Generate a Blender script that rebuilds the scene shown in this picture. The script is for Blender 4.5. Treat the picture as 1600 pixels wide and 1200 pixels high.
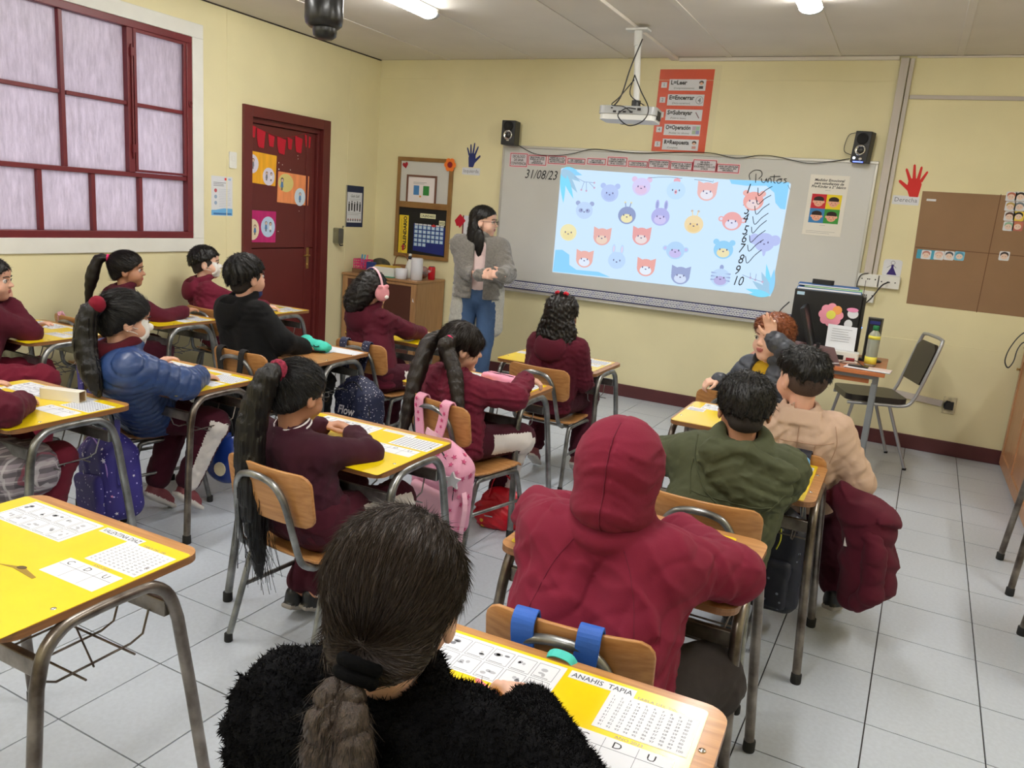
import bpy, bmesh, math, random, time
import numpy as np
from mathutils import Matrix, Vector
T0 = time.time()
for _o in list(bpy.data.objects):
    bpy.data.objects.remove(_o)
SC = bpy.context.scene
COL = SC.collection
rnd = random.Random(7)

# ------------------------------------------------------------------ camera, world, lights, exposure
YAW, PITCH, ROLL, FPX, CH = -0.44799, 0.21849, 0.08153, 1235.0, 1.5
def cam_rows():
    cy, sy, cp, sp = math.cos(YAW), math.sin(YAW), math.cos(PITCH), math.sin(PITCH)
    f = Vector((sy*cp, cy*cp, -sp)); r = Vector((cy, -sy, 0)); u = r.cross(f)
    cr, sr = math.cos(ROLL), math.sin(ROLL)
    return cr*r+sr*u, -sr*r+cr*u, f
CR, CU, CF = cam_rows()
cd = bpy.data.cameras.new('camera'); cam = bpy.data.objects.new('camera', cd); COL.objects.link(cam)
cd.sensor_width = 36; cd.lens = 36*FPX/1600; cd.clip_start = 0.05
M = Matrix((CR, CU, -CF)).transposed().to_4x4(); M.translation = (0, 0, CH)
cam.matrix_world = M
SC.camera = cam
SC.view_settings.view_transform = 'Standard'; SC.view_settings.look = 'None'
SC.view_settings.gamma = 1; SC.view_settings.use_curve_mapping = False
SC.view_settings.exposure = 0.38
W = bpy.data.worlds.new('sky'); SC.world = W; W.use_nodes = True
W.node_tree.nodes['Background'].inputs[0].default_value = (0.86, 0.85, 0.90, 1)
W.node_tree.nodes['Background'].inputs[1].default_value = 2.6
TUBE_EMIT = 46.0       # strength of the fluorescent tubes (the room's lamps)

def ray(px, py):
    return CR*((px-800)/FPX)+CU*((600-py)/FPX)+CF
def onz(px, py, z):
    d = ray(px, py); t = (z-CH)/d.z; return Vector((d.x*t, d.y*t, z))
def ony(px, py, y):
    d = ray(px, py); t = y/d.y; return Vector((d.x*t, y, d.z*t+CH))
def onx(px, py, x):
    d = ray(px, py); t = x/d.x; return Vector((x, d.y*t, d.z*t+CH))
V = Vector
# room extents
XL, XR, YF, YB, ZC = -4.69, 2.3, 6.40, -2.2, 2.74

# ------------------------------------------------------------------ materials
def lin(c):
    return tuple((v/12.92 if v <= 0.04045 else ((v+0.055)/1.055)**2.4) for v in c)
def rgb(r, g, b):
    return lin((r/255, g/255, b/255))
MATS = {}
def mat(name, col, rough=0.6, metal=0.0, var=0.0, vscale=8.0, bump=0.0, bscale=60.0, bdist=0.002, sheen=0.0, coat=0.0,
        emit=None, stretch=(1, 1, 1), spec=0.5, trans=0.0, alpha=1.0, col2=None, coords='Object', sss=0.0, detail=4.0, attr=None):
    if name in MATS: return MATS[name]
    m = bpy.data.materials.new(name); MATS[name] = m; m.use_nodes = True
    nt = m.node_tree; b = nt.nodes['Principled BSDF']; N = nt.nodes.new; L = nt.links.new
    b.inputs['Base Color'].default_value = (*col, 1); b.inputs['Roughness'].default_value = rough
    b.inputs['Metallic'].default_value = metal; b.inputs['Specular IOR Level'].default_value = spec
    b.inputs['Sheen Weight'].default_value = sheen; b.inputs['Coat Weight'].default_value = coat
    b.inputs['Coat Roughness'].default_value = 0.15; b.inputs['Sheen Roughness'].default_value = 0.6
    b.inputs['Transmission Weight'].default_value = trans; b.inputs['Alpha'].default_value = alpha
    if sss:
        b.inputs['Subsurface Weight'].default_value = sss; b.inputs['Subsurface Radius'].default_value = (0.012, 0.005, 0.003)
    if emit is not None:
        b.inputs['Emission Color'].default_value = (*emit[0], 1); b.inputs['Emission Strength'].default_value = emit[1]
    if var or bump:
        if attr:
            tc = N('ShaderNodeAttribute'); tc.attribute_name = attr; src = tc.outputs['Vector']
        else:
            tc = N('ShaderNodeTexCoord'); src = tc.outputs[coords]
        mp = N('ShaderNodeMapping'); L(src, mp.inputs['Vector']); mp.inputs['Scale'].default_value = stretch
    if var:
        n = N('ShaderNodeTexNoise'); n.inputs['Scale'].default_value = vscale; n.inputs['Detail'].default_value = detail
        L(mp.outputs[0], n.inputs['Vector'])
        r = N('ShaderNodeValToRGB'); L(n.outputs['Fac'], r.inputs[0])
        r.color_ramp.elements[0].position = 0.3; r.color_ramp.elements[1].position = 0.7
        c2 = col2 if col2 else tuple(min(1, c*(1+var)) for c in col)
        c1 = col if col2 else tuple(c*(1-var) for c in col)
        r.color_ramp.elements[0].color = (*c1, 1); r.color_ramp.elements[1].color = (*c2, 1)
        L(r.outputs[0], b.inputs['Base Color'])
    if bump:
        n2 = N('ShaderNodeTexNoise'); n2.inputs['Scale'].default_value = bscale; n2.inputs['Detail'].default_value = 5
        L(mp.outputs[0], n2.inputs['Vector'])
        bp = N('ShaderNodeBump'); bp.inputs['Strength'].default_value = bump; bp.inputs['Distance'].default_value = bdist
        L(n2.outputs['Fac'], bp.inputs['Height']); L(bp.outputs[0], b.inputs['Normal'])
    return m
def flat(r, g, b, rough=0.7, name=None):
    return mat(name or 'flat_%d_%d_%d' % (r, g, b), rgb(r, g, b), rough)

M_wall = mat('wall_paint', rgb(230, 221, 178), 0.55, var=0.06, vscale=1.6, bump=0.35, bscale=14, bdist=0.004, coords='Object')
M_ceil = mat('ceiling_paint', rgb(224, 218, 208), 0.8, var=0.035, vscale=2.5, bump=0.2, bscale=20)
M_tile = mat('floor_tile_glaze', rgb(186, 193, 203), 0.32, var=0.05, vscale=70, bump=0.08, bscale=120, bdist=0.0006)
M_grout = mat('dark_grout', rgb(62, 58, 58), 0.9)
M_base = mat('maroon_baseboard', rgb(84, 38, 40), 0.5, var=0.15, vscale=6)
M_door = mat('oxblood_door_paint', rgb(98, 36, 34), 0.42, var=0.08, vscale=3, bump=0.1, bscale=30)
M_frame = mat('window_red_paint', rgb(110, 36, 42), 0.38, var=0.1, vscale=4)
M_white = mat('white_paint', rgb(228, 228, 222), 0.5, var=0.04, vscale=5)
M_ply = mat('birch_plywood', rgb(205, 152, 92), 0.42, var=0.0, col2=rgb(184, 128, 72), stretch=(2, 30, 30), vscale=3, coat=0.15)
M_ply = None
def wood(name, c1, c2, stretch=(2, 26, 26), rough=0.42, scale=3.0, coat=0.2):
    return mat(name, c1, rough, var=0.5, col2=c2, stretch=stretch, vscale=scale, coat=coat, bump=0.05, bscale=30, bdist=0.0005, detail=6)
M_ply = wood('varnished_plywood', rgb(192, 140, 84), rgb(160, 106, 56))
M_plye = wood('plywood_edge', rgb(120, 78, 44), rgb(150, 104, 62), stretch=(2, 2, 60))
M_cab = wood('brown_melamine', rgb(176, 134, 92), rgb(156, 114, 74), stretch=(26, 26, 2))
M_cabR = wood('light_brown_melamine', rgb(196, 146, 106), rgb(180, 128, 90), stretch=(20, 20, 2))
M_tabl = wood('orange_melamine', rgb(196, 120, 72), rgb(182, 104, 60), stretch=(2, 20, 20))
M_steel = mat('worn_grey_enamel', rgb(112, 112, 108), 0.36, metal=0.55, var=0.0, vscale=9, bump=0.12, bscale=60, col2=None)
M_steel = mat('worn_grey_enamel2', rgb(92, 92, 90), 0.30, metal=0.75, var=0.4, col2=rgb(164, 166, 166), vscale=14, bump=0.1, bscale=80)
M_steelb = mat('brown_worn_steel', rgb(78, 68, 62), 0.30, metal=0.75, var=0.4, col2=rgb(150, 142, 134), vscale=14)
M_greym = mat('light_grey_enamel', rgb(168, 170, 172), 0.35, metal=0.3)
M_rubber = mat('black_rubber', rgb(28, 28, 28), 0.8)
M_black = mat('black_plastic', rgb(24, 24, 27), 0.4)
M_blackm = mat('matt_black', rgb(18, 18, 20), 0.8)
M_yellow = mat('yellow_vinyl_cover', rgb(240, 208, 14), 0.3, var=0.035, vscale=10, bump=0.25, bscale=12, bdist=0.002, coat=0.4)
M_paper = mat('white_paper', rgb(220, 222, 228), 0.6)
M_ink = mat('grey_print', rgb(120, 122, 130), 0.8)
M_inkd = mat('black_print', rgb(30, 30, 34), 0.7)
M_chrome = mat('chrome', rgb(200, 200, 200), 0.15, metal=1.0)
M_brass = mat('brass', rgb(190, 160, 100), 0.3, metal=0.9)

# ------------------------------------------------------------------ object helpers
def tag(o, label=None, cat=None, group=None, kind=None):
    if label: o['label'] = label
    if cat: o['category'] = cat
    if group: o['group'] = group
    if kind: o['kind'] = kind
    return o
def thing(name, label, cat, loc=(0, 0, 0), rotz=0.0, group=None):
    o = bpy.data.objects.new(name, None); COL.objects.link(o); o.empty_display_size = 0.05
    o.location = loc; o.rotation_euler = (0, 0, rotz)
    return tag(o, label, cat, group)
def link(name, me, parent=None, kind=None, loc=None, rot=None):
    o = bpy.data.objects.new(name, me); COL.objects.link(o)
    if parent is not None: o.parent = parent
    if kind: o['kind'] = kind
    if loc is not None: o.location = loc
    if rot is not None: o.rotation_euler = rot
    return o
def copy_tree(o, parent=None):
    c = o.copy(); COL.objects.link(c); c.parent = parent
    for ch in list(o.children): copy_tree(ch, c)
    return c

class MB:
    """collects shapes, builds ONE mesh object"""
    def __init__(s): s.v = []; s.f = []; s.m = []; s.sm = []; s.mats = []; s.X = Matrix()
    def mi(s, m):
        if m not in s.mats: s.mats.append(m)
        return s.mats.index(m)
    def add(s, vs, fs, m, smooth=False, X=None):
        X = s.X if X is None else s.X @ X
        n = len(s.v); s.v += [tuple(X @ Vector(v)) for v in vs]
        s.f += [tuple(i+n for i in f) for f in fs]
        k = s.mi(m); s.m += [k]*len(fs); s.sm += [smooth]*len(fs)
        return s
    def box(s, a, b, m, X=None):
        (x0, y0, z0), (x1, y1, z1) = a, b
        if x0 > x1: x0, x1 = x1, x0
        if y0 > y1: y0, y1 = y1, y0
        if z0 > z1: z0, z1 = z1, z0
        vs = [(x0,y0,z0),(x1,y0,z0),(x1,y1,z0),(x0,y1,z0),(x0,y0,z1),(x1,y0,z1),(x1,y1,z1),(x0,y1,z1)]
        return s.add(vs, [(0,3,2,1),(4,5,6,7),(0,1,5,4),(1,2,6,5),(2,3,7,6),(3,0,4,7)], m, X=X)
    def prism(s, pts, z0, z1, m, X=None, smooth=False, mside=None):
        """outline pts (x,y), ccw, extruded along z"""
        n = len(pts)
        vs = [(x, y, z0) for x, y in pts]+[(x, y, z1) for x, y in pts]
        s.add(vs, [tuple(reversed(range(n))), tuple(range(n, 2*n))], m, X=X)
        s.add(vs, [(i, (i+1) % n, n+(i+1) % n, n+i) for i in range(n)], mside or m, smooth, X=X)
        return s
    def tube(s, pts, r, m, seg=10, caps=True, smooth=True, closed=False, X=None, flat_=1.0):
        pts = [Vector(p) for p in pts]; n = len(pts)
        rs = r if isinstance(r, (list, tuple)) else [r]*n
        vs = []; prev = None
        for i, p in enumerate(pts):
            if closed: t = pts[(i+1) % n]-pts[i-1]
            else: t = pts[min(i+1, n-1)]-pts[max(i-1, 0)]
            if t.length < 1e-9: t = Vector((0, 0, 1))
            t.normalize()
            if prev is None:
                a = Vector((0, 0, 1)) if abs(t.z) < 0.9 else Vector((1, 0, 0))
                u = t.cross(a).normalized()
            else:
                u = (prev-t*prev.dot(t));
                u = u.normalized() if u.length > 1e-6 else t.orthogonal().normalized()
            prev = u; w = t.cross(u)
            for k in range(seg):
                a = 2*math.pi*k/seg
                vs.append(p+u*(rs[i]*math.cos(a))+w*(rs[i]*flat_*math.sin(a)))
        fs = []
        for i in range(n if closed else n-1):
            j = (i+1) % n
            for k in range(seg):
                l = (k+1) % seg
                fs.append((i*seg+k, i*seg+l, j*seg+l, j*seg+k))
        s.add(vs, fs, m, smooth, X=X)
        if caps and not closed:
            s.add(vs[:seg], [tuple(reversed(range(seg)))], m, X=X); s.add(vs[-seg:], [tuple(range(seg))], m, X=X)
        return s
    def ribbon(s, pts, w, t, m, side=(1, 0, 0), X=None):
        """flat strap along pts: width w along side, thickness t"""
        pts = [Vector(p) for p in pts]; n = len(pts); vs = []
        for i, p in enumerate(pts):
            tg = (pts[min(i+1, n-1)]-pts[max(i-1, 0)]).normalized()
            sd = Vector(side[i] if isinstance(side, list) else side); sd = (sd-tg*sd.dot(tg)).normalized(); nn = tg.cross(sd)
            ww = w[i] if isinstance(w, (list, tuple)) else w
            vs += [p-sd*ww/2-nn*t/2, p+sd*ww/2-nn*t/2, p+sd*ww/2+nn*t/2, p-sd*ww/2+nn*t/2]
        fs = [(3, 2, 1, 0), (4*n-4, 4*n-3, 4*n-2, 4*n-1)]
        for i in range(n-1):
            for k in range(4):
                l = (k+1) % 4; fs.append((i*4+k, i*4+l, i*4+4+l, i*4+4+k))
        return s.add(vs, fs, m, False, X=X)
    def lathe(s, prof, m, seg=20, X=None, smooth=True):
        """prof: list of (r,z), axis z"""
        vs = []; n = len(prof)
        for r, z in prof:
            for k in range(seg):
                a = 2*math.pi*k/seg; vs.append((r*math.cos(a), r*math.sin(a), z))
        fs = []
        for i in range(n-1):
            for k in range(seg):
                l = (k+1) % seg; fs.append((i*seg+k, i*seg+l, (i+1)*seg+l, (i+1)*seg+k))
        fs.append(tuple(reversed(range(seg)))); fs.append(tuple((n-1)*seg+k for k in range(seg)))
        return s.add(vs, fs, m, smooth, X=X)
    def disc(s, c, r, m, t=0.0005, seg=20, X=None, ry=None):
        ry = ry or r
        return s.prism([(c[0]+r*math.cos(2*math.pi*k/seg), c[1]+ry*math.sin(2*math.pi*k/seg)) for k in range(seg)], c[2], c[2]+t, m, X=X)
    def raw(s, me, m, X=None, smooth=False):
        return s.add([tuple(v.co) for v in me.vertices], [tuple(p.vertices) for p in me.polygons], m, smooth, X=X)
    def build(s, name, parent=None, kind=None, bevel=0.0, bseg=2, loc=None, rot=None):
        me = bpy.data.meshes.new(name); me.from_pydata(s.v, [], s.f)
        for m in s.mats: me.materials.append(m)
        me.polygons.foreach_set('material_index', s.m); me.polygons.foreach_set('use_smooth', s.sm); me.update()
        o = link(name, me, parent, kind, loc, rot)
        if bevel:
            md = o.modifiers.new('bevel', 'BEVEL'); md.width = bevel; md.segments = bseg; md.limit_method = 'ANGLE'; md.angle_limit = 0.7
        return o

def rrect(x0, y0, x1, y1, r, seg=5):
    out = []
    for cx, cy, a0 in ((x1-r, y1-r, 0), (x0+r, y1-r, 90), (x0+r, y0+r, 180), (x1-r, y0+r, 270)):
        for k in range(seg+1):
            a = math.radians(a0+90*k/seg); out.append((cx+r*math.cos(a), cy+r*math.sin(a)))
    return out
def circ(cx, cy, rx, ry=None, seg=18, a0=0, a1=360):
    ry = ry or rx
    full = abs(a1-a0) >= 360
    n = seg if full else seg+1
    return [(cx+rx*math.cos(math.radians(a0+(a1-a0)*k/seg)), cy+ry*math.sin(math.radians(a0+(a1-a0)*k/seg))) for k in range(n)]
def spline(pts, n=8):
    """Catmull-Rom through pts"""
    P = [Vector(p) for p in pts]
    if len(P) < 3: return P
    P = [P[0]*2-P[1]]+P+[P[-1]*2-P[-2]]; out = []
    for i in range(1, len(P)-2):
        for k in range(n):
            t = k/n; a, b, c, d = P[i-1], P[i], P[i+1], P[i+2]
            out.append(0.5*((2*b)+(c-a)*t+(2*a-5*b+4*c-d)*t*t+(3*b-a-3*c+d)*t**3))
    out.append(P[-2]); return out

_txt = {}
def text_mesh(body, size, align='LEFT', shear=0.0, bold=0.0):
    key = (body, size, align, shear, bold)
    if key in _txt: return _txt[key]
    cu = bpy.data.curves.new('t', 'FONT'); cu.body = body; cu.size = size; cu.align_x = align; cu.resolution_u = 2
    cu.shear = shear; cu.offset = bold; cu.space_line = 0.9
    o = bpy.data.objects.new('t', cu); COL.objects.link(o)
    dg = bpy.context.evaluated_depsgraph_get(); me = bpy.data.meshes.new_from_object(o.evaluated_get(dg))
    bpy.data.objects.remove(o); _txt[key] = me
    return me
def basis(o, ex, ey, ez=None):
    """matrix whose local x,y,z map to ex,ey,ez at origin o"""
    ex = Vector(ex).normalized(); ey = Vector(ey); ey = (ey-ex*ey.dot(ex)).normalized(); ez = ex.cross(ey)
    m = Matrix((ex, ey, ez)).transposed().to_4x4(); m.translation = o
    return m
# print frames: x right, y up, z out of the wall
def on_front(x, z, d=0.0): return basis((x, YF-d, z), (1, 0, 0), (0, 0, 1))      # z axis -> -y (into room)
def on_left(y, z, d=0.0): return basis((XL+d, y, z), (0, 1, 0), (0, 0, 1))       # z axis -> +x

# ------------------------------------------------------------------ implicit surfaces (bodies, clothes, hair, bags) -> one closed mesh each
F32 = np.float32
class Sd:
    __slots__ = ('f', 'lo', 'hi')
    def __init__(s, f, lo, hi): s.f = f; s.lo = np.array(lo, F32); s.hi = np.array(hi, F32)
    def __call__(s, P): return s.f(P)
    def near(s, P, m):
        """evaluate only near the bounding box, else a safe positive distance"""
        d = np.maximum(np.maximum(s.lo-P, P-s.hi), 0).max(axis=1)
        out = d+0.02
        k = d < m
        if k.any(): out[k] = s.f(P[k])
        return out
def A(p): return np.array(tuple(p), F32)
def cap(a, b, ra, rb=None):
    a = A(a); b = A(b); rb = ra if rb is None else rb; ba = b-a; L = float(max((ba**2).sum(), 1e-9))
    def f(P):
        pa = P-a; t = np.clip((pa@ba)/L, 0, 1); d = pa-t[:, None]*ba
        return np.sqrt((d*d).sum(1))-(ra+(rb-ra)*t)
    R = max(ra, rb)
    return Sd(f, np.minimum(a, b)-R, np.maximum(a, b)+R)
def ell(c, r, B=None):
    """ellipsoid; B: 3x3 rows = local axes in world"""
    c = A(c); r = A(r); B = None if B is None else np.array([tuple(x) for x in B], F32)
    def f(P):
        q = P-c
        if B is not None: q = q@B.T
        k0 = np.sqrt(((q/r)**2).sum(1)); k1 = np.sqrt(((q/(r*r))**2).sum(1))
        return k0*(k0-1)/np.maximum(k1, 1e-6)
    e = r if B is None else (np.abs(B)*r[:, None]).sum(0)
    return Sd(f, c-e, c+e)
def rbx(c, h, r, B=None):
    c = A(c); h = A(h)-r; B = None if B is None else np.array([tuple(x) for x in B], F32)
    def f(P):
        q = P-c
        if B is not None: q = q@B.T
        q = np.abs(q)-h
        return np.sqrt((np.maximum(q, 0)**2).sum(1))+np.minimum(q.max(1), 0)-r
    e = (h+r) if B is None else (np.abs(B)*(h+r)[:, None]).sum(0)
    return Sd(f, c-e, c+e)
def tor(c, R, r, B, sy=1.0):
    """torus, axis = B[2]; sy squashes along B[1]"""
    c = A(c); B = np.array([tuple(x) for x in B], F32)
    def f(P):
        q = (P-c)@B.T
        l = np.sqrt(q[:, 0]**2+(q[:, 1]/sy)**2)-R
        return np.sqrt(l*l+q[:, 2]**2)-r
    e = (np.abs(B)*A((R+r, (R+r)*sy, r))[:, None]).sum(0)
    return Sd(f, c-e, c+e)
def uni(items, k=0.01, m=None):
    m = max(0.05, 1.5*k) if m is None else m
    items = [i for i in items if i is not None]
    lo = np.min([i.lo for i in items], axis=0)-k; hi = np.max([i.hi for i in items], axis=0)+k
    def f(P):
        d = items[0].near(P, m)
        for i in items[1:]:
            e = i.near(P, m)
            if k > 0:
                h = np.clip(0.5+0.5*(e-d)/k, 0, 1); d = e+(d-e)*h-k*h*(1-h)
            else: d = np.minimum(d, e)
        return d
    return Sd(f, lo, hi)
def cut(a, b, k=0.004):
    def f(P):
        d = a(P); e = -b(P)
        h = np.clip(0.5-0.5*(e-d)/k, 0, 1); return e+(d-e)*h+k*h*(1-h)
    return Sd(f, a.lo, a.hi)
def grow(a, g):
    return Sd(lambda P: a(P)-g, a.lo-g, a.hi+g)
def disp(a, g, amp):
    return Sd(lambda P: a(P)+g(P), a.lo-amp, a.hi+amp)
def shell(a, t): return Sd(lambda P: np.abs(a(P))-t, a.lo-t, a.hi+t)
def chain(pts, rs, k=0.01):
    return uni([cap(pts[i], pts[i+1], rs[i], rs[i+1]) for i in range(len(pts)-1)], k)
def folds(seed, amp=0.004, fr=22.0, stretch=(1, 1, 1.6)):
    """cloth wrinkles: ridged, stretched, patchy noise"""
    r = np.random.RandomState(seed); ks = r.normal(size=(6, 3)).astype(F32)*fr*1.25*np.array(stretch, F32); ph = r.rand(8)*6.28
    kp = r.normal(size=(2, 3)).astype(F32)*7
    def g(P):
        w = P+0.020*np.sin(P[:, [1, 2, 0]]*23+ph[0])+0.010*np.sin(P[:, [2, 0, 1]]*51+ph[1])
        pa = 0.55+0.45*np.sin(P@kp[0]+ph[6])*np.sin(P@kp[1]+ph[7]); s = 0
        for i in range(6): s = s+(1-np.abs(np.sin(w@ks[i]*0.5+ph[i])))**2*(1 if i % 2 else -1)
        return (-amp*0.95*s*pa).astype(F32)
    return g

def mesh_sdf(f, h):
    """surface nets on a sparse-evaluated grid; returns verts, quads"""
    B = 4
    lo = f.lo-2*h; n = np.ceil((f.hi+2*h-lo)/(h*B)).astype(int)+1
    cs = h*B
    gx, gy, gz = [np.arange(k, dtype=F32) for k in n]
    C = np.stack(np.meshgrid(gx, gy, gz, indexing='ij'), -1).reshape(-1, 3)*cs+lo+cs/2-h/2
    dc = f(C.astype(F32)).reshape(n)
    act = np.abs(dc) < cs*1.35
    N = n*B
    D = np.repeat(np.repeat(np.repeat(dc, B, 0), B, 1), B, 2).astype(F32)
    ai = np.argwhere(act)
    if len(ai) == 0: return np.zeros((0, 3)), np.zeros((0, 4), int)
    o = np.stack(np.meshgrid(*[np.arange(B)]*3, indexing='ij'), -1).reshape(-1, 3)
    I = (ai[:, None, :]*B+o[None]).reshape(-1, 3)
    d = np.empty(len(I), F32)
    for s in range(0, len(I), 200000):
        d[s:s+200000] = f((I[s:s+200000]*h+lo).astype(F32))
    D[I[:, 0], I[:, 1], I[:, 2]] = d
    D[np.abs(D) < 1e-7] = 1e-7
    S = D < 0
    # only cells of active region
    c = S[:-1, :-1, :-1].astype(np.int8)
    tot = np.zeros(c.shape, np.int8)
    for dx in (0, 1):
        for dy in (0, 1):
            for dz in (0, 1):
                tot += S[dx:dx+c.shape[0], dy:dy+c.shape[1], dz:dz+c.shape[2]]
    cells = np.argwhere((tot > 0) & (tot < 8))
    idx = -np.ones(c.shape, np.int32); idx[cells[:, 0], cells[:, 1], cells[:, 2]] = np.arange(len(cells))
    acc = np.zeros((len(cells), 3)); cnt = np.zeros(len(cells))
    for ax in range(3):
        o1, o2 = [a for a in range(3) if a != ax]
        for u in (0, 1):
            for v in (0, 1):
                p = cells.copy(); p[:, o1] += u; p[:, o2] += v; q = p.copy(); q[:, ax] += 1
                a = D[p[:, 0], p[:, 1], p[:, 2]]; b = D[q[:, 0], q[:, 1], q[:, 2]]
                k = (a < 0) != (b < 0); t = np.where(k, a/np.where(k, a-b, 1), 0)
                pos = p.astype(float); pos[:, ax] += t
                acc += pos*k[:, None]; cnt += k
    vs = acc/cnt[:, None]*h+lo
    quads = []
    for ax in range(3):
        o1, o2 = (ax+1) % 3, (ax+2) % 3
        sl = [slice(None)]*3; sl[ax] = slice(0, -1); s2 = [slice(None)]*3; s2[ax] = slice(1, None)
        a = S[tuple(sl)]; b = S[tuple(s2)]
        e = np.argwhere(a != b)
        ok = (e[:, o1] > 0) & (e[:, o2] > 0) & (e[:, o1] < c.shape[o1]) & (e[:, o2] < c.shape[o2]) & (e[:, ax] < c.shape[ax])
        e = e[ok]; inside = a[e[:, 0], e[:, 1], e[:, 2]]
        def g(d1, d2):
            q = e.copy(); q[:, o1] -= d1; q[:, o2] -= d2; return idx[q[:, 0], q[:, 1], q[:, 2]]
        Q = np.stack([g(1, 1), g(0, 1), g(0, 0), g(1, 0)], 1)
        Q[~inside] = Q[~inside][:, ::-1]
        quads.append(Q[(Q >= 0).all(1)])
    return vs, np.concatenate(quads)

def sdf_obj(name, f, h, m, parent=None, zones=None, origin=None, kind=None, streak=None, smooth=True):
    """zones: list of (material, fn(centres)->bool); origin: local frame shift"""
    vs, qs = mesh_sdf(f, h)
    me = bpy.data.meshes.new(name)
    org = np.array(tuple(origin)) if origin is not None else np.zeros(3)
    me.vertices.add(len(vs)); me.vertices.foreach_set('co', (vs-org).astype(F32).ravel())
    me.loops.add(len(qs)*4); me.loops.foreach_set('vertex_index', qs.astype(np.int32).ravel())
    me.polygons.add(len(qs)); me.polygons.foreach_set('loop_start', np.arange(0, len(qs)*4, 4, dtype=np.int32))
    me.polygons.foreach_set('loop_total', np.full(len(qs), 4, np.int32))
    me.polygons.foreach_set('use_smooth', np.ones(len(qs), bool))
    me.materials.append(m)
    if zones and len(qs):
        ce = vs[qs].mean(1); mi = np.zeros(len(qs), np.int32)
        for i, (zm, fn) in enumerate(zones):
            me.materials.append(zm); mi[fn(ce)] = i+1
        me.polygons.foreach_set('material_index', mi)
    if streak is not None and len(vs):
        at = me.attributes.new('streak', 'FLOAT_VECTOR', 'POINT'); at.data.foreach_set('vector', streak(vs).astype(F32).ravel())
    me.update(calc_edges=True)
    TRI[0] += 2*len(qs)
    return link(name, me, parent, kind)
TRI = [0]

# ------------------------------------------------------------------ people
def skin(name, r, g, b):
    return mat(name, rgb(r, g, b), 0.5, var=0.06, vscale=18, sss=0.08, bump=0.05, bscale=200)
SK1 = skin('skin_warm', 206, 156, 130); SK2 = skin('skin_tan', 184, 132, 104); SK3 = skin('skin_pale', 228, 182, 160); SK4 = skin('skin_light', 214, 164, 140)
M_lip = mat('lip', rgb(176, 98, 92), 0.4)
M_eye = mat('eye_white', rgb(206, 196, 190), 0.25); M_iris = mat('iris_dark', rgb(38, 24, 18), 0.15)
def hairm(name, r, g, b, r2, g2, b2, rough=0.36, sc=34):
    m = mat(name, rgb(r, g, b), rough, var=0.5, col2=rgb(r2, g2, b2), vscale=sc, bump=0.55, bscale=sc*1.6, bdist=0.003, attr='streak', detail=3, spec=0.42)
    return m
H_blk = hairm('black_hair', 5, 4, 5, 18, 15, 15); H_dk = hairm('dark_brown_hair', 8, 6, 5, 26, 19, 16)
H_brn = hairm('ash_brown_hair', 30, 22, 19, 80, 66, 59, rough=0.36, sc=60); H_red = hairm('auburn_hair', 92, 44, 24, 150, 84, 48, sc=16)
H_crl = hairm('dark_curly_hair', 8, 6, 5, 26, 18, 15, sc=14); H_pig = hairm('brown_black_hair', 12, 8, 7, 44, 33, 28, sc=40)
def cloth(name, r, g, b, rough=0.9, bscale=260, bump=0.25, var=0.10, sheen=0.03, vs=7):
    return mat(name, rgb(r, g, b), rough, var=var, vscale=vs, bump=bump, bscale=bscale, bdist=0.0012, sheen=sheen, spec=0.2)
C_mar = cloth('maroon_fleece', 104, 28, 48); C_mar2 = cloth('dark_maroon_fleece', 80, 20, 36); C_plum = cloth('plum_knit', 56, 20, 34, bscale=320)
C_red = cloth('bright_maroon_cotton', 116, 28, 50, var=0.07); C_rib = cloth('maroon_rib', 98, 26, 46); C_mart = cloth('maroon_track', 64, 17, 32)
C_blk = cloth('black_fleece', 7, 7, 9, bump=0.5, bscale=160); C_navy = mat('navy_puffer_nylon', rgb(38, 62, 110), 0.38, var=0.12, vscale=8, bump=0.15, bscale=50)
C_olive = mat('olive_parka_cotton', rgb(72, 76, 54), 0.75, var=0.08, vscale=9, bump=0.2, bscale=120, spec=0.25)
C_beige = mat('beige_twill', rgb(186, 157, 136), 0.75, var=0.06, vscale=9, bump=0.2, bscale=150)
C_fluf = mat('black_fur', rgb(8, 8, 11), 0.9, var=0.4, vscale=60, bump=0.8, bscale=150, bdist=0.006, sheen=0.0, spec=0.12)
C_teddy = mat('grey_teddy_fleece', rgb(112, 108, 102), 0.95, var=0.22, vscale=70, bump=0.8, bscale=110, bdist=0.005, sheen=0.4)
C_teddyl = mat('pale_grey_lining_fleece', rgb(176, 174, 164), 0.95, var=0.15, vscale=70, bump=0.8, bscale=110, bdist=0.005, sheen=0.3)
C_pink = cloth('pale_pink_jersey', 214, 190, 188); C_jean = mat('blue_denim', rgb(56, 82, 118), 0.8, var=0.25, vscale=6, bump=0.2, bscale=300)
C_grey = mat('charcoal_puffer', rgb(58, 62, 72), 0.45, var=0.1, vscale=10, bump=0.15, bscale=60); C_mus = cloth('mustard_cloth', 190, 152, 34)
C_wht = cloth('off_white_panel', 214, 208, 204, bump=0.1); C_dkp = cloth('dark_grey_trousers', 52, 46, 46); C_bgt = cloth('khaki_trousers', 150, 122, 102)
C_scr = cloth('maroon_velvet', 120, 20, 40, bump=0.5); C_shw = mat('white_shoe', rgb(206, 200, 194), 0.5, var=0.05); C_shb = mat('black_shoe', rgb(26, 26, 28), 0.35)
C_shr = mat('dusty_red_shoe', rgb(120, 56, 62), 0.6); C_sole = mat('grey_sole', rgb(150, 144, 138), 0.7); C_shp = mat('brown_pattern_shoe', rgb(86, 62, 58), 0.6, var=0.5, vscale=60)
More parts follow.
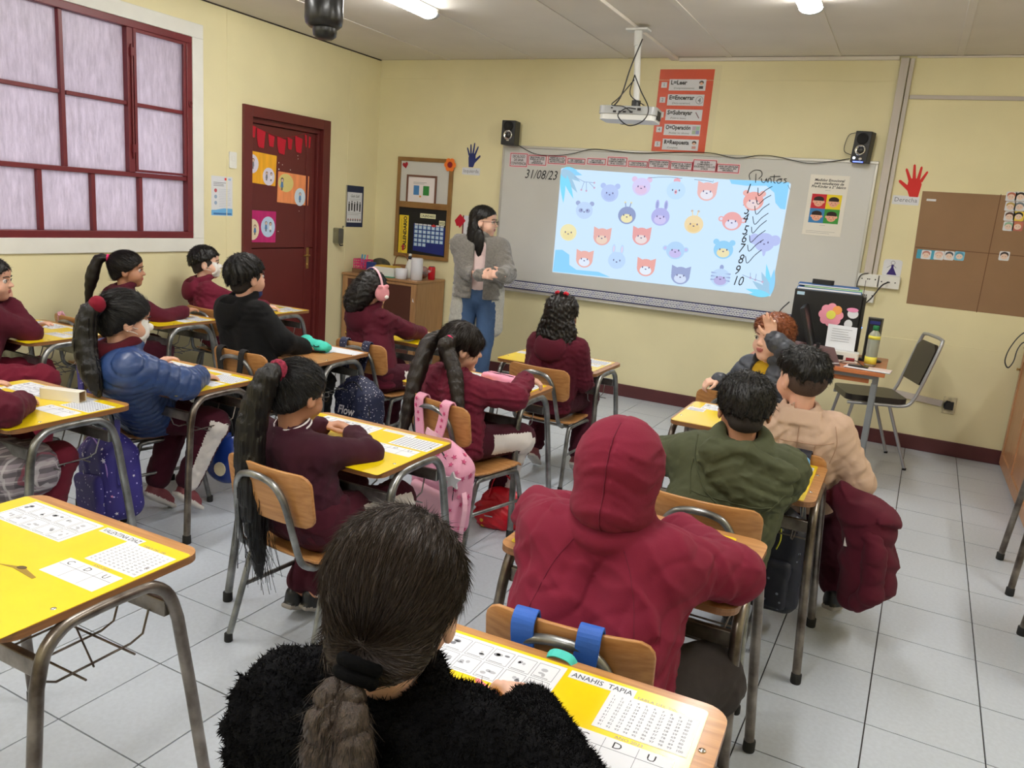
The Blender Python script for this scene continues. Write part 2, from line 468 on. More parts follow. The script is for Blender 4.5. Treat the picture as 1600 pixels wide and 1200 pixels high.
M_mask = mat('white_face_mask', rgb(232, 230, 226), 0.7, bump=0.3, bscale=30)

def nrm(v): return Vector(v).normalized()
def rotz(v, a): return Matrix.Rotation(a, 3, 'Z') @ Vector(v)
def ik(Sh, Wr, l1, l2, pole):
    d = Wr-Sh; L = d.length
    if L > (l1+l2)*0.995: Wr = Sh+d*((l1+l2)*0.995/L); d = Wr-Sh; L = d.length
    if L < abs(l1-l2)+0.02: L = abs(l1-l2)+0.02
    a = (l1*l1-l2*l2+L*L)/(2*L); h = math.sqrt(max(l1*l1-a*a, 1e-6)); u = d.normalized()
    p = Vector(pole); p = (p-u*p.dot(u)).normalized()
    return Sh+u*a+p*h, Wr
def hand(Wr, D, N, T, s=1.0, curl=0.5, curls=None, fat=1.12, thumb_in=0.0):
    D = nrm(D); N = Vector(N); N = (N-D*N.dot(D)).normalized(); T = Vector(T); T = (T-D*T.dot(D)-N*T.dot(N)).normalized()
    it = [rbx(Wr+D*0.040*s, (0.030*s, 0.0125*s, 0.036*s), 0.011*s, (T, N, D)), cap(Wr-D*0.02*s, Wr+D*0.02*s, 0.021*s, 0.021*s)]
    for i in range(4):
        b = Wr+D*((0.070-0.003*abs(i-1))*s)+T*((0.0225-0.0150*i)*s)
        Ln = (0.052, 0.058, 0.054, 0.042)[i]*s*1.12; c = (curls[i] if curls else curl); sp = (1.2-i*0.8)*0.09
        dirs = []; 
        for ang in (0.45, 1.15, 1.7):
            a = ang*c*1.3; dirs.append((D*math.cos(a)+N*math.sin(a)+T*sp).normalized())
        p = [b]; 
        for dv, fr in zip(dirs, (0.44, 0.32, 0.24)): p.append(p[-1]+dv*Ln*fr)
        r = [x*s*fat*(0.94 if i == 3 else 1) for x in (0.0088, 0.0080, 0.0072, 0.0060)]
        it.append(chain(p, r, 0.002))
    b = Wr+D*0.020*s+T*0.022*s; m = b+(D*0.62+T*(0.75-thumb_in)+N*(0.15+thumb_in))*0.036*s; e = m+(D*0.9+T*(0.25-thumb_in)+N*(0.25+thumb_in*0.6))*0.030*s
    it.append(chain([b, m, e], [0.0125*s, 0.0095*s, 0.0072*s], 0.003))
    return uni(it, 0.006*s, 0.04)

class Head:
    def __init__(h, C, yaw, pitch=0.0, roll=0.0, s=1.0):
        h.C = Vector(C); h.s = s
        R = Matrix.Rotation(yaw, 3, 'Z') @ Matrix.Rotation(pitch, 3, 'X') @ Matrix.Rotation(roll, 3, 'Y')
        h.R = R @ Vector((1, 0, 0)); h.F = R @ Vector((0, 1, 0)); h.U = R @ Vector((0, 0, 1)); h.B = (h.R, h.F, h.U)
        h.Bn = np.array([tuple(h.R), tuple(h.F), tuple(h.U)])
    def p(h, x, y, z): return h.C+(h.R*x+h.F*y+h.U*z)*h.s
    def e(h, x, y, z, a, b, c): return ell(h.p(x, y, z), (a*h.s, b*h.s, c*h.s), h.B)
    def cp(h, a, b, ra, rb=None): return cap(h.p(*a), h.p(*b), ra*h.s, (rb if rb is not None else ra)*h.s)
    def loc(h, P): return ((P-np.array(tuple(h.C)))@h.Bn.T)/h.s
    def skin(h, ears=True, smile=False, nose=1.0):
        main = uni([h.e(0, -0.012, 0.026, 0.0705, 0.087, 0.078), h.e(0, 0.024, -0.028, 0.056, 0.056, 0.070), h.e(0, 0.052, -0.078, 0.024, 0.022, 0.020),
                    h.e(0.034, 0.046, -0.034, 0.026, 0.026, 0.028), h.e(-0.034, 0.046, -0.034, 0.026, 0.026, 0.028), h.e(0, 0.040, 0.045, 0.055, 0.040, 0.040)], 0.022)
        main = cut(main, h.e(0.030, 0.086, 0.004, 0.017, 0.013, 0.010), 0.010)
        main = cut(main, h.e(-0.030, 0.086, 0.004, 0.017, 0.013, 0.010), 0.010)
        it = [main, uni([h.cp((0, 0.074, 0.006), (0, 0.090*nose, -0.018), 0.005, 0.0085), h.e(0, 0.090, -0.021, 0.0095, 0.009, 0.008),
                         h.e(0.009, 0.083, -0.023, 0.006, 0.008, 0.006), h.e(-0.009, 0.083, -0.023, 0.006, 0.008, 0.006)], 0.005),
              h.e(0, 0.0765, -0.0435, 0.020, 0.009, 0.0048), h.e(0, 0.0755, -0.0530, 0.017, 0.009, 0.0055)]
        if ears:
            for sx in (-1, 1):
                B = (h.R*0.97+h.F*0.25*sx, h.F, h.U)
                it.append(cut(ell(h.p(sx*0.0735, -0.008, -0.008), (0.009*h.s, 0.019*h.s, 0.030*h.s), h.B), ell(h.p(sx*0.083, -0.004, -0.004), (0.008*h.s, 0.010*h.s, 0.017*h.s), h.B), 0.003))
        return uni(it, 0.006)
    def face_bits(h, root, hairmat, org, brows=True, look=0.0, open_mouth=False):
        for sx in (-1, 1):
            mb = MB(); X = basis(h.p(sx*0.0295, 0.0650, 0.003)-org, h.R, h.F)
            mb.X = X; s = h.s; r = 0.0125*s
            prof = [(r*math.sin(a), r*math.cos(a)) for a in [math.pi*k/8+0.001 for k in range(9)]]
            Y = Matrix.Rotation(-math.pi/2, 4, 'X') @ Matrix.Rotation(0, 4, 'Z')
            mb.lathe([(max(a, 1e-4), -b) for a, b in prof], M_eye, 12, X=Y)
            c = 0.46
            mb.lathe([(max(r*1.02*math.sin(c*k/3), 1e-4), r*1.03*math.cos(c*k/3)) for k in range(3, -1, -1)], M_iris, 12, X=Matrix.Rotation(look*0.5, 4, 'Z') @ Matrix.Rotation(-math.pi/2, 4, 'X'))
            mb.build('eye', root)
            lb = MB()
            pts = [h.p(sx*x, y, z)-org for x, y, z in ((0.014, 0.0800, 0.006), (0.022, 0.0822, 0.0105), (0.031, 0.0810, 0.0115), (0.040, 0.0755, 0.0085), (0.045, 0.071, 0.005))]
            lb.tube(spline(pts, 3), 0.0013*s, H_blk, 5)
            lb.build('eyelashes', root)
            if brows:
                eb = MB(); pts = [h.p(sx*x, y, z)-org for x, y, z in ((0.011, 0.0815, 0.021), (0.024, 0.0820, 0.0255), (0.036, 0.0760, 0.0255), (0.047, 0.065, 0.021))]
                eb.tube(spline(pts, 3), [0.0022*s]*10, hairmat, 6, flat_=1.0); eb.build('eyebrow', root)
        if open_mouth:
            mb = MB(); mb.X = basis(h.p(0, 0.0815, -0.0475)-org, h.R, h.U)
            mb.prism(circ(0, 0, 0.014*h.s, 0.005*h.s, 14), 0, 0.0015, mat('mouth_dark', rgb(90, 30, 30), 0.5)); mb.prism(rrect(-0.010*h.s, 0.000, 0.010*h.s, 0.0038*h.s, 0.001), 0.0012, 0.0026, M_eye)
            mb.build('mouth', root)
    def lipzone(h):
        def f(c):
            q = h.loc(c); return (np.abs(q[:, 0]) < 0.019) & (q[:, 2] < -0.0395) & (q[:, 2] > -0.058) & (q[:, 1] > 0.0795-6*q[:, 0]**2)
        return f
    # hair ---------------------------------------------------------------
    def plane(h, zf, slope):
        """keep above z = zf + (y-0.08)*slope (and curve down at the sides)"""
        def f(P):
            q = h.loc(P); return ((zf+(q[:, 1]-0.08)*slope-q[:, 2])*0.8*h.s).astype(F32)
        return f
    def hub(h, H, amp=0.0018, fr=60, seed=1):
        """hair combed towards / away from the point H: ridges run along the meridians round the axis head centre -> H"""
        r = np.random.RandomState(seed); Hn = np.array(tuple(H)); cn = np.array(tuple(h.p(0, -0.01, 0.02))); ax = (Hn-cn)/np.linalg.norm(Hn-cn)
        u = np.cross(ax, [0.3, 0.5, 0.81]); u /= np.linalg.norm(u); w = np.cross(ax, u); ph = r.rand(12)*6.28
        ks = (r.normal(size=(4, 3))*110).astype(F32)
        def dv(P):
            d = P-cn; a = d@ax; x = d@u; y = d@w; q = np.sqrt(x*x+y*y)+1e-5; k = np.clip(q/0.03, 0, 1)
            return np.stack([x/q*k, y/q*k, a/np.sqrt(a*a+q*q+1e-9)*0.12], 1)
        def g(P):
            d = P-cn; x = d@u; y = d@w; az = np.arctan2(y, x); q = np.sqrt(x*x+y*y); fade = np.clip(q/0.03, 0, 1); wob = 0.05*np.sin((d@ax)*60+ph[9]); s = 0
            for i, f in enumerate((0.55, 0.9, 1.4)): s = s+np.sin((az+wob)*round(fr*f)+ph[i])
            t = np.sin(P@ks[0]+ph[5])+np.sin(P@ks[1]+ph[6])+np.sin(P@ks[2]+ph[7]) if amp > 0.003 else 0
            return (amp*(0.36*s+0.22*t)*fade).astype(F32)
        return g, dv
    def caphair(h, zf=0.045, slope=0.75, grow_=0.0, vol=(1, 1, 1), hubp=(0, -0.04, 0.10), amp=0.0018, fr=40, seed=1, fringe=None, back=0.0):
        base = uni([h.e(0, -0.014, 0.030, (0.0800+grow_)*vol[0], (0.0955+grow_)*vol[1], (0.0830+grow_)*vol[2]), h.e(0, -0.045, -0.02-back, (0.062+grow_)*vol[0], 0.048+grow_, 0.06)], 0.02)
        pl = h.plane(zf, slope)
        f0 = Sd(lambda P: np.maximum(base(P), pl(P)), base.lo, base.hi)
        g, dv = h.hub(h.p(*hubp), amp, fr, seed)
        items = [f0]
        if fringe: items.append(fringe)
        return disp(uni(items, 0.006), g, amp*2), dv

def tail(pts, rs, seed=3, amp=0.002, fr=500, flat_=None):
    """hair hanging along a polyline, fine strands along it"""
    P0 = spline(pts, 3); n = len(P0); k = np.interp(np.linspace(0, len(rs)-1, n), range(len(rs)), rs)
    c = chain(P0, list(k), 0.01)
    r = np.random.RandomState(seed); ks = (r.normal(size=(4, 3))*fr*np.array([1, 1, 0.06])).astype(F32); ph = r.rand(4)*6.28
    def g(P):
        s = 0
        for i in range(4): s = s+np.sin(P@ks[i]+ph[i])
        return (amp*0.5*s).astype(F32)
    return disp(c, g, amp*2), (lambda P: P*np.array([9.0, 9.0, 0.5]))

def shoe(An, Fd, Up, s, upper, sole, root, org, h):
    Fd = nrm(Fd); Up = Vector(Up); Up = (Up-Fd*Up.dot(Fd)).normalized(); R = Fd.cross(Up)
    c = An+Fd*0.045*s-Up*0.052*s
    so = uni([rbx(c+Fd*0.03*s, (0.036*s, 0.065*s, 0.011*s), 0.010*s, (R, Fd, Up)), rbx(c-Fd*0.045*s, (0.030*s, 0.040*s, 0.011*s), 0.010*s, (R, Fd, Up))], 0.015)
    up = uni([chain([An-Fd*0.005*s, An-Up*0.03*s+Fd*0.01*s, An-Up*0.032*s+Fd*0.06*s, An-Up*0.036*s+Fd*0.10*s], [0.034*s, 0.036*s, 0.032*s, 0.027*s], 0.02), so], 0.008)
    on = np.array(tuple(c)); un = np.array(tuple(Up))
    sdf_obj('shoe', up, h, upper, root, origin=org, zones=[(sole, lambda q: ((q-on)@un) < 0.008*s)])

def person(sp):
    """sp: dict with head C/yaw/pitch, hip, seat pose, hands, clothes, hair"""
    s = sp.get('s', 1.0); yaw = sp.get('yaw', 0.0); hb = sp.get('h', 0.006); hc = sp.get('hc', 0.0085)
    F = rotz((0, 1, 0), yaw); R = rotz((1, 0, 0), yaw); U = V((0, 0, 1))
    hip = V(sp['hip']); hd = Head(sp['head'], sp.get('hyaw', yaw), sp.get('hpitch', 0), sp.get('hroll', 0), sp.get('hs', s))
    root = thing('person', sp['label'], 'person', (hip.x, hip.y, 0), 0, sp.get('group')); org = V((hip.x, hip.y, 0))
    nb = hd.C-hd.F*0.018*s-hd.U*0.03*s-U*0.085*s           # neck base
    if 'nb' in sp: nb = V(sp['nb'])
    shc = nb-U*0.045*s-F*0.005
    sw = sp.get('sw', 0.128)*s
    lean = (shc-hip); ax = nrm(lean)
    SR = shc+R*sw+V(sp.get('shr', (0, 0, 0))); SL = shc-R*sw+V(sp.get('shl', (0, 0, 0)))
    l1, l2 = sp.get('al', (0.205, 0.185)); l1 *= s; l2 *= s
    hands = {}
    arms = []
    for side, Sh in (('R', SR), ('L', SL)):
        sg = 1 if side == 'R' else -1
        hnd = sp.get('hand'+side)
        if hnd is None: hnd = dict(w=Sh+F*0.22*s-U*0.20*s-R*sg*0.02)
        Wt = V(hnd['w']); El, Wt = ik(Sh, Wt, l1, l2, hnd.get('pole', tuple(R*sg*0.5-U*1.0-F*0.2)))
        D = V(hnd.get('d', tuple(nrm(Wt-El)))); N = V(hnd.get('n', (0, 0, -1))); T = V(hnd.get('t', tuple(-R*sg)))
        if 'el' in hnd: El = V(hnd['el']); Wt = V(hnd['w']); D = V(hnd.get('d', tuple(nrm(Wt-El))))
        arms.append((side, Sh, El, Wt)); hands[side] = (Wt, D, N, T, hnd)
    # legs
    legs = []
    if sp.get('stand'):
        for sg in (1, -1):
            an = V(sp['feet'][0 if sg == 1 else 1]); hj = hip+R*sg*0.085*s; kn = (hj+an)/2+F*0.02; legs.append((hj, kn, an, F))
    else:
        lg = sp.get('legs', {})
        for side, sg in (('R', 1), ('L', -1)):
            hj = hip+R*sg*0.075*s; d = lg.get(side, {})
            kn = V(d['k']) if 'k' in d else hj+F*0.31*s+R*sg*0.03-U*0.01
            an = V(d['a']) if 'a' in d else V((kn.x, kn.y, 0.085))-F*0.03
            legs.append((hj, kn, an, V(d.get('f', tuple(F))), V(d.get('u', (0, 0, 1)))))
    # --- body: one continuous surface
    tor_ = uni([cap(hip-R*0.045*s, shc-R*0.05*s-U*0.03*s, 0.070*s, 0.062*s), cap(hip+R*0.045*s, shc+R*0.05*s-U*0.03*s, 0.070*s, 0.062*s), cap(SL, SR, 0.036*s)], 0.03)
    parts = [hd.skin(nose=sp.get('nose', 1.0)), cap(nb-U*0.03*s, hd.p(0, -0.022, -0.05), 0.041*s, 0.040*s), tor_]
    for (side, Sh, El, Wt) in arms:
        parts.append(chain([Sh, El, Wt], [0.034*s, 0.027*s, 0.021*s], 0.01))
        W_, D, N, T, hnd = hands[side]
        if not hnd.get('hide'):
            parts.append(hand(W_, D, N, T, sp.get('hand_s', 0.80*s), hnd.get('curl', 0.5), hnd.get('curls'), thumb_in=hnd.get('ti', 0.0)))
        else:
            parts.append(hand(W_, D, N, T, sp.get('hand_s', 0.80*s), 0.7))
    for l in legs:
        parts.append(chain([l[0], l[1], l[2]], [0.062*s, 0.042*s, 0.030*s], 0.02))
    sdf_obj('body', uni(parts, 0.012), hb, sp['skin'], root, origin=org, zones=[(M_lip, hd.lipzone())])
    hd.face_bits(root, sp.get('browm', sp['hairm']), org, look=sp.get('look', 0), open_mouth=sp.get('open_mouth', False))
    # --- clothes
    cl = sp['top']; kind = cl['kind']; m = cl['m']; fat = cl.get('fat', 0.0)
    wd = cl.get('wide', 0.0)
    T_ = [cap(hip-R*(0.060+wd)*s+U*(-0.01), shc-R*(0.066+wd*0.7)*s-U*0.040*s, (0.098+fat)*s, (0.086+fat)*s), cap(hip+R*(0.060+wd)*s-U*0.01, shc+R*(0.066+wd*0.7)*s-U*0.040*s, (0.098+fat)*s, (0.086+fat)*s), cap(SL-U*0.014, SR-U*0.014, (0.053+fat*0.6)*s),
          cap(SL-U*0.05, SR-U*0.05, (0.050+fat*0.6)*s),
          cap(shc-U*0.01, nb+U*0.005, 0.075*s, 0.052*s)]
    sl = []
    for (side, Sh, El, Wt) in arms:
        u = nrm(Wt-El); c0 = Wt-u*0.005*s; el2 = El
        sl.append(chain([Sh-U*0.008, El, c0-u*0.025*s], [(0.056+fat*0.6)*s, (0.049+fat*0.6)*s, (0.038+fat*0.5)*s], 0.02))
        sl.append(cap(c0-u*0.022*s, c0, 0.031*s, 0.029*s))
    top = uni(T_+sl, cl.get('k', 0.028)*s)
    nk = cap(nb-U*0.0*s, hd.p(0, -0.022, -0.02), 0.047*s, 0.047*s)
    FB = (R, F, U)
    extra = []
    tilt = (R, (F+U*0.35).normalized(), (U-F*0.35).normalized())
    if kind in ('hoodie', 'parka'):
        big = 1.0 if kind == 'hoodie' else 1.35
        extra.append(tor(nb+U*0.020*s-F*0.008, 0.062*s*min(big, 1.12), 0.022*s*big, tilt, 1.0))
        pc = nb-F*0.092*s-U*0.050*s*big
        Bp = (R, (F*0.9-U*0.25).normalized(), (U*0.95+F*0.25).normalized())
        if kind == 'hoodie': extra.append(cut(ell(pc, (0.098*s, 0.042*s, 0.085*s), Bp), ell(pc+U*0.070*s, (0.062*s, 0.016*s, 0.05*s), Bp), 0.012))
        else:
            pc = nb-F*(0.092+fat)*s-U*0.052*s+R*0.030
            Bq = ((R*0.93-U*0.36).normalized(), (F*0.95-U*0.10).normalized(), (U*0.93+R*0.36).normalized())
            hd_ = uni([ell(pc, (0.150*s, 0.038*s, 0.085*s), Bq), chain([nb-R*0.085*s+F*0.01-U*0.005, pc-R*0.10*s+U*0.055*s, pc+U*0.075*s-F*0.015, pc+R*0.13*s+U*0.02*s], [0.022*s]*4, 0.02), ell(pc-U*0.050*s+R*0.03*s-F*0.008, (0.090*s, 0.038*s, 0.060*s), Bq)], 0.022)
            hd_ = disp(hd_, folds(77, 0.006, 44), 0.012)
            extra.append(cut(hd_, ell(pc+U*0.085*s+F*0.02, (0.10*s, 0.016*s, 0.05*s), Bq), 0.010))
    if cl.get('hoodup'): extra.append(tor(nb+U*0.016*s-F*0.01, 0.074*s, 0.026*s, tilt))
    elif kind == 'sweater':
        extra.append(tor(nb+U*0.012*s, 0.051*s, 0.010*s, tilt))
    elif kind == 'puffer':
        extra.append(tor(nb+U*0.022*s, 0.060*s, 0.020*s, tilt)); extra.append(tor(nb+U*0.002*s, 0.068*s, 0.022*s, tilt))
    elif kind in ('jacket', 'fluffy', 'teddy'):
        extra.append(tor(nb+U*0.018*s, 0.056*s, 0.013*s if kind == 'jacket' else 0.020*s, tilt))
        if kind == 'fluffy':
            pc = nb-F*0.072*s-U*0.045*s
            extra.append(ell(pc, (0.118*s, 0.042*s, 0.065*s), FB))
        if kind == 'jacket':
            extra.append(rbx(nb-F*0.074*s-U*0.004*s, (0.070*s, 0.009, 0.030*s), 0.007, (R, (F*0.85-U*0.45).normalized(), (U*0.9+F*0.45).normalized())))
    amp = cl.get('amp', 0.0045)
    fo = folds(sp.get('seed', 1), amp*1.35, cl.get('fr', 50))
    body_c = disp(top, fo, amp*2)
    if kind == 'puffer' or cl.get('quilt'):
        segs = [(Sh, El) for (_, Sh, El, Wt) in arms]+[(El, Wt) for (_, Sh, El, Wt) in arms]
        pit = cl.get('quilt', 0.042); tp = top; an = A(ax); hn = A(hip); sgs = [(A(a), A(b)) for a, b in segs]
        def qg(P):
            # quilting channels: across the trunk along the spine, across each sleeve along its own axis
            t = (P-hn)@an; best = np.full(len(P), 9.0, F32)
            for a, b in sgs:
                ba = b-a; L = float(np.sqrt((ba**2).sum())); u = np.clip(((P-a)@ba)/(L*L), 0, 1); d = P-a-u[:, None]*ba; dd = np.sqrt((d*d).sum(1))
                k = (dd < 0.070*s) & (dd < best) & (u*L > 0.06*(1-(a == sgs[2][0]).all()*1.0)*(1-(a == sgs[3][0]).all()*1.0)); t = np.where(k, u*L+0.01, t); best = np.where(k, dd, best)
            w = np.abs(np.sin(t*math.pi/pit)); return ((1-w)**3*0.008-0.003).astype(F32)
        body_c = disp(body_c, qg, 0.012)
    topf = cut(uni([body_c]+extra, 0.012), nk, 0.006)
    # cut below the hem
    hem = hip-U*cl.get('hem', 0.055)*s
    hn_, un_ = A(hem), A(U)
    rib = cl.get('rib', m); zones = []
    wr = [(np.array(tuple(Wt-nrm(Wt-El)*0.012*s)), np.array(tuple(nrm(Wt-El)))) for (_, Sh, El, Wt) in arms]
    if cl.get('ribcuff', True) and rib is not m:
        def zf(c):
            o = np.zeros(len(c), bool)
            for p0, u in wr:
                t = (c-p0)@u; d = np.linalg.norm(c-p0-t[:, None]*u, axis=1); o |= (t > -0.02*s) & (d < 0.045*s)
            return o | (c[:, 2] < hem.z+0.03)
        zones.append((rib, zf))
    for z in cl.get('zones', []): zones.append(z(locals()))
    lowcut = Sd(lambda P: np.maximum(topf(P), (hn_[2]-P[:, 2])), topf.lo, topf.hi)
    if cl.get('open'):     # open coat front wedge, leaving a gap
        oc = rbx(hip+F*0.14*s+U*0.20, (cl['open']*s, 0.10*s, 0.60*s), 0.02, FB); lowcut = cut(lowcut, oc, 0.01)
    to = sdf_obj(cl.get('name', kind), lowcut, cl.get('h', hc), m, root, origin=org, zones=zones)
    if cl.get('label'): to['label'] = cl['label']
    if cl.get('collar'):
        for dz_, rr in ((0.022, 0.0565), (0.008, 0.0640)): sdf_obj('neck_stripe', tor(nb+U*dz_*s, rr*s, 0.0036*s, tilt), 0.003, cl['collar'], root, origin=org)
    # hood up
    if cl.get('hoodup'):
        ho = uni([hd.e(0, -0.016, 0.028, 0.098, 0.112, 0.104), hd.e(0, -0.02, -0.04, 0.086, 0.092, 0.085), hd.e(0, -0.028, -0.075, 0.088, 0.088, 0.045)], 0.03)
        inn = uni([hd.e(0, 0.03, 0.01, 0.080, 0.10, 0.088), hd.e(0, 0.04, -0.05, 0.066, 0.08, 0.08), hd.e(0, 0.10, -0.02, 0.075, 0.09, 0.105)], 0.02)
        seam = lambda P: (0.0035*np.exp(-(hd.loc(P)[:, 0]/0.0022)**2)*(hd.loc(P)[:, 1] < 0.04)).astype(F32)
        f2 = folds(5, 0.0045, 40)
        ho = disp(cut(ho, inn, 0.006), lambda P: seam(P)+f2(P), 0.008)
        sdf_obj('hood', ho, cl.get('h', hc), m, root, origin=org); hoodf = ho
    # trousers
    tm = sp.get('bot', {}).get('m', C_mart); bt = sp.get('bot', {})
    items = [cap(hip-R*0.055*s, hip+R*0.055*s, 0.098*s)]
    tr = bt.get('r', (0.085, 0.066, 0.052))
    for l in legs:
        a_ = l[2]+(l[1]-l[2])*0.12
        items.append(chain([l[0], l[1], a_], [tr[0]*s, tr[1]*s, tr[2]*s], 0.03))
    zz = []
    if bt.get('side'):
        L_ = [(np.array(tuple(l[0])), np.array(tuple(l[1])), np.array(tuple(l[2]))) for l in legs]; Rn = np.array(tuple(R))
        def sidez(c):
            o = np.zeros(len(c), bool)
            for sg, (a, b, e) in zip((1, -1), L_):
                for p, q in ((a, b), (b, e)):
                    d = q-p; t = ((c-p)@d)/(d@d); w = c-p-np.clip(t, 0, 1)[:, None]*d; x = (w@Rn)*sg; ww = np.linalg.norm(w, axis=1)
                    o |= (x > 0.80*ww) & (ww < 0.095*s) & (t > (0.35 if p is a else -0.1)) & (t < 1.05)
            return o
        zz = [(bt['side'], sidez)]
    tro = disp(uni(items, 0.03), folds(sp.get('seed', 1)+9, 0.006, 46), 0.008)
    sdf_obj(bt.get('name', 'trousers'), tro, hc, tm, root, origin=org, zones=zz)
    for i, l in enumerate(legs):
        shoe(l[2]-V((0, 0, 0.0)), l[3], l[4] if len(l) > 4 else U, 0.86*s, sp.get('shoem', C_shb), sp.get('solem', C_sole), root, org, 0.006)
    ctx = dict(root=root, org=org, hd=hd, nb=nb, shc=shc, R=R, F=F, U=U, s=s, arms=arms, hands=hands, SR=SR, SL=SL, hip=hip, topf=lowcut, hoodf=locals().get('hoodf'))
    return ctx

def tufts(obj, n, L, w, dirf, m, root, seed=1, zmin=-9, name='loose_hair', jit=0.35, lift=0.3):
    """n fine three sided spikes standing off a mesh, leaning along dirf(points)"""
    me = obj.data; nv = len(me.vertices)
    if nv < 10: return
    co = np.zeros(nv*3, F32); me.vertices.foreach_get('co', co); co = co.reshape(-1, 3); no = np.zeros(nv*3, F32); me.vertices.foreach_get('normal', no); no = no.reshape(-1, 3)
    rs = np.random.RandomState(seed); idx = rs.randint(0, nv, n); a = co[idx]+rs.normal(size=(n, 3))*0.0015; n_ = no[idx]; up = a[:, 2]+obj.parent.location.z > zmin; a = a[up]; n_ = n_[up]; k = len(a)
    d = dirf(a); d = d-n_*(d*n_).sum(1)[:, None]; d /= np.linalg.norm(d, axis=1)[:, None]+1e-6
    d = d+n_*lift+rs.normal(size=(k, 3))*jit; d /= np.linalg.norm(d, axis=1)[:, None]; t1 = np.cross(d, rs.normal(size=(k, 3))); t1 /= np.linalg.norm(t1, axis=1)[:, None]; t2 = np.cross(d, t1)
    LL = (L*(0.5+rs.rand(k)))[:, None]; b0 = np.arange(k)*4
    vs = np.stack([a+t1*w-n_*0.001, a-t1*w*0.5+t2*w-n_*0.001, a-t1*w*0.5-t2*w-n_*0.001, a+d*LL], 1).reshape(-1, 3)
    fs = np.concatenate([np.stack([b0, b0+1, b0+3], 1), np.stack([b0+1, b0+2, b0+3], 1), np.stack([b0+2, b0, b0+3], 1)])
    tm = bpy.data.meshes.new(name); nf = len(fs); tm.vertices.add(len(vs)); tm.vertices.foreach_set('co', vs.astype(F32).ravel()); tm.loops.add(nf*3); tm.loops.foreach_set('vertex_index', fs.astype(np.int32).ravel())
    tm.polygons.add(nf); tm.polygons.foreach_set('loop_start', np.arange(0, nf*3, 3, dtype=np.int32)); tm.polygons.foreach_set('loop_total', np.full(nf, 3, np.int32)); tm.materials.append(m)
    at = tm.attributes.new('streak', 'FLOAT_VECTOR', 'POINT'); at.data.foreach_set('vector', np.repeat(rs.rand(k, 3)*3, 4, axis=0).astype(F32).ravel()); tm.update(calc_edges=True)
    return link(name, tm, root, 'stuff')
def taper(c, z=0.0, slope=0.42):
    h = c['hd']; f1 = h.e(0, -0.016, 0.018, 0.0728, 0.0885, 0.078); n = h.e(0, -0.045, -0.035, 0.052, 0.042, 0.045); f1 = uni([f1, n], 0.01); p2 = h.plane(z, slope)
    sdf_obj('shaved_nape', Sd(lambda Pp: np.maximum(f1(Pp)-0.0016, p2(Pp)), f1.lo-0.003, f1.hi+0.003), 0.0048, mat('shaved_hair_black', rgb(40, 32, 30), 0.7, var=0.3, vscale=200), c['root'], origin=c['org'])
def seam(c, pts, m, r=0.0016, name='seam', fld=None):
    """stitched seam laid on the back of the top: pts are (right, up) from the neck base"""
    R, F, U = c['R'], c['F'], c['U']; out = []; s = c['s']
    for x, z in [(q.x, q.y) for q in spline([(a, b, 0) for a, b in pts], 8)]:
        p0 = c['nb']+R*x*s+U*z*s-F*0.40*s; P_ = np.array([tuple(p0+F*t) for t in np.linspace(0, 0.5, 126)], F32); d = (fld or c['topf'])(P_); k = np.argmax(d < 0)
        if d[k] < 0:
            f_ = float(d[k-1]/(d[k-1]-d[k]+1e-9)) if k else 0.0; out.append(p0+F*(0.5/125*(max(k-1, 0)+f_)-0.0004)-c['org'])
    if len(out) > 2: mb = MB(); mb.tube(out, r, m, 6); return mb.build(name, c['root'])
def put_hair(c, f, dv, m, h=0.006, name='hair', nt=None, tl=0.014, tw=0.0011, jit=0.30, lift=0.22, to=None):
    o = sdf_obj(name, f, h, m, c['root'], origin=c['org'], streak=dv); hd = c['hd']; cn = np.array(tuple(hd.C-c['org'])); down = -np.array(tuple(hd.U)); back = -np.array(tuple(hd.F))*0.4
    if to is not None:
        tn = np.array(tuple(V(to)-c['org'])); tufts(o, nt or 5000, 0.034, 0.0007, lambda a: tn-a, m, c['root'], seed=5, jit=0.05, lift=0.015); return o
    tufts(o, nt or 3200, tl, tw, lambda a: np.tile(down, (len(a), 1))*0.9+back+(a-cn)*2.0, m, c['root'], seed=5, jit=jit, lift=lift)
    return o
def scrunchie(c, P, axis, R=0.018, r=0.011, m=None, name='scrunchie', amp=0.003):
    ax = nrm(axis); u = ax.orthogonal().normalized(); w = ax.cross(u)
    f = tor(P, R, r, (u, w, ax)); f = disp(f, folds(3, amp, 160, (1, 1, 1)), amp*2)
    return sdf_obj(name, f, 0.0035, m or C_scr, c['root'], origin=c['org'])
def facemask(c, m=None):
    h = c['hd']; base = grow(h.skin(ears=False), 0.0055)
    reg = Sd(lambda P: (lambda q: np.maximum(np.maximum(q[:, 2]+0.006-0.02*np.abs(q[:, 0])/0.05, -q[:, 2]-0.088), np.maximum(0.036-q[:, 1], np.abs(q[:, 0])-0.056))*h.s)(h.loc(P)).astype(F32), base.lo, base.hi)
    f = Sd(lambda P: np.maximum(base(P), reg(P)), base.lo, base.hi)
    o = sdf_obj('face_mask', f, 0.004, m or M_mask, c['root'], origin=c['org'])
    for sx in (-1, 1):
        mb = MB()
        for z in (-0.022, -0.05):
            mb.tube(spline([h.p(sx*0.052, 0.045, z)-c['org'], h.p(sx*0.068, 0.018, z*0.6-0.006)-c['org'], h.p(sx*0.080, -0.012, (-0.0 if z > -0.03 else -0.030))-c['org']], 4), 0.0016, m or M_mask, 5)
        mb.build('strap', o)
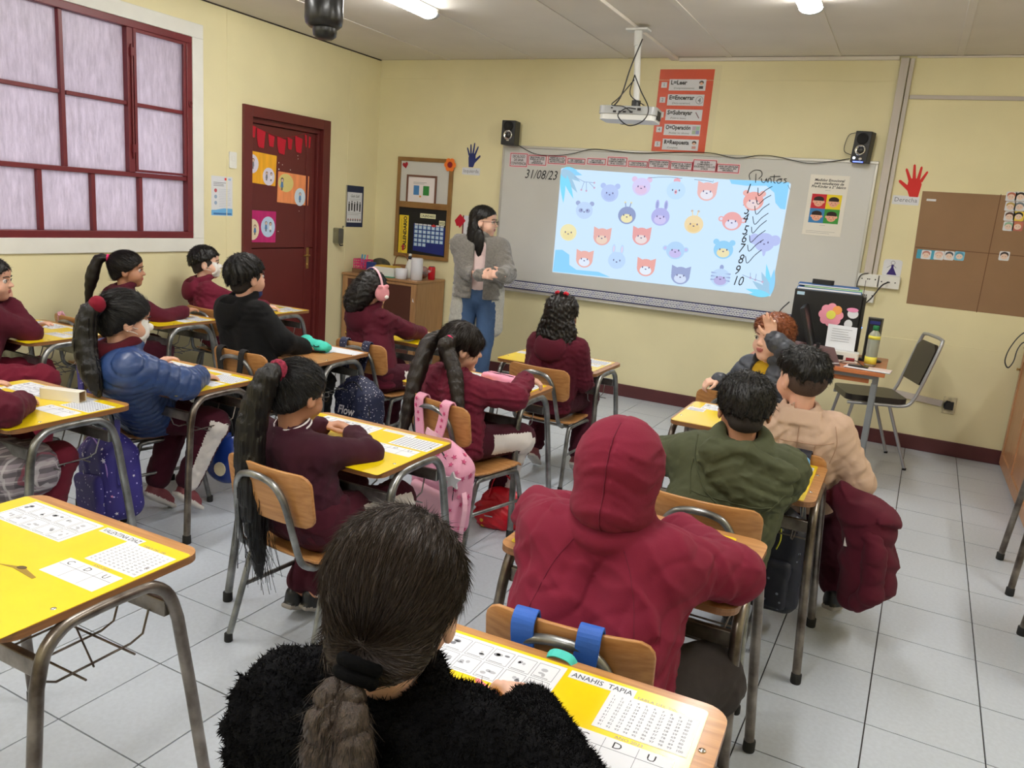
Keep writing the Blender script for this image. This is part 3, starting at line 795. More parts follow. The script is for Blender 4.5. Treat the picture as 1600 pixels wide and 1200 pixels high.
def glasses(c, m=None):
    h = c['hd']; mb = MB(); o_ = c['org']; mm = m or M_black
    for sx in (-1, 1):
        pts = [h.p(sx*(0.030+0.021*math.cos(a)), 0.094-0.006*abs(math.cos(a))*(1 if math.cos(a) > 0 else 0), 0.002+0.016*math.sin(a))-o_ for a in [2*math.pi*k/14 for k in range(14)]]
        mb.tube(pts, 0.0016*h.s, mm, 5, closed=True)
        mb.tube([h.p(sx*0.051, 0.088, 0.006)-o_, h.p(sx*0.072, 0.06, 0.006)-o_, h.p(sx*0.077, -0.005, 0.004)-o_], 0.0016*h.s, mm, 5)
    mb.tube([h.p(-0.009, 0.095, 0.005)-o_, h.p(0.009, 0.095, 0.005)-o_], 0.0015*h.s, mm, 5)
    mb.build('glasses', c['root'])
def strands(c, roots_dirs, m, name='loose_hair', r=0.0007):
    """fine loose hairs as thin tubes"""
    mb = MB()
    for pts in roots_dirs: mb.tube([p-c['org'] for p in pts], r, m, 3, caps=False)
    o = mb.build(name, c['root'], kind='stuff')
    return o

# ------------------------------------------------------------------ room shell
def struct(o): o['kind'] = 'structure'; return o
TH = 0.18
mb = MB(); mb.box((XL-TH, YB-TH, -0.12), (XR+TH, YF+TH, -0.006), M_grout); floor = struct(mb.build('floor'))
# floor tiles 33.5 cm on a slightly turned grid
TS = 0.3345; ta = math.radians(-1.2)
tm_ = MB(); g = 0.0022
tm_.box((-TS/2+g, -TS/2+g, -0.007), (TS/2-g, TS/2-g, 0.0), M_tile)
tme = None; cells = []
for i in range(-18, 10):
    for j in range(-18, 14):
        c = V((0.13, 3.20, 0))+rotz((i*TS+TS/2, j*TS+TS/2, 0), ta)
        if XL-0.1 < c.x < XR+0.1 and YB-0.1 < c.y < YF+0.1:
            d = c-V((0, 0, CH)); dep = d.dot(CF)
            vis = dep > 0.3 and abs(d.dot(CR)/dep) < 0.72 and abs(d.dot(CU)/dep) < 0.62
            cells.append((0 if vis else 1, d.length, c))
cells.sort(key=lambda t: (t[0], t[1]))
rest = MB()
for k, (v_, dd, c) in enumerate(cells):
    wall_edge = c.x < XL+TS*0.75 or c.x > XR-TS*0.75 or c.y > YF-TS*0.75 or c.y < YB+TS*0.75
    if k < 296 and not wall_edge:
        if tme is None:
            o = tm_.build('floor_tile', floor); tme = o.data
        else: o = link('floor_tile', tme, floor)
        o.location = c+V((0, 0, rnd.uniform(-0.0004, 0.0002))); o.rotation_euler = (0, 0, ta)
    else:
        X = Matrix.Translation(c) @ Matrix.Rotation(ta, 4, 'Z')
        x0, x1, y0, y1 = -TS/2+g, TS/2-g, -TS/2+g, TS/2-g
        if c.x < XL+TS*0.75: x0 = max(x0, XL-c.x)
        if c.x > XR-TS*0.75: x1 = min(x1, XR-c.x)
        if c.y > YF-TS*0.75: y1 = min(y1, YF-c.y)
        if c.y < YB+TS*0.75: y0 = max(y0, YB-c.y)
        if x1 > x0 and y1 > y0: rest.box((x0, y0, -0.007), (x1, y1, 0), M_tile, X=X)
rest.build('floor_tile', floor, kind='stuff')

WY0, WY1, WZ0, WZ1 = 1.25, 4.20, 1.10, 2.475      # window opening in the left wall
DY0, DY1, DZ1 = 4.68, 5.68, 2.10                  # door opening
mb = MB()
for a, b in (((YB, 0), (WY0, ZC)), ((WY0, 0), (WY1, WZ0)), ((WY0, WZ1), (WY1, ZC)), ((WY1, 0), (DY0, ZC)), ((DY0, DZ1), (DY1, ZC)), ((DY1, 0), (YF, ZC))):
    mb.box((XL-TH, a[0], a[1]), (XL, b[0], b[1]), M_wall)
struct(mb.build('wall_left'))
mb = MB(); mb.box((XL-TH, YF, 0), (XR+TH, YF+TH, ZC), M_wall); struct(mb.build('wall_front'))
mb = MB(); mb.box((XR, YB, 0), (XR+TH, YF, ZC), M_wall); struct(mb.build('wall_right'))
mb = MB(); mb.box((XL-TH, YB-TH, 0), (XR+TH, YB, ZC), M_wall); struct(mb.build('wall_back'))
# ceiling with boards and battens
mb = MB(); mb.box((XL-TH, YB-TH, ZC+0.008), (XR+TH, YF+TH, ZC+0.12), mat('dark_gap', rgb(60, 52, 46), 0.9)); ceil = struct(mb.build('ceiling'))
bx_ = [XL, -3.96, -3.13, -2.30, -1.47, -0.70, 0.07, 0.86, 1.62, XR]; by_ = [YB, -0.6, 1.0, 2.6, 4.3, YF]
for i in range(len(bx_)-1):
    for j in range(len(by_)-1):
        p = MB(); p.box((bx_[i]+0.004, by_[j]+0.004, ZC), (bx_[i+1]-0.004, by_[j+1]-0.006, ZC+0.008), M_ceil); p.build('ceiling_panel', ceil)
for i, x in enumerate(bx_[1:-1]):
    p = MB(); w = 0.022; p.box((x-w, YB+0.002, ZC-0.006), (x+w, YF-0.002, ZC-0.0005), M_ceil); p.build('ceiling_batten', ceil, bevel=0.002)
p = MB(); p.box((-1.925, 2.0, ZC-0.022), (-1.865, YF-0.002, ZC-0.0005), M_ceil); p.build('ceiling_batten', ceil, bevel=0.003)
for y in by_[1:-1]:
    for i in range(len(bx_)-1):
        p = MB(); p.box((bx_[i]+0.024, y-0.012, ZC-0.004), (bx_[i+1]-0.024, y+0.012, ZC-0.0005), M_ceil); p.build('ceiling_batten', ceil)
p = MB(); p.box((-1.86, YF-0.03, ZC-0.028), (-0.30, YF-0.001, ZC-0.003), M_ceil); struct(p.build('trim_1', bevel=0.003))
p = MB(); p.box((-0.19, YF-0.02, ZC-0.014), (XR, YF-0.001, ZC-0.003), M_ceil); struct(p.build('trim_2', bevel=0.002))
p = MB(); p.tube([(XL+0.006, YB+0.01, ZC-0.004), (XL+0.006, YF-0.01, ZC-0.004)], 0.006, mat('dark_gap', rgb(60, 52, 46)), 6); struct(p.build('trim_3'))
# raised plaster band low on the front wall, dado ledge left
p = MB(); p.box((-3.3, YF-0.006, 0.0), (XR-0.002, YF, 0.80), M_wall); struct(p.build('trim_4', bevel=0.004))
p = MB(); p.box((XL+0.002, YF-0.003, 2.572), (-0.30, YF, 2.578), M_wall); struct(p.build('trim_5', bevel=0.001))
for k_, y_ in enumerate((4.52, 5.95)): p = MB(); p.box((XL, y_, 0.106), (XL+0.003, y_+0.006, ZC-0.012), M_wall); struct(p.build('trim_%d' % (6+k_), bevel=0.001))
# baseboards
p = MB(); p.box((XL, YF-0.020, 0), (XR, YF-0.0062, 0.105), M_base); struct(p.build('baseboard_front', bevel=0.004))
p = MB(); p.box((XL, YB, 0), (XL+0.014, DY0-0.1, 0.105), M_base); p.box((XL, DY1+0.1, 0), (XL+0.014, YF-0.021, 0.105), M_base); struct(p.build('baseboard_left', bevel=0.004))
p = MB(); p.box((XR-0.014, YB, 0), (XR, YF-0.021, 0.105), M_base); struct(p.build('baseboard_right', bevel=0.004))
p = MB(); p.box((XL+0.015, YB, 0), (XR-0.015, YB+0.014, 0.105), M_base); struct(p.build('baseboard_back', bevel=0.004))

# ---- window
M_glass = bpy.data.materials.new('frosted_ribbed_glass'); M_glass.use_nodes = True
nt = M_glass.node_tree; b = nt.nodes['Principled BSDF']; out = nt.nodes['Material Output']
b.inputs['Base Color'].default_value = (*rgb(214, 206, 216), 1); b.inputs['Roughness'].default_value = 0.25
tr_ = nt.nodes.new('ShaderNodeBsdfTranslucent'); tr_.inputs[0].default_value = (*rgb(232, 220, 236), 1)
mx = nt.nodes.new('ShaderNodeMixShader'); mx.inputs[0].default_value = 0.72
nt.links.new(b.outputs[0], mx.inputs[1]); nt.links.new(tr_.outputs[0], mx.inputs[2]); nt.links.new(mx.outputs[0], out.inputs['Surface'])
tc = nt.nodes.new('ShaderNodeTexCoord'); mp = nt.nodes.new('ShaderNodeMapping'); mp.inputs['Scale'].default_value = (1, 18, 3.0)
nz = nt.nodes.new('ShaderNodeTexNoise'); nz.inputs['Scale'].default_value = 2.2; nz.inputs['Detail'].default_value = 8; nz.inputs['Roughness'].default_value = 0.75
cr = nt.nodes.new('ShaderNodeValToRGB'); cr.color_ramp.elements[0].color = (*rgb(206, 200, 208), 1); cr.color_ramp.elements[1].color = (*rgb(244, 238, 246), 1)
cr.color_ramp.elements[0].position = 0.35; cr.color_ramp.elements[1].position = 0.65
nt.links.new(tc.outputs['Object'], mp.inputs[0]); nt.links.new(mp.outputs[0], nz.inputs[0]); nt.links.new(nz.outputs[0], cr.inputs[0]); nt.links.new(cr.outputs[0], tr_.inputs[0])
mb = MB()
win_ = thing('window_1', None, None, (XL, 0, 0)); win_['kind'] = 'structure'
p = MB(); s_ = 0.095
for a, b_ in (((WY0-s_, WZ0-s_), (WY1+s_, WZ0)), ((WY0-s_, WZ1), (WY1+s_, WZ1+s_)), ((WY0-s_, WZ0), (WY0, WZ1)), ((WY1, WZ0), (WY1+s_, WZ1))):
    p.box((-0.02, a[0], a[1]), (0.014, b_[0], b_[1]), M_white)
p.build('window_surround', win_, bevel=0.004)
p = MB(); f_ = 0.045
for a, b_ in (((WY0, WZ0), (WY1, WZ0+f_)), ((WY0, WZ1-f_), (WY1, WZ1)), ((WY0, WZ0+f_), (WY0+f_, WZ1-f_)), ((WY1-f_, WZ0+f_), (WY1, WZ1-f_))):
    p.box((-0.10, a[0], a[1]), (0.008, b_[0], b_[1]), M_frame)
p.build('window_frame', win_, bevel=0.003)
top_y = [WY1-f_, 3.71, 3.25, 2.79, 2.33, 1.87, WY0+f_]; bot_y = [WY1-f_, 3.78, 3.43, 3.08, 2.73, 2.38, 2.03, 1.68, WY0+f_]
zt, zm, zb = WZ1-f_, 1.965, 1.515
def mull(y0, z0, y1, z1, d=0.0, name='mullion'):
    p = MB(); p.box((-0.07, y0, z0), (-0.012+d, y1, z1), M_frame); p.build(name, win_, bevel=0.003)
mull(WY0+f_, zb-0.014, WY1-f_, zb+0.016, 0.006, 'transom')
for k in range(len(top_y)-1):
    y1, y0 = top_y[k], top_y[k+1]
    if k < len(top_y)-2: mull(y0-(0.022 if k == 0 else 0.013), zb+0.016, y0+(0.022 if k == 0 else 0.013), zt, 0.012 if k == 0 else 0)
    e = 0.022
    mull(y0+e, zm-0.012, y1-(0.0 if k == 0 else e), zm+0.012, 0, 'glazing_bar')
    for za, zc in ((zb+0.016, zm-0.012), (zm+0.012, zt)):
        g = MB(); g.box((-0.046, y0+0.013, za), (-0.041, y1-0.013*(k > 0), zc), M_glass); g.build('pane', win_)
for k in range(len(bot_y)-1):
    y1, y0 = bot_y[k], bot_y[k+1]
    if k < len(bot_y)-2: mull(y0-0.014, WZ0+f_, y0+0.014, zb-0.014)
    g = MB(); g.box((-0.046, y0+0.014, WZ0+f_), (-0.041, y1-0.014*(k > 0), zb-0.014), M_glass); g.build('pane', win_)
# opening sash edge by the right-hand top panes + bolt
p = MB(); p.box((-0.012, 3.735, zb+0.02), (0.004, 3.755, zt), M_frame); p.box((-0.012, WY1-f_-0.022, zb+0.02), (0.002, WY1-f_, zt), M_frame)
p.box((-0.012, 3.755, zt-0.02), (0.002, WY1-f_-0.022, zt), M_frame); p.box((-0.012, 3.755, zb+0.02), (0.002, WY1-f_-0.022, zb+0.036), M_frame); p.build('sash_frame', win_, bevel=0.002)
p = MB(); p.tube([(0.010, 3.715, 1.62), (0.010, 3.715, 2.33)], 0.006, M_frame, 8); p.box((0.0, 3.705, 2.26), (0.018, 3.727, 2.31), M_frame); p.box((0.0, 3.705, 1.66), (0.018, 3.727, 1.71), M_frame); p.build('window_bolt', win_)
p = MB(); p.tube([(0.014, WY1-0.02+0.012*math.cos(a), 2.03+0.02*math.sin(a)) for a in [k*0.7 for k in range(9)]], 0.003, M_frame, 6); p.build('window_latch', win_)
# what stands outside the window: corrugated awning, its joists and a yard wall
p = MB()
xs = [(-XL*0+XL-TH-0.02-0.016*k, 2.62-0.0035*k+0.008*math.sin(k*1.3)) for k in range(70)]
for k in range(69):
    (xa, za), (xb, zb_) = xs[k], xs[k+1]
    p.add([(xa, 0.0, za), (xa, 5.2, za), (xb, 5.2, zb_), (xb, 0.0, zb_)], [(0, 1, 2, 3)], mat('awning_grey', rgb(120, 116, 120), 0.6), True)
tag(p.build('awning'), 'grey corrugated awning outside above the window', 'awning')
for k in range(3):
    p = MB(); p.box((XL-TH-0.30-k*0.32, 0.0, 2.50-k*0.05), (XL-TH-0.25-k*0.32, 5.2, 2.56-k*0.05), mat('awning_timber', rgb(120, 100, 90), 0.7))
    tag(p.build('awning_rail'), 'timber rail under the awning outside the window, '+('nearest the glass', 'second from the glass', 'furthest from the glass')[k], 'rail', 'rails under the awning')
p = MB(); p.box((XL-2.2, -1, -0.1), (XL-2.1, 6, 1.3), mat('yard_wall', rgb(190, 176, 186), 0.8)); struct(p.build('exterior_wall'))
p = MB(); p.box((XL-2.1, -1, -0.12), (XL-TH-0.001, 6, -0.02), mat('yard_concrete', rgb(150, 146, 146), 0.9)); struct(p.build('exterior_ground'))

# ---- door
dr = thing('door_1', None, None, (XL, 0, 0)); dr['kind'] = 'structure'
p = MB(); j = 0.085
p.box((-0.16, DY0-0.005, 0), (0.022, DY0+j, DZ1+0.005), M_door); p.box((-0.16, DY1-j, 0), (0.022, DY1+0.005, DZ1+0.005), M_door); p.box((-0.16, DY0+j, DZ1-j+0.01), (0.022, DY1-j, DZ1+0.005), M_door)
p.box((-0.16, DY0+j, DZ1-j-0.03), (-0.02, DY1-j, DZ1-j+0.01), M_door); p.box((-0.16, DY1-j-0.028, 0), (-0.02, DY1-j, DZ1-j-0.03), M_door)
p.build('door_frame', dr, bevel=0.003)
LY0, LY1, LX = DY0+j, DY1-j-0.03, -0.045
lf = MB(); lf.box((LX-0.04, LY0+0.003, 0.006), (LX, LY1-0.003, 1.012), M_door); lf.box((LX-0.04, LY0+0.003, 1.020), (LX, LY1-0.003, DZ1-j-0.034), M_door)
leaf = lf.build('door_leaf', dr, bevel=0.002)
p = MB(); p.box((LX-0.075, LY0-0.03, 0.001), (LX-0.042, LY1+0.03, DZ1-j), M_door); p.build('door_backing', dr)
p = MB(); p.box((LX, LY1-0.115, 0.01), (LX+0.006, LY1-0.09, DZ1-j-0.035), M_door); p.build('door_bead', dr, bevel=0.002)
hy = onx(480, 402, XL-0.04).y; hz = onx(480, 402, XL-0.04).z
p = MB(); p.box((LX, hy-0.018, hz-0.10), (LX+0.006, hy+0.018, hz+0.085), M_brass)
p.tube([(LX, hy, hz+0.02), (LX+0.035, hy, hz+0.02), (LX+0.042, hy-0.02, hz+0.02), (LX+0.042, hy-0.085, hz+0.018)], 0.0075, M_brass, 8)
p.lathe([(0.008, 0), (0.010, 0.012), (0.006, 0.016)], M_brass, 10, X=basis((LX, hy, hz-0.06), (0, 1, 0), (0, 0, 1))); p.build('door_handle', dr, bevel=0.001)
# paint chips on the door and frame
p = MB()
for k in range(16):
    y = rnd.uniform(LY0+0.03, LY1-0.12); z = rnd.choice([rnd.uniform(1.1, 1.95), rnd.uniform(1.5, 1.8)])
    r = rnd.uniform(0.003, 0.006); p.disc((0, 0, 0), r, M_white, 0.0004, 7, X=basis((LX, y, z), (0, 1, 0), (0, 0, 1)), ry=r*rnd.uniform(0.5, 1.4))
p.build('paint_chips', dr, kind='stuff')

# door decorations (glued on the leaf)
XD = XL+LX+0.002
def dpt(px, py): return onx(px, py, XD)
bt = thing('bunting', 'red paper bunting of seven torn flags across the top of the door', 'bunting', (XD, 0, 0))
fl = [(393, 193, 16, 16), (408, 201, 16, 24), (424, 210, 12, 16), (440, 214, 16, 22), (453, 215, 10, 16), (467, 213, 14, 22), (481, 211, 12, 17)]
M_flag = mat('red_felt_paper', rgb(190, 24, 46), 0.85, bump=0.2, bscale=80)
for (px, py, w, h_) in fl:
    a = dpt(px-w/2+1, py-1+ (px-440)*0.0); b2 = dpt(px+w/2-1, py+2.5)
    wl = (b2.y-a.y); hh = h_/172.0
    f = MB(); pts = [(0, 0), (0.012, -hh*0.55), (wl*0.30, -hh*0.93)]
    n = 6
    for k in range(n+1): pts.append((wl*0.34+(wl*0.62)*k/n, -hh*(0.95+0.07*(k % 2))))
    pts += [(wl*0.97, -hh*0.5), (wl, -0.008)]
    f.prism(list(reversed(pts)), 0.001, 0.0022, M_flag, X=basis((0, a.y, a.z), (0, 1, -0.10), (0, 0, 1)))
    f.build('flag', bt)
st = MB(); st.tube(spline([(0.002, dpt(386, 192).y, dpt(386, 192).z), (0.003, dpt(415, 206).y, dpt(415, 206).z), (0.003, dpt(445, 215).y, dpt(445, 215).z), (0.003, dpt(487, 206).y, dpt(487, 206).z)], 6), 0.0012, M_flag, 5)
st.build('string', bt)
p = MB(); p.disc((0, 0, 0), 0.010, M_paper, 0.003, 12, X=basis((0.0005, dpt(487, 206).y, dpt(487, 206).z), (0, 1, 0), (0, 0, 1))); p.build('pin', bt)

PEN = mat('pencil_line', rgb(70, 66, 72), 0.8)
def doodle_person(mb, x, y, s, hairc, bodyc, z=0.0014, sk=None):
    sk = sk or mat('drawn_skin', rgb(224, 196, 182), 0.8)
    mb.prism([(x-0.30*s, y-1.0*s), (x+0.30*s, y-1.0*s), (x+0.20*s, y-0.25*s), (x-0.20*s, y-0.25*s)], z, z+0.0003, bodyc)
    mb.prism(circ(x, y, 0.30*s, 0.32*s, 12), z+0.0003, z+0.0006, hairc)
    mb.prism(circ(x, y-0.06*s, 0.22*s, 0.22*s, 12), z+0.0006, z+0.0009, sk)
    for sx in (-1, 1): mb.prism(circ(x+sx*0.08*s, y-0.05*s, 0.025*s, seg=6), z+0.0009, z+0.0011, PEN)
    mb.prism([(x-0.16*s, y-1.0*s), (x-0.03*s, y-1.0*s), (x-0.03*s, y-1.4*s), (x-0.16*s, y-1.4*s)], z, z+0.0003, PEN)
    mb.prism([(x+0.03*s, y-1.0*s), (x+0.16*s, y-1.0*s), (x+0.16*s, y-1.4*s), (x+0.03*s, y-1.4*s)], z, z+0.0003, PEN)
def door_poster(label, tl, tr, br, bl, base, patches):
    A_, B_, C_, D_ = dpt(*tl), dpt(*tr), dpt(*br), dpt(*bl)
    w = ((B_.y-A_.y)+(C_.y-D_.y))/2; h_ = ((A_.z-D_.z)+(B_.z-C_.z))/2
    t = thing('door_poster', label, 'poster', (XD, (A_.y+D_.y)/2, (A_.z+D_.z)/2-h_/2), group='handmade posters on the door')
    rot = math.atan2((B_.z-A_.z), w)
    X = basis((0, 0, 0), (0, 1, math.tan(rot)), (0, 0, 1))
    p = MB(); p.prism(rrect(0, 0, w, h_, 0.006, 3), 0.0, 0.0012, base, X=X); p.build('sheet', t)
    for (cx, cy, rx, ry, col, ppl) in patches:
        q = MB(); q.prism(circ(cx*w, cy*h_, rx*w, ry*h_, 22), 0.0012, 0.0016, col, X=X)
        q.X = X
        for (dx, dy, s, hc, bc) in ppl: doodle_person(q, cx*w+dx*w, cy*h_+dy*h_, s*h_, hc, bc, 0.0018)
        q.build('drawing', t)
    return t
gy = flat(130, 132, 140); bl_ = flat(90, 130, 180); dk_ = flat(60, 50, 48); brn = flat(130, 90, 60); wt_ = flat(238, 236, 240); lv = flat(222, 216, 234)
M_or = mat('golden_card', rgb(246, 176, 40), 0.6, var=0.12, vscale=9, stretch=(1, 3, 0.6)); M_or2 = mat('orange_card', rgb(244, 152, 96), 0.6, var=0.12, vscale=9, stretch=(1, 3, 0.6)); M_mg = mat('magenta_card', rgb(190, 36, 112), 0.6, var=0.12, vscale=9, stretch=(1, 3, 0.6))
door_poster('golden yellow sheet with two drawn figures bubbles, topmost on the door', (382, 233), (431, 243), (430, 290), (383, 284), M_or, [(0.21, 0.60, 0.20, 0.30, lv, [(0.02, 0.12, 0.20, brn, gy)]), (0.76, 0.28, 0.20, 0.29, lv, [(-0.07, 0.10, 0.17, brn, gy), (0.08, 0.10, 0.17, dk_, wt_)])])
door_poster('orange sheet with a green and a white bubble, in the middle of the door', (433, 267), (480, 275), (483, 321), (433, 316), M_or2, [(0.25, 0.66, 0.24, 0.30, flat(222, 206, 130), [(-0.12, 0.08, 0.24, dk_, bl_)]), (0.72, 0.26, 0.18, 0.30, flat(206, 222, 236), [(0, 0.10, 0.20, gy, bl_)])])
door_poster('magenta sheet with two drawn couples, lowest on the door', (384, 328), (431, 331), (430, 380), (384, 378), M_mg, [(0.22, 0.40, 0.21, 0.33, flat(240, 222, 190), [(-0.08, 0.12, 0.19, gy, gy), (0.07, 0.10, 0.19, brn, bl_)]), (0.73, 0.50, 0.24, 0.33, flat(190, 212, 238), [(-0.07, 0.12, 0.19, gy, bl_), (0.08, 0.10, 0.19, dk_, wt_)])])

# ---- left wall bits
def lpt(px, py): return onx(px, py, XL)
a = lpt(356, 237); c = lpt(370, 263)
sw = thing('light_switch', 'white double rocker light switch left of the door', 'light switch', (XL, (a.y+c.y)/2, (a.z+c.z)/2))
p = MB(); p.prism(rrect(-0.036, -0.060, 0.036, 0.060, 0.010), 0, 0.009, M_white, X=basis((0, 0, 0), (0, 1, 0), (0, 0, 1))); p.build('plate', sw, bevel=0.002)
p = MB(); p.box((0.009, -0.014, -0.005), (0.014, 0.014, 0.03), M_white); p.build('rocker', sw, bevel=0.002)
def lines(mb, x0, y0, x1, n, dy, m=None, z=0.0009, th=0.0016, jit=0.25, seed=1):
    r = random.Random(seed)
    for k in range(n):
        xe = x1-(x1-x0)*r.uniform(0, jit); mb.box((x0, y0-k*dy-th, z), (xe, y0-k*dy, z+0.0002), m or M_ink)
a = lpt(330, 274); c = lpt(363, 338)
nt_ = thing('notice_sheet', 'white printed notice with blue wavy foot, on the wall between window and door', 'notice', (XL, a.y, c.z))
w, h_ = c.y-a.y, a.z-c.z; X = basis((0, 0, 0), (0, 1, 0), (0, 0, 1))
p = MB(); p.prism(rrect(0, 0, w, h_, 0.003, 2), 0.0002, 0.0008, M_paper, X=X); p.build('sheet', nt_)
p = MB(); p.X = X; p.prism([(0, 0.004), (w, 0.004), (w, 0.055)]+[(w*(1-t), 0.05+0.008*math.sin(t*5)) for t in (0.2, 0.4, 0.6, 0.8, 1.0)], 0.0008, 0.0011, flat(110, 176, 226))
p.prism([(0.02, 0.010), (w-0.01, 0.010), (w-0.01, 0.022), (0.02, 0.022)], 0.0011, 0.0013, flat(60, 110, 170))
p.box((w*0.62, h_-0.028, 0.0008), (w*0.74, h_-0.010, 0.0011), flat(200, 50, 60)); p.box((w*0.80, h_-0.026, 0.0008), (w*0.92, h_-0.012, 0.0011), flat(160, 190, 220))
lines(p, 0.02, h_-0.045, w*0.7, 3, 0.011, M_ink, th=0.004); lines(p, w*0.36, h_-0.095, w*0.93, 11, 0.0125, mat('pale_print', rgb(160, 170, 190), 0.8), seed=3)
for k in range(3): p.prism(circ(w*0.20, h_-0.105-k*0.045, 0.014, seg=14), 0.0008, 0.0011, flat(150, 170, 196) if k else flat(190, 90, 96))
p.build('print', nt_)
a = lpt(541, 289); c = lpt(566, 355)
ps = thing('navy_poster', 'narrow navy poster with a white panel of five dark silhouettes, right of the door', 'poster', (XL, a.y, c.z)); w, h_ = c.y-a.y, a.z-c.z
p = MB(); p.box((0.0002, 0, 0), (0.0014, w, h_), flat(28, 40, 74)); p.build('sheet', ps)
p = MB(); p.X = X; p.box((w*0.08, h_*0.11, 0.0014), (w*0.92, h_*0.84, 0.0017), M_paper)
tm = text_mesh('Gabi Sofi', 0.035, 'CENTER', 0.3); p.raw(tm, M_inkd, X=Matrix.Translation((w/2, h_*0.72, 0.0018)))
lines(p, w*0.2, h_*0.68, w*0.85, 2, 0.012, M_ink, z=0.0017)
for k in range(5):
    x = w*(0.19+0.155*k); y = h_*(0.38+0.02*(k % 2)); p.prism([(x-0.009, y), (x+0.009, y), (x+0.011, y+0.07), (x-0.011, y+0.07)], 0.0017, 0.0020, M_inkd); p.prism(circ(x, y+0.08, 0.008, seg=8), 0.0017, 0.002, M_inkd)
lines(p, w*0.12, h_*0.34, w*0.9, 2, 0.014, M_inkd, z=0.0017)
for k in range(6): x = w*(0.16+0.135*k); p.prism(circ(x, h_*0.17, 0.012, seg=8), 0.0017, 0.002, M_ink); p.prism(circ(x, h_*0.19, 0.007, seg=8), 0.002, 0.0022, flat(180, 110, 100))
p.build('print', ps)
c = lpt(524, 368)
sd_ = thing('soap_dispenser', 'small steel soap dispenser on the wall right of the door', 'dispenser', (XL, c.y, c.z))
p = MB(); M_st = mat('brushed_steel', rgb(150, 150, 140), 0.3, metal=0.9, var=0.1, vscale=20); p.prism(rrect(-0.034, -0.07, 0.034, 0.07, 0.014), 0, 0.065, M_st, X=X); p.build('case', sd_, bevel=0.006)
p = MB(); p.tube([(0.05, 0.036, 0.075), (0.06, 0.036, 0.09)], 0.006, M_st, 8); p.build('lock', sd_)
p = MB(); p.tube([(0.045, 0.005, -0.07), (0.05, 0.01, -0.085), (0.06, 0.035, -0.082)], 0.006, M_black, 8); p.build('nozzle', sd_)

# ------------------------------------------------------------------ front wall
def fpt(px, py, d=0.0): return ony(px, py, YF-d)
# whiteboard (x -3.33..-0.30, z 0.80..2.02)
BX0, BX1, BZ0, BZ1 = -3.335, -0.315, 0.785, 2.03
wb = thing('whiteboard', 'long white marker board with aluminium frame on the front wall', 'whiteboard', ((BX0+BX1)/2, YF, (BZ0+BZ1)/2)); bw, bh = (BX1-BX0)/2, (BZ1-BZ0)/2
M_wb = mat('whiteboard_enamel', rgb(206, 206, 202), 0.32, var=0.02, vscale=3)
p = MB(); p.box((-bw+0.015, -0.024, -bh+0.015), (bw-0.015, -0.004, bh-0.015), M_wb); p.build('board_surface', wb)
p = MB(); M_al = mat('aluminium', rgb(190, 188, 182), 0.35, metal=0.5)
for a, b_ in (((-bw, bh-0.02), (bw, bh)), ((-bw, -bh), (bw, -bh+0.02)), ((-bw, -bh+0.02), (-bw+0.02, bh-0.02)), ((bw-0.02, -bh+0.02), (bw, bh-0.02))): p.box((a[0], -0.032, a[1]), (b_[0], -0.001, b_[1]), M_al)
p.build('board_frame', wb, bevel=0.003)
p = MB(); p.box((-bw+0.05, -0.075, -bh-0.006), (bw-0.05, -0.0325, -bh+0.004), M_al); p.build('pen_tray', wb, bevel=0.002)
strip = thing('number_strip', 'printed blue and white number strip along the foot of the whiteboard', 'number strip', ((BX0+BX1)/2, YF-0.034, BZ0))
sx0, sx1 = BX0+0.03, fpt(1238, 500).x; sx0 -= (BX0+BX1)/2; sx1 -= (BX0+BX1)/2
p = MB(); p.box((sx0, -0.0015, 0.016), (sx1, 0, 0.092), flat(46, 50, 96)); p.build('backing', strip)
p = MB(); n = 100
for k in range(n):
    x = sx0+0.012+(sx1-sx0-0.024)*k/n; dx = (sx1-sx0-0.024)/n
    for r_ in range(2): p.box((x+0.0015, -0.0025, 0.026+r_*0.030), (x+dx-0.0015, -0.0015, 0.052+r_*0.030), M_paper if (k*7+r_*3) % 5 else flat(206, 208, 226))
    p.box((x+dx*0.3, -0.003, 0.034), (x+dx*0.7, -0.0025, 0.044), M_ink); p.box((x+dx*0.3, -0.003, 0.064), (x+dx*0.7, -0.0025, 0.073), M_ink)
p.build('number_cells', strip, kind='stuff')

# ---- projected picture: the projector's light, built as thin self-glowing shapes on the board
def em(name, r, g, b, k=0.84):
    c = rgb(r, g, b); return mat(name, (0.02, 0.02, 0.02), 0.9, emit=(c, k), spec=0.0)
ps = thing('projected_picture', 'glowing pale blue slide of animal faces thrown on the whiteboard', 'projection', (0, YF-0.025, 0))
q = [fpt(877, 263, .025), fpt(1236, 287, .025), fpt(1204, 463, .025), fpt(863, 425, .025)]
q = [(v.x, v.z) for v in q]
PX = basis((0, 0, 0), (1, 0, 0), (0, 0, 1))
def cli(pts):      # keep pts inside the slide
    x0, x1 = (q[0][0]+q[3][0])/2, (q[1][0]+q[2][0])/2; z0, z1 = (q[2][1]+q[3][1])/2, (q[0][1]+q[1][1])/2
    return [(min(max(x, x0), x1), min(max(z, z0), z1)) for x, z in pts]
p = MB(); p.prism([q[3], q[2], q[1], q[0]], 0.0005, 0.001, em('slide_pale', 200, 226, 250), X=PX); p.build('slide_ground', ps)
def bz(X_, Y_): v = fpt(760+X_/3.2, 220+Y_/3.2, .025); return v.x, v.z
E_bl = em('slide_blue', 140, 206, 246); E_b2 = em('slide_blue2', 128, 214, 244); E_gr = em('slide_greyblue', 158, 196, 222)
z0_, z1_ = 0.001, 0.0013
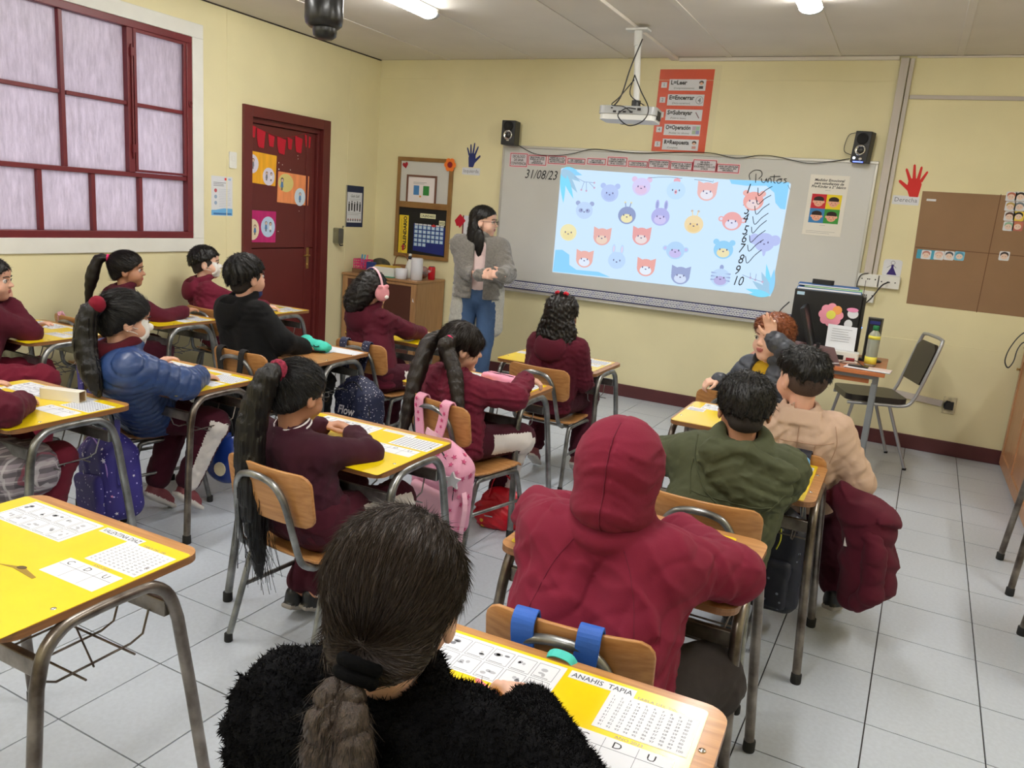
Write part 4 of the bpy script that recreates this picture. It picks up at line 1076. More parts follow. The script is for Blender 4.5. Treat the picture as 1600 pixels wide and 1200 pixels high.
p = MB(); p.prism(cli([bz(*a) for a in [(1215, 193), (1225, 215), (1300, 225), (1400, 225), (1440, 260), (1445, 310), (1470, 340), (1516, 345), (1524, 208)]]), z0_, z1_, E_bl, X=PX); p.build('corner_shape', ps)
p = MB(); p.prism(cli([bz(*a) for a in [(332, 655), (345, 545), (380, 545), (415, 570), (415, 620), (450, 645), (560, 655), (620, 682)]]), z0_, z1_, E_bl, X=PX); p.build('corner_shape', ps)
def leaf_(mb, X0, Y0, X1, Y1, w, m, z=0.0013):
    a = V((*bz(X0, Y0), 0)); b_ = V((*bz(X1, Y1), 0)); d = b_-a; n_ = V((-d.y, d.x, 0)).normalized()*w/2
    pts = [a+d*t+n_*math.sin(math.pi*min(1, t**0.8)) for t in [k/8 for k in range(9)]]+[a+d*t-n_*math.sin(math.pi*min(1, t**0.8)) for t in [k/8 for k in range(7, 0, -1)]]
    mb.prism([(v.x, v.y) for v in reversed(pts)], z, z+0.0002, m, X=PX)
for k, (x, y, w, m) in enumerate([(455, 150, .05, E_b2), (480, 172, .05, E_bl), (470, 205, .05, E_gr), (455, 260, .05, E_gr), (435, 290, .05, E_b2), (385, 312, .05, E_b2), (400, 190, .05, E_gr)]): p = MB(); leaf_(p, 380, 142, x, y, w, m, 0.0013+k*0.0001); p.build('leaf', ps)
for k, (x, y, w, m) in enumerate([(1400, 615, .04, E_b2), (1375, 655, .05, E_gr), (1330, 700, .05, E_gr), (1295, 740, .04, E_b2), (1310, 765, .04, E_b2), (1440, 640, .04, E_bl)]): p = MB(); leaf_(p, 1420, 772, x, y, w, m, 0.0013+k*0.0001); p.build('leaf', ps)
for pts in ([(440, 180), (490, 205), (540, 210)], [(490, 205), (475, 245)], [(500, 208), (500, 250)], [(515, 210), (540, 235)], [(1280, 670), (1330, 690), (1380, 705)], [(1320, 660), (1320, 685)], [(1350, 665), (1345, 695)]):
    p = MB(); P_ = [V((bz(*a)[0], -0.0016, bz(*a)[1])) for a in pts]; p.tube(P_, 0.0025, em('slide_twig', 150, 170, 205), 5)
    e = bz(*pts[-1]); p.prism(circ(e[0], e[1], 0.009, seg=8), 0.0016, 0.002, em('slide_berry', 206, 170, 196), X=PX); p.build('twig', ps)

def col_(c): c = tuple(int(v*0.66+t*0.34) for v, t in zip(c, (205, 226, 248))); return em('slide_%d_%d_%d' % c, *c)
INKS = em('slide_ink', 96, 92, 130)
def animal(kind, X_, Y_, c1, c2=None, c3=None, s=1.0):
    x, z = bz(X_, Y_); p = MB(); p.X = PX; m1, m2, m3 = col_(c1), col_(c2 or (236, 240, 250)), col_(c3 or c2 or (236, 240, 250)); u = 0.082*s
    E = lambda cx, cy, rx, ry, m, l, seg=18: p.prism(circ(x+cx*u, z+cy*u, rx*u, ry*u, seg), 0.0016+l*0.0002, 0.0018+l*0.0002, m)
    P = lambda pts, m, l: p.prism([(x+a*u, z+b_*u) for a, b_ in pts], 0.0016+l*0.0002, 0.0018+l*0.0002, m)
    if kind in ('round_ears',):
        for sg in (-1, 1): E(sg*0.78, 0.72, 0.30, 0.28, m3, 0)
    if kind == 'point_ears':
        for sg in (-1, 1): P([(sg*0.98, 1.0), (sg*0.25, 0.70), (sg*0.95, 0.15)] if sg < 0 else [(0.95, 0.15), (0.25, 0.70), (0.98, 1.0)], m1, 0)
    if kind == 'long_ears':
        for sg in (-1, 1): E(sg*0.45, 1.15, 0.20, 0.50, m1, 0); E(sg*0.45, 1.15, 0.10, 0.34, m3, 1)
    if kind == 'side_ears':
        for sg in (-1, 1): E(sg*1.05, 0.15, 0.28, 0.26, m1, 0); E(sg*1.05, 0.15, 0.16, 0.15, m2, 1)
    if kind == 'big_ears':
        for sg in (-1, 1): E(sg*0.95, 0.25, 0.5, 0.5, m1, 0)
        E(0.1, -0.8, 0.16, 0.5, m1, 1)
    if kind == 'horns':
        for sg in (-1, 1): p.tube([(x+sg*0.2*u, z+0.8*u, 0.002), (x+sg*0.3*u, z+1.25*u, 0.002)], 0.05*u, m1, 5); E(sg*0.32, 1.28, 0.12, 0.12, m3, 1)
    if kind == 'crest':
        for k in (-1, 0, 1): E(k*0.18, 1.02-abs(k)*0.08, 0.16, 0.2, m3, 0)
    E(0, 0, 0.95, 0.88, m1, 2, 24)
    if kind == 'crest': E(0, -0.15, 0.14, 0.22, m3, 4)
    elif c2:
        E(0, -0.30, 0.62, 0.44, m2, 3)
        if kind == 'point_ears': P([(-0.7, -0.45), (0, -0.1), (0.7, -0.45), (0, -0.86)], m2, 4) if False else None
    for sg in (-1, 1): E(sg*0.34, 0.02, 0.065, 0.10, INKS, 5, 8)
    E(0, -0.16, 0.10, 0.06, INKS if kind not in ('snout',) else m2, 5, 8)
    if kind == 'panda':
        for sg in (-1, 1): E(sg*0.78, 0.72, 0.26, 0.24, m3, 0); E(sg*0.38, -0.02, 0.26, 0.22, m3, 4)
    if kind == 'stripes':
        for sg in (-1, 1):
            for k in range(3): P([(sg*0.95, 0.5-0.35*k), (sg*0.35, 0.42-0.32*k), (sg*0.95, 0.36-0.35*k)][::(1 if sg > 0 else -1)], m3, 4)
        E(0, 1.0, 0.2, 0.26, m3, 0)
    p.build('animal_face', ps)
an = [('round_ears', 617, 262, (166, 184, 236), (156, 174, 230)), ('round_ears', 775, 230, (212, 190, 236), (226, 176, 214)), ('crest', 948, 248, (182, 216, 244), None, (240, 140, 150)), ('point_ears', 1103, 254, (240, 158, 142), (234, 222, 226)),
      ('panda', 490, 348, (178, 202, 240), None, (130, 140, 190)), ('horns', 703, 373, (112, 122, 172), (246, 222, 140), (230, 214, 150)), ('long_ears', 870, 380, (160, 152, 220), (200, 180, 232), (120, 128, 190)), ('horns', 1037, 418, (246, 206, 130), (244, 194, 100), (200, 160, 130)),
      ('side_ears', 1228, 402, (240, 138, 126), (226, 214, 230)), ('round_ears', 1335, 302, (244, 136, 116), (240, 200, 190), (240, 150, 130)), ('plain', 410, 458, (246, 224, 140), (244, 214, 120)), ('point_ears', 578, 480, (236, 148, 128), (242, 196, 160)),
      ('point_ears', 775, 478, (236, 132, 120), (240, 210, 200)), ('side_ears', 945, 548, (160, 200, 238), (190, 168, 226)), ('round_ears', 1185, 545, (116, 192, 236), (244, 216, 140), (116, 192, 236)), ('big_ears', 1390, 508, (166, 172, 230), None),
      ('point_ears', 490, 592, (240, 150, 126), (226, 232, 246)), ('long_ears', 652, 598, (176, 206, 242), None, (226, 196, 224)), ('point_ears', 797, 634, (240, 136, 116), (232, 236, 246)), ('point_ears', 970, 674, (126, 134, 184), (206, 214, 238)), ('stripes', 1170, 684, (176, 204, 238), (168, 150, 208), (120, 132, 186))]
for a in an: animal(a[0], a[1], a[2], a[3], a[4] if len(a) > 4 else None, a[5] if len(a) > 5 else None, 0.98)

# ---- marker writing on the board
mk = thing('marker_writing', 'black marker date, word Puntos, numbers and ticks on the whiteboard', 'writing', (0, YF-0.027, 0))
def mtxt(body, X_, Y_, size, name, shear=0.25, bold=-0.002, al='LEFT', rot=0):
    x, z = bz(X_, Y_); p = MB(); p.raw(text_mesh(body, size, al, shear, 0.0), M_inkd, X=basis((x, 0, z), (math.cos(rot), 0, math.sin(rot)), (0, 0, 1)) @ Matrix.Diagonal((0.8, 1, 1, 1))); p.build(name, mk)
mtxt('31/08/23', 190, 186, 0.108, 'date')
def stroke(p, pts, r=0.0028): p.tube([V((bz(*a)[0], -0.001, bz(*a)[1])) for a in pts], r, M_inkd, 5)
p = MB()
stroke(p, spline([(1318, 195, 0), (1315, 168, 0), (1340, 148, 0), (1372, 150, 0), (1378, 172, 0), (1362, 190, 0)], 4) and [(a.x, a.y) for a in spline([(1318, 195, 0), (1315, 168, 0), (1340, 148, 0), (1372, 150, 0), (1378, 172, 0), (1362, 190, 0)], 4)])
stroke(p, [(1348, 165), (1346, 210)])
for pts in ([(1375, 188), (1378, 205), (1392, 208), (1400, 188), (1404, 208)], [(1408, 210), (1412, 190), (1420, 188), (1424, 196), (1424, 211)], [(1440, 170), (1437, 205), (1446, 212)], [(1418, 180), (1470, 178)], [(1462, 192), (1452, 200), (1458, 212), (1472, 208), (1474, 194), (1462, 192), (1480, 190)], [(1502, 190), (1488, 192), (1500, 206), (1484, 212)]):
    stroke(p, [(a.x, a.y) for a in spline([(x, y, 0) for x, y in pts], 3)])
p.build('word_puntos', mk)
nums = [(1305, 248), (1295, 308), (1298, 352), (1290, 394), (1290, 454), (1284, 494), (1270, 544), (1268, 598), (1250, 652), (1240, 705)]
for k, (x, y) in enumerate(nums):
    mtxt(str(k+1), x-14, y+14, 0.105, 'number')
chk = [(1358, 235, 1362, 275, 1430, 228), (1348, 280, 1358, 318, 1424, 272), (1342, 325, 1350, 368, 1416, 315), (1332, 378, 1342, 418, 1410, 362), (1326, 430, 1332, 462, 1402, 398), (1316, 472, 1322, 508, 1396, 448), (1306, 520, 1314, 552, 1386, 494), (1296, 576, 1304, 612, 1376, 545)]
for c in chk:
    p = MB(); stroke(p, [(a.x, a.y) for a in spline([(c[0], c[1], 0), (c[2], c[3], 0), ((c[2]+c[4])/2, (c[3]+c[5])/2-4, 0), (c[4], c[5], 0)], 4)]); p.build('tick_mark', mk)
for q_ in ([(810, 186), (860, 182), (920, 182), (980, 188)], [(1040, 194), (1090, 198), (1135, 206), (1136, 196)], [(1508, 222), (1518, 244)]): p = MB(); stroke(p, q_, 0.0014); p.build('stray_line', mk)

# ---- red-framed class rules along the top of the board
rules = [((798, 239), (823, 261), 'DECÁLOGO\nDE SANA\nCONVIVENCIA', 'pink framed card reading DECÁLOGO DE SANA CONVIVENCIA, first in its row'),
 ((826, 242), (853, 259), 'MANTENER UNA\nBUENA ACTITUD\nHACIA EL\nAPRENDIZAJE', 'red framed rule card beginning MANTENER UNA BUENA ACTITUD'),
 ((857, 243), (884, 257), 'RESPETAR A LOS\nPROFESORES Y SUS\nINSTRUCCIONES', 'red framed rule card beginning RESPETAR A LOS PROFESORES'),
 ((887, 247), (914, 257), 'OÍR Y RESPETAR\nA LOS COMPAÑEROS', 'red framed rule card reading OÍR Y RESPETAR A LOS COMPAÑEROS'),
 ((918, 247), (946, 258), 'NO HACER\nCOMENTARIOS', 'red framed rule card reading NO HACER COMENTARIOS'),
 ((950, 245), (979, 260), 'TENER UN BUEN\nCOMPORTAMIENTO\nEN EL COLEGIO', 'red framed rule card beginning TENER UN BUEN COMPORTAMIENTO'),
 ((982, 251), (1011, 262), 'PARTICIPAR DE\nTODOS LOS GRUPOS', 'red framed rule card reading PARTICIPAR DE TODOS LOS GRUPOS'),
 ((1014, 249), (1045, 264), 'MANTENER ORDEN\nY ASEO EN LA SALA\nDE CLASES', 'red framed rule card beginning MANTENER ORDEN Y ASEO'),
 ((1048, 252), (1081, 267), 'RESPETAR EL TURNO\nDE MI COMPAÑERO\nPARA HABLAR', 'red framed rule card beginning RESPETAR EL TURNO'),
 ((1084, 249), (1118, 269), 'SER BUEN\nCOMPAÑERO Y\nSOLIDARIO CON LOS\nOTROS', 'red framed rule card beginning SER BUEN COMPAÑERO'),
 ((1121, 256), (1154, 271), 'USAR UN LENGUAJE\nADECUADO, SIN\nGROSERIAS', 'red framed rule card beginning USAR UN LENGUAJE ADECUADO, last in its row')]
M_rf = flat(196, 60, 76); M_pk = flat(238, 206, 212)
for a, b_, tx, lab in rules:
    A_ = fpt(a[0], a[1], .025); B_ = fpt(b_[0], b_[1], .025); w = B_.x-A_.x; h_ = A_.z-B_.z
    t = thing('rule_card', lab, 'sign', ((A_.x+B_.x)/2, YF-0.0245, (A_.z+B_.z)/2), group='red framed class rules on the whiteboard')
    X = basis((0, 0, 0), (1, 0, 0), (0, 0, 1))
    p = MB(); p.prism(rrect(-w/2-0.006, -h_/2-0.006, w/2+0.006, h_/2+0.006, 0.004, 2), 0, 0.0008, M_pk, X=X); p.build('sheet', t)
    p = MB(); p.X = X; e = 0.006
    for u0, v0, u1, v1 in ((-w/2, -h_/2, w/2, -h_/2+e), (-w/2, h_/2-e, w/2, h_/2), (-w/2, -h_/2+e, -w/2+e, h_/2-e), (w/2-e, -h_/2+e, w/2, h_/2-e)): p.box((u0, v0, 0.0008), (u1, v1, 0.0012), M_rf)
    p.box((-w/2+e, -h_/2+e, 0.0008), (w/2-e, h_/2-e, 0.0010), flat(214, 208, 214)); p.build('red_frame', t)
    nl = tx.count('\n')+1; sz = min((h_-0.016)/nl*1.05, 0.032); me = text_mesh(tx, sz, 'CENTER', bold=0.0006)
    xs = [v.co.x for v in me.vertices]; sc = min(1.0, (w-0.018)/max(max(xs)-min(xs), 1e-3))
    p = MB(); p.raw(me, M_inkd, X=X @ Matrix.Translation((0, (nl*sz*0.9)/2-sz*0.78, 0.0013)) @ Matrix.Diagonal((sc, 1, 1, 1))); p.build('lettering', t)

# ---- orange five step poster
A_ = fpt(1037, 108); C_ = fpt(1099, 238); px0, px1 = -2.005, -1.575; pz1, pz0 = 2.655, 2.035
po = thing('steps_poster', 'tall orange poster in a plastic sleeve with five numbered steps, above the whiteboard', 'poster', ((px0+px1)/2, YF-0.001, (pz0+pz1)/2)); w, h_ = px1-px0, pz1-pz0
X = basis((0, 0, 0), (1, 0, 0), (0, 0, 1)); M_orp = flat(216, 72, 20, 0.35)
p = MB(); p.box((-w/2, -0.002, -h_/2), (w/2, -0.0005, h_/2), M_orp); p.build('sheet', po)
steps = [('1', 'L=Leer', '(Comprensivamente)'), ('2', 'E=Encerrar', '(Datos numéricos)'), ('3', 'S=Subrayar', '(Palabras claves)'), ('4', 'O=Operación', '(Realizar los cálculos)'), ('5', 'R=Respuesta', '(Completa)')]
for k, (n_, t1, t2) in enumerate(steps):
    y = h_/2-0.115-k*0.112
    p = MB(); p.X = X; x0 = -w/2+0.085; x1 = w/2-0.055; p.box((x0, y-0.042, 0.002), (x1, y+0.042, 0.0025), M_paper)
    p.box((-w/2+0.022, y-0.022, 0.002), (-w/2+0.068, y+0.020, 0.0025), M_paper); p.raw(text_mesh(n_, 0.035, 'CENTER'), M_inkd, X=Matrix.Translation((-w/2+0.045, y-0.012, 0.0026)))
    me = text_mesh(t1, 0.044, 'LEFT', 0, 0.0016); xs = [v.co.x for v in me.vertices]; sc = min(1, 0.20/(max(xs)-min(xs)))
    p.raw(me, M_inkd, X=Matrix.Translation((x0+0.012, y+0.003, 0.0026)) @ Matrix.Diagonal((sc, 1, 1, 1))); p.raw(text_mesh(t2, 0.019, 'LEFT'), M_inkd, X=Matrix.Translation((x0+0.04, y-0.030, 0.0026)))
    ix = x1-0.035
    if k in (0, 4): p.prism(circ(ix, y+0.018, 0.018, 0.014, 12), 0.0026, 0.003, flat(60, 40, 36)); p.prism(circ(ix, y+0.010, 0.013, 0.010, 10), 0.003, 0.0033, flat(226, 178, 150)); p.box((ix-0.016, y-0.028, 0.0026), (ix+0.016, y-0.008, 0.003), flat(60, 60, 70) if k == 0 else flat(210, 150, 140))
    if k == 1: p.tube([V((ix+0.028*math.cos(a), y+0.028*math.sin(a), 0.003)) for a in [j*0.5 for j in range(13)]], 0.0012, M_inkd, 4); p.raw(text_mesh('4', 0.05, 'CENTER'), M_inkd, X=Matrix.Translation((ix, y-0.018, 0.0028)))
    if k == 2: p.prism([(ix-0.02, y+0.02), (ix-0.014, y+0.024), (ix+0.016, y-0.02), (ix+0.010, y-0.024)][::-1], 0.0026, 0.003, flat(120, 80, 90))
    if k == 3:
        for j in range(4): p.box((ix-0.028+(j % 2)*0.029, y-0.03+(j//2)*0.031, 0.0026), (ix+(j % 2)*0.029, y-0.001+(j//2)*0.031, 0.003), flat(*[(170, 190, 160), (150, 150, 200), (190, 170, 190), (160, 200, 170)][j]))
    p.build('step_strip', po)
M_slv = mat('clear_plastic_sleeve', (0.9, 0.9, 0.9), 0.12, trans=0.0, alpha=0.02, spec=0.5)
p = MB(); p.box((-w/2-0.005, -0.0052, -h_/2-0.01), (w/2+0.055, -0.0046, h_/2+0.03), M_slv); p.build('plastic_sleeve', po)

# ---- hands with captions
def hand_sign(cx, cz, w, h_, m, flip, cap_, capx, capz, lab, lean):
    t = thing('paper_hand', lab, 'sign', (cx, YF-0.0012, cz)); X = basis((0, 0, 0), (1, 0, math.tan(lean)), (0, 0, 1))
    p = MB(); p.X = X
    def fing(x0, y0, x1, y1, r):
        a = V((x0, y0, 0)); b2 = V((x1, y1, 0)); d = (b2-a).normalized(); n_ = V((-d.y, d.x, 0))*r
        pts = [a-n_*1.15, b2-n_*0.75, b2+d*r*0.8, b2+n_*0.75, a+n_*1.15]; pts = [(v.x*flip*w, v.y*h_) for v in pts]
        if flip < 0: pts = pts[::-1]
        p.prism(pts, 0, 0.0010, m)
    palm = [(-0.28, -0.5), (0.02, -0.5), (0.16, -0.24), (0.14, 0.06), (-0.05, 0.10), (-0.28, 0.05), (-0.33, -0.1)]
    palm = [(x*flip*w, y*h_) for x, y in palm]
    if flip < 0: palm = palm[::-1]
    p.prism(palm, 0, 0.0011, m)
    for f_ in ((-0.28, 0.0, -0.44, 0.30, 0.05), (-0.18, 0.04, -0.22, 0.44, 0.052), (-0.04, 0.05, 0.03, 0.50, 0.052), (0.09, 0.02, 0.28, 0.36, 0.052), (0.05, -0.28, 0.44, -0.02, 0.062)): fing(*f_)
    p.build('hand_cutout', t)
    q = MB(); me = text_mesh(cap_, 0.043, 'CENTER'); xs = [v.co.x for v in me.vertices]; wd = max(xs)-min(xs)
    X2 = basis((capx-cx, 0, capz-cz), (1, 0, 0), (0, 0, 1)); q.prism(rrect(-wd/2-0.014, -0.020, wd/2+0.014, 0.042, 0.004, 2), -0.0005, 0.0008, M_paper, X=X2); q.raw(me, M_ink, X=X2 @ Matrix.Translation((0, 0, 0.001))); q.build('caption', t)
    return t
c = fpt(740, 243); k_ = fpt(736, 268)
hand_sign(c.x, c.z, 0.15, 0.205, flat(36, 48, 112), 1, 'Izquierda', k_.x, k_.z-0.01, 'dark blue paper hand captioned Izquierda, beside the loudspeaker', 0)
c = fpt(1426, 283); k_ = fpt(1418, 313)
hand_sign(c.x, c.z, 0.185, 0.215, flat(214, 44, 40), -1, 'Derecha', k_.x-0.012, k_.z-0.012, 'red paper hand captioned Derecha, right of the cable duct', 0)

# ---- speakers and cable
def speaker(cx, cz, w, h_, d, yaw, lab, led, tilt=0.0):
    t = thing('wall_speaker', lab, 'speaker', (cx, YF-0.03-d/2, cz), yaw)
    t.rotation_euler = (0, tilt, yaw)
    p = MB(); p.box((-w/2, -d/2, -h_/2), (w/2, d/2, h_/2), M_black); p.build('cabinet', t, bevel=0.006)
    X = basis((0, -d/2, 0), (1, 0, 0), (0, 0, 1))
    p = MB(); p.lathe([(w*0.30, 0), (w*0.34, 0.004), (w*0.26, 0.006), (w*0.2, 0.002), (0.001, 0.001)], M_blackm, 24, X=X @ Matrix.Translation((0, h_*0.26, 0))); p.build('woofer', t)
    p = MB(); p.lathe([(w*0.31, 0), (w*0.33, 0.006), (w*0.24, 0.007), (w*0.22, 0.002), (0.001, 0.0015)], M_chrome, 24, X=X @ Matrix.Translation((0, -h_*0.10, 0))); p.lathe([(w*0.20, 0), (w*0.15, 0.004), (0.001, 0.006)], M_black, 16, X=X @ Matrix.Translation((0, -h_*0.10, 0.001))); p.build('tweeter_ring', t)
    if led:
        p = MB(); p.lathe([(0.009, 0), (0.008, 0.005), (0.001, 0.006)], mat('led_white', (0.9, 0.95, 1), emit=((0.8, 0.9, 1), 3)), 12, X=X @ Matrix.Translation((-w*0.28, -h_*0.36, 0))); p.lathe([(0.012, 0), (0.011, 0.007), (0.001, 0.008)], M_chrome, 12, X=X @ Matrix.Translation((w*0.12, -h_*0.38, 0))); p.build('knob', t)
        p = MB(); p.box((-w*0.3, -d/2-0.002, -h_*0.49), (w*0.3, -d/2, -h_*0.46), mat('led_blue', (0, 0, 0.5), emit=((0.1, 0.15, 1), 4))); p.build('blue_light', t)
    else:
        p = MB(); p.box((-0.012, -d/2-0.0015, -h_*0.34), (0.012, -d/2, -h_*0.30), M_chrome); p.build('badge', t)
    p = MB(); p.box((-0.02, d/2, -0.03), (0.02, d/2+0.03, 0.03), M_steel); p.build('bracket', t)
c = fpt(797, 208, 0.1); speaker(c.x, c.z, 0.125, 0.20, 0.12, 0.10, 'small black loudspeaker at the upper left corner of the whiteboard', False)
c = fpt(1347, 230, 0.1); speaker(c.x+0.005, c.z, 0.115, 0.215, 0.09, -0.25, 'black loudspeaker with blue light at the upper right corner of the whiteboard', True, 0.05)
def cable(pts, r, lab, m=None, n=6, name='cable'):
    p = MB(); p.tube(spline(pts, n), r, m or M_black, 6); return tag(p.build(name), lab, 'cable')
cable([fpt(a, b_, 0.045) for a, b_ in [(808, 226), (835, 240), (865, 243), (895, 240), (925, 233), (960, 236), (1000, 239), (1060, 238), (1110, 239), (1150, 247), (1185, 243), (1215, 245), (1262, 255), (1300, 252), (1328, 248)]], 0.0032, 'black speaker wire looping along the top edge of the whiteboard')
cable([fpt(a, b_, 0.03) for a, b_ in [(1340, 207), (1326, 212), (1319, 235), (1332, 243)]], 0.0025, 'thin black wire loop beside the blue lit loudspeaker')

# ---- trunking
def strip_(pts, w, d, m, lab, name='cable_duct', bev=0.002):
    p = MB(); (a, b_) = pts; a = V(a); b_ = V(b_); dr_ = (b_-a).normalized(); up = V((0, -1, 0)); sd = dr_.cross(up).normalized()
    X = Matrix((dr_, sd, dr_.cross(sd))).transposed().to_4x4(); X.translation = a; L = (b_-a).length
    p.box((0, -w/2, -d if (dr_.cross(sd)).y < 0 and False else 0), (L, w/2, d), m, X=X) if (dr_.cross(sd)).y < 0 else p.box((0, -w/2, -d), (L, w/2, 0), m, X=X)
    return tag(p.build(name, bevel=bev), lab, 'cable duct')
M_duct = mat('duct_plastic', rgb(196, 188, 180), 0.5, var=0.03, vscale=6)
strip_([(-0.262, YF-0.0065, 1.20), (-0.262, YF-0.0065, ZC-0.016)], 0.052, 0.028, M_duct, 'wide vertical cable duct from ceiling to the sockets beside the whiteboard')
strip_([(-0.215, YF-0.0065, 1.22), (-0.215, YF-0.0065, ZC-0.018)], 0.028, 0.018, M_duct, 'narrow vertical cable duct beside the wide one')
za = fpt(1425, 152).z; strip_([(-0.195, YF-0.001, za), (XR-0.01, YF-0.001, za-0.005)], 0.026, 0.016, M_duct, 'horizontal cable duct near the ceiling on the front wall')
sk = fpt(1483, 633); strip_([(0.03, YF-0.007, sk.z+0.035), (sk.x-0.045, YF-0.007, sk.z+0.005)], 0.045, 0.016, M_duct, 'low cable duct running to the wall outlet')
t = thing('wall_outlet', 'burnt old wall outlet with black plug low on the front wall', 'outlet', (sk.x, YF-0.0065, sk.z))
p = MB(); p.box((-0.042, -0.010, -0.062), (0.042, 0, 0.062), mat('old_plate', rgb(206, 196, 160), 0.6, var=0.3, vscale=30)); p.build('plate', t, bevel=0.003)
p = MB(); p.box((-0.028, -0.035, -0.028), (0.026, -0.010, 0.030), M_black); p.tube([(0.0, -0.03, 0.03), (-0.02, -0.045, 0.036), (-0.034, -0.03, 0.01), (-0.03, -0.02, -0.02)], 0.006, M_black, 6); p.build('plug', t, bevel=0.005)
for (px, py, w, h_, lab, nm) in ((1357, 438, 0.150, 0.092, 'white double socket plate left of its twin, beside the whiteboard', 1), (1388, 441, 0.150, 0.092, 'white socket plate with a black plug, under the princess drawing', 2), (1352, 463, 0.120, 0.085, 'white socket box under the pair of socket plates', 3)):
    c = fpt(px, py, .03); t = thing('socket_plate', lab, 'outlet', (c.x, YF-0.007, c.z), group='white socket plates by the whiteboard')
    p = MB(); p.box((-w/2, -0.034, -h_/2), (w/2, 0, h_/2), M_white); p.build('plate', t, bevel=0.005)
    for dx in (-0.045, -0.006, 0.006, 0.045): p = MB(); p.lathe([(0.005, 0), (0.0045, 0.001)], M_inkd, 8, X=basis((dx, -0.034, 0.01*(nm % 2)), (1, 0, 0), (0, 0, 1))); p.build('socket_hole', t)
c = fpt(1388, 441, .06); cable([(c.x+0.0, c.y+0.01, c.z), (c.x-0.04, c.y-0.03, c.z-0.03), fpt(1362, 465, .12), fpt(1345, 480, .2)], 0.005, 'black power cable plugged in below the princess drawing', name='power_cable')
cable([fpt(1357, 427, .04), fpt(1345, 430, .05), fpt(1339, 445, .06), fpt(1338, 470, .10)], 0.004, 'black cord dropping from the left socket plate', name='electric_cable')
cable([fpt(1353, 438, .05), fpt(1350, 455, .06), fpt(1346, 475, .10)], 0.0022, 'thin black charger lead below the left socket plate', name='charger_lead')
c = fpt(1394, 419)
t = thing('princess_drawing', "child's drawing of a figure in a violet dress above the sockets", 'drawing', (c.x, YF-0.001, c.z))
p = MB(); X = basis((0, 0, 0), (1, 0, 0), (0, 0, 1)); p.prism(rrect(-0.062, -0.062, 0.062, 0.062, 0.02, 3), 0, 0.0009, M_paper, X=X); p.build('paper', t)
p = MB(); p.X = X; vi = flat(50, 30, 110); p.prism([(-0.032, -0.048), (0.036, -0.048), (0.006, 0.008), (-0.006, 0.008)], 0.0009, 0.0013, vi); p.prism([(-0.008, 0.006), (0.008, 0.006), (0.008, 0.024), (-0.008, 0.024)], 0.0009, 0.0013, vi)
p.tube([(-0.007, 0.022, 0.001), (-0.030, 0.004, 0.001), (-0.034, 0.0, 0.001)], 0.0012, PEN, 4); p.tube([(0.007, 0.022, 0.001), (0.026, 0.002, 0.001)], 0.0012, PEN, 4)
p.tube([(0.013*math.cos(a), 0.038+0.013*math.sin(a), 0.001) for a in [k*0.5 for k in range(14)]], 0.0011, PEN, 4); p.build('drawn_figure', t)

# ---- emotions poster on the board
A_ = fpt(1271, 272, .03); B_ = fpt(1320, 371, .03); w, h_ = 0.27, 0.435
t = thing('emotion_poster', 'white poster with four coloured face squares taped on the whiteboard', 'poster', (-0.625, YF-0.0255, 1.70)); X = basis((0, 0, 0), (1, 0, 0), (0, 0, 1))
p = MB(); p.box((-w/2, -0.0015, -h_/2), (w/2, 0, h_/2), mat('cream_paper', rgb(232, 228, 218), 0.6)); p.build('sheet', t)
p = MB(); p.X = X; p.raw(text_mesh('Medidor Emocional\npara estudiantes de\nPre-Kinder a 2° básico', 0.026, 'CENTER', 0.2, 0.0006), M_inkd, X=Matrix.Translation((0, h_/2-0.045, 0.0017))); lines(p, -0.02, h_/2-0.108, 0.02, 1, 0.01, M_ink, z=0.0016); lines(p, -0.11, -h_/2+0.03, 0.10, 2, 0.012, M_ink, z=0.0016); lines(p, -0.02, -h_/2+0.075, 0.02, 1, .01, M_ink, z=0.0016); p.build('lettering', t)
for k, (c1, dx, dz) in enumerate([((206, 40, 52), 0, 1), ((240, 214, 40), 1, 1), ((60, 130, 190), 0, 0), ((60, 150, 60), 1, 0)]):
    p = MB(); p.X = X; x0 = -0.104+dx*0.104; z0 = -h_/2+0.090+dz*0.104; p.box((x0, z0, 0.0016), (x0+0.104, z0+0.104, 0.0020), flat(*c1)); cx, cy = x0+0.052, z0+0.050
    p.prism(circ(cx, cy+0.016, 0.036, 0.022, 16), 0.0020, 0.0023, flat(46, 26, 24)); sk_ = flat(236, 176, 150)
    for sg in (-1, 1): p.prism(circ(cx+sg*0.034, cy-0.002, 0.009, seg=10), 0.0020, 0.0023, sk_)
    p.prism(circ(cx, cy-0.008, 0.032, 0.028, 18), 0.0023, 0.0026, sk_); p.prism([(cx-0.032, cy+0.006), (cx+0.032, cy+0.006), (cx+0.028, cy+0.024), (cx-0.028, cy+0.024)], 0.0026, 0.0028, flat(46, 26, 24))
    for sg in (-1, 1): p.prism(circ(cx+sg*0.012, cy-0.006, 0.0028, seg=8), 0.0026, 0.0028, M_inkd); p.prism(circ(cx+sg*0.018, cy-0.016, 0.005, seg=8), 0.0026, 0.0028, flat(236, 140, 120))
    sm = (-1, 1, 1, 0)[k]; p.tube([(cx-0.008, cy-0.022+0.003*sm, 0.0028), (cx, cy-0.022-0.001*sm, 0.0028), (cx+0.008, cy-0.022+0.003*sm, 0.0028)], 0.001, flat(150, 40, 40), 4); p.build('face_square', t)

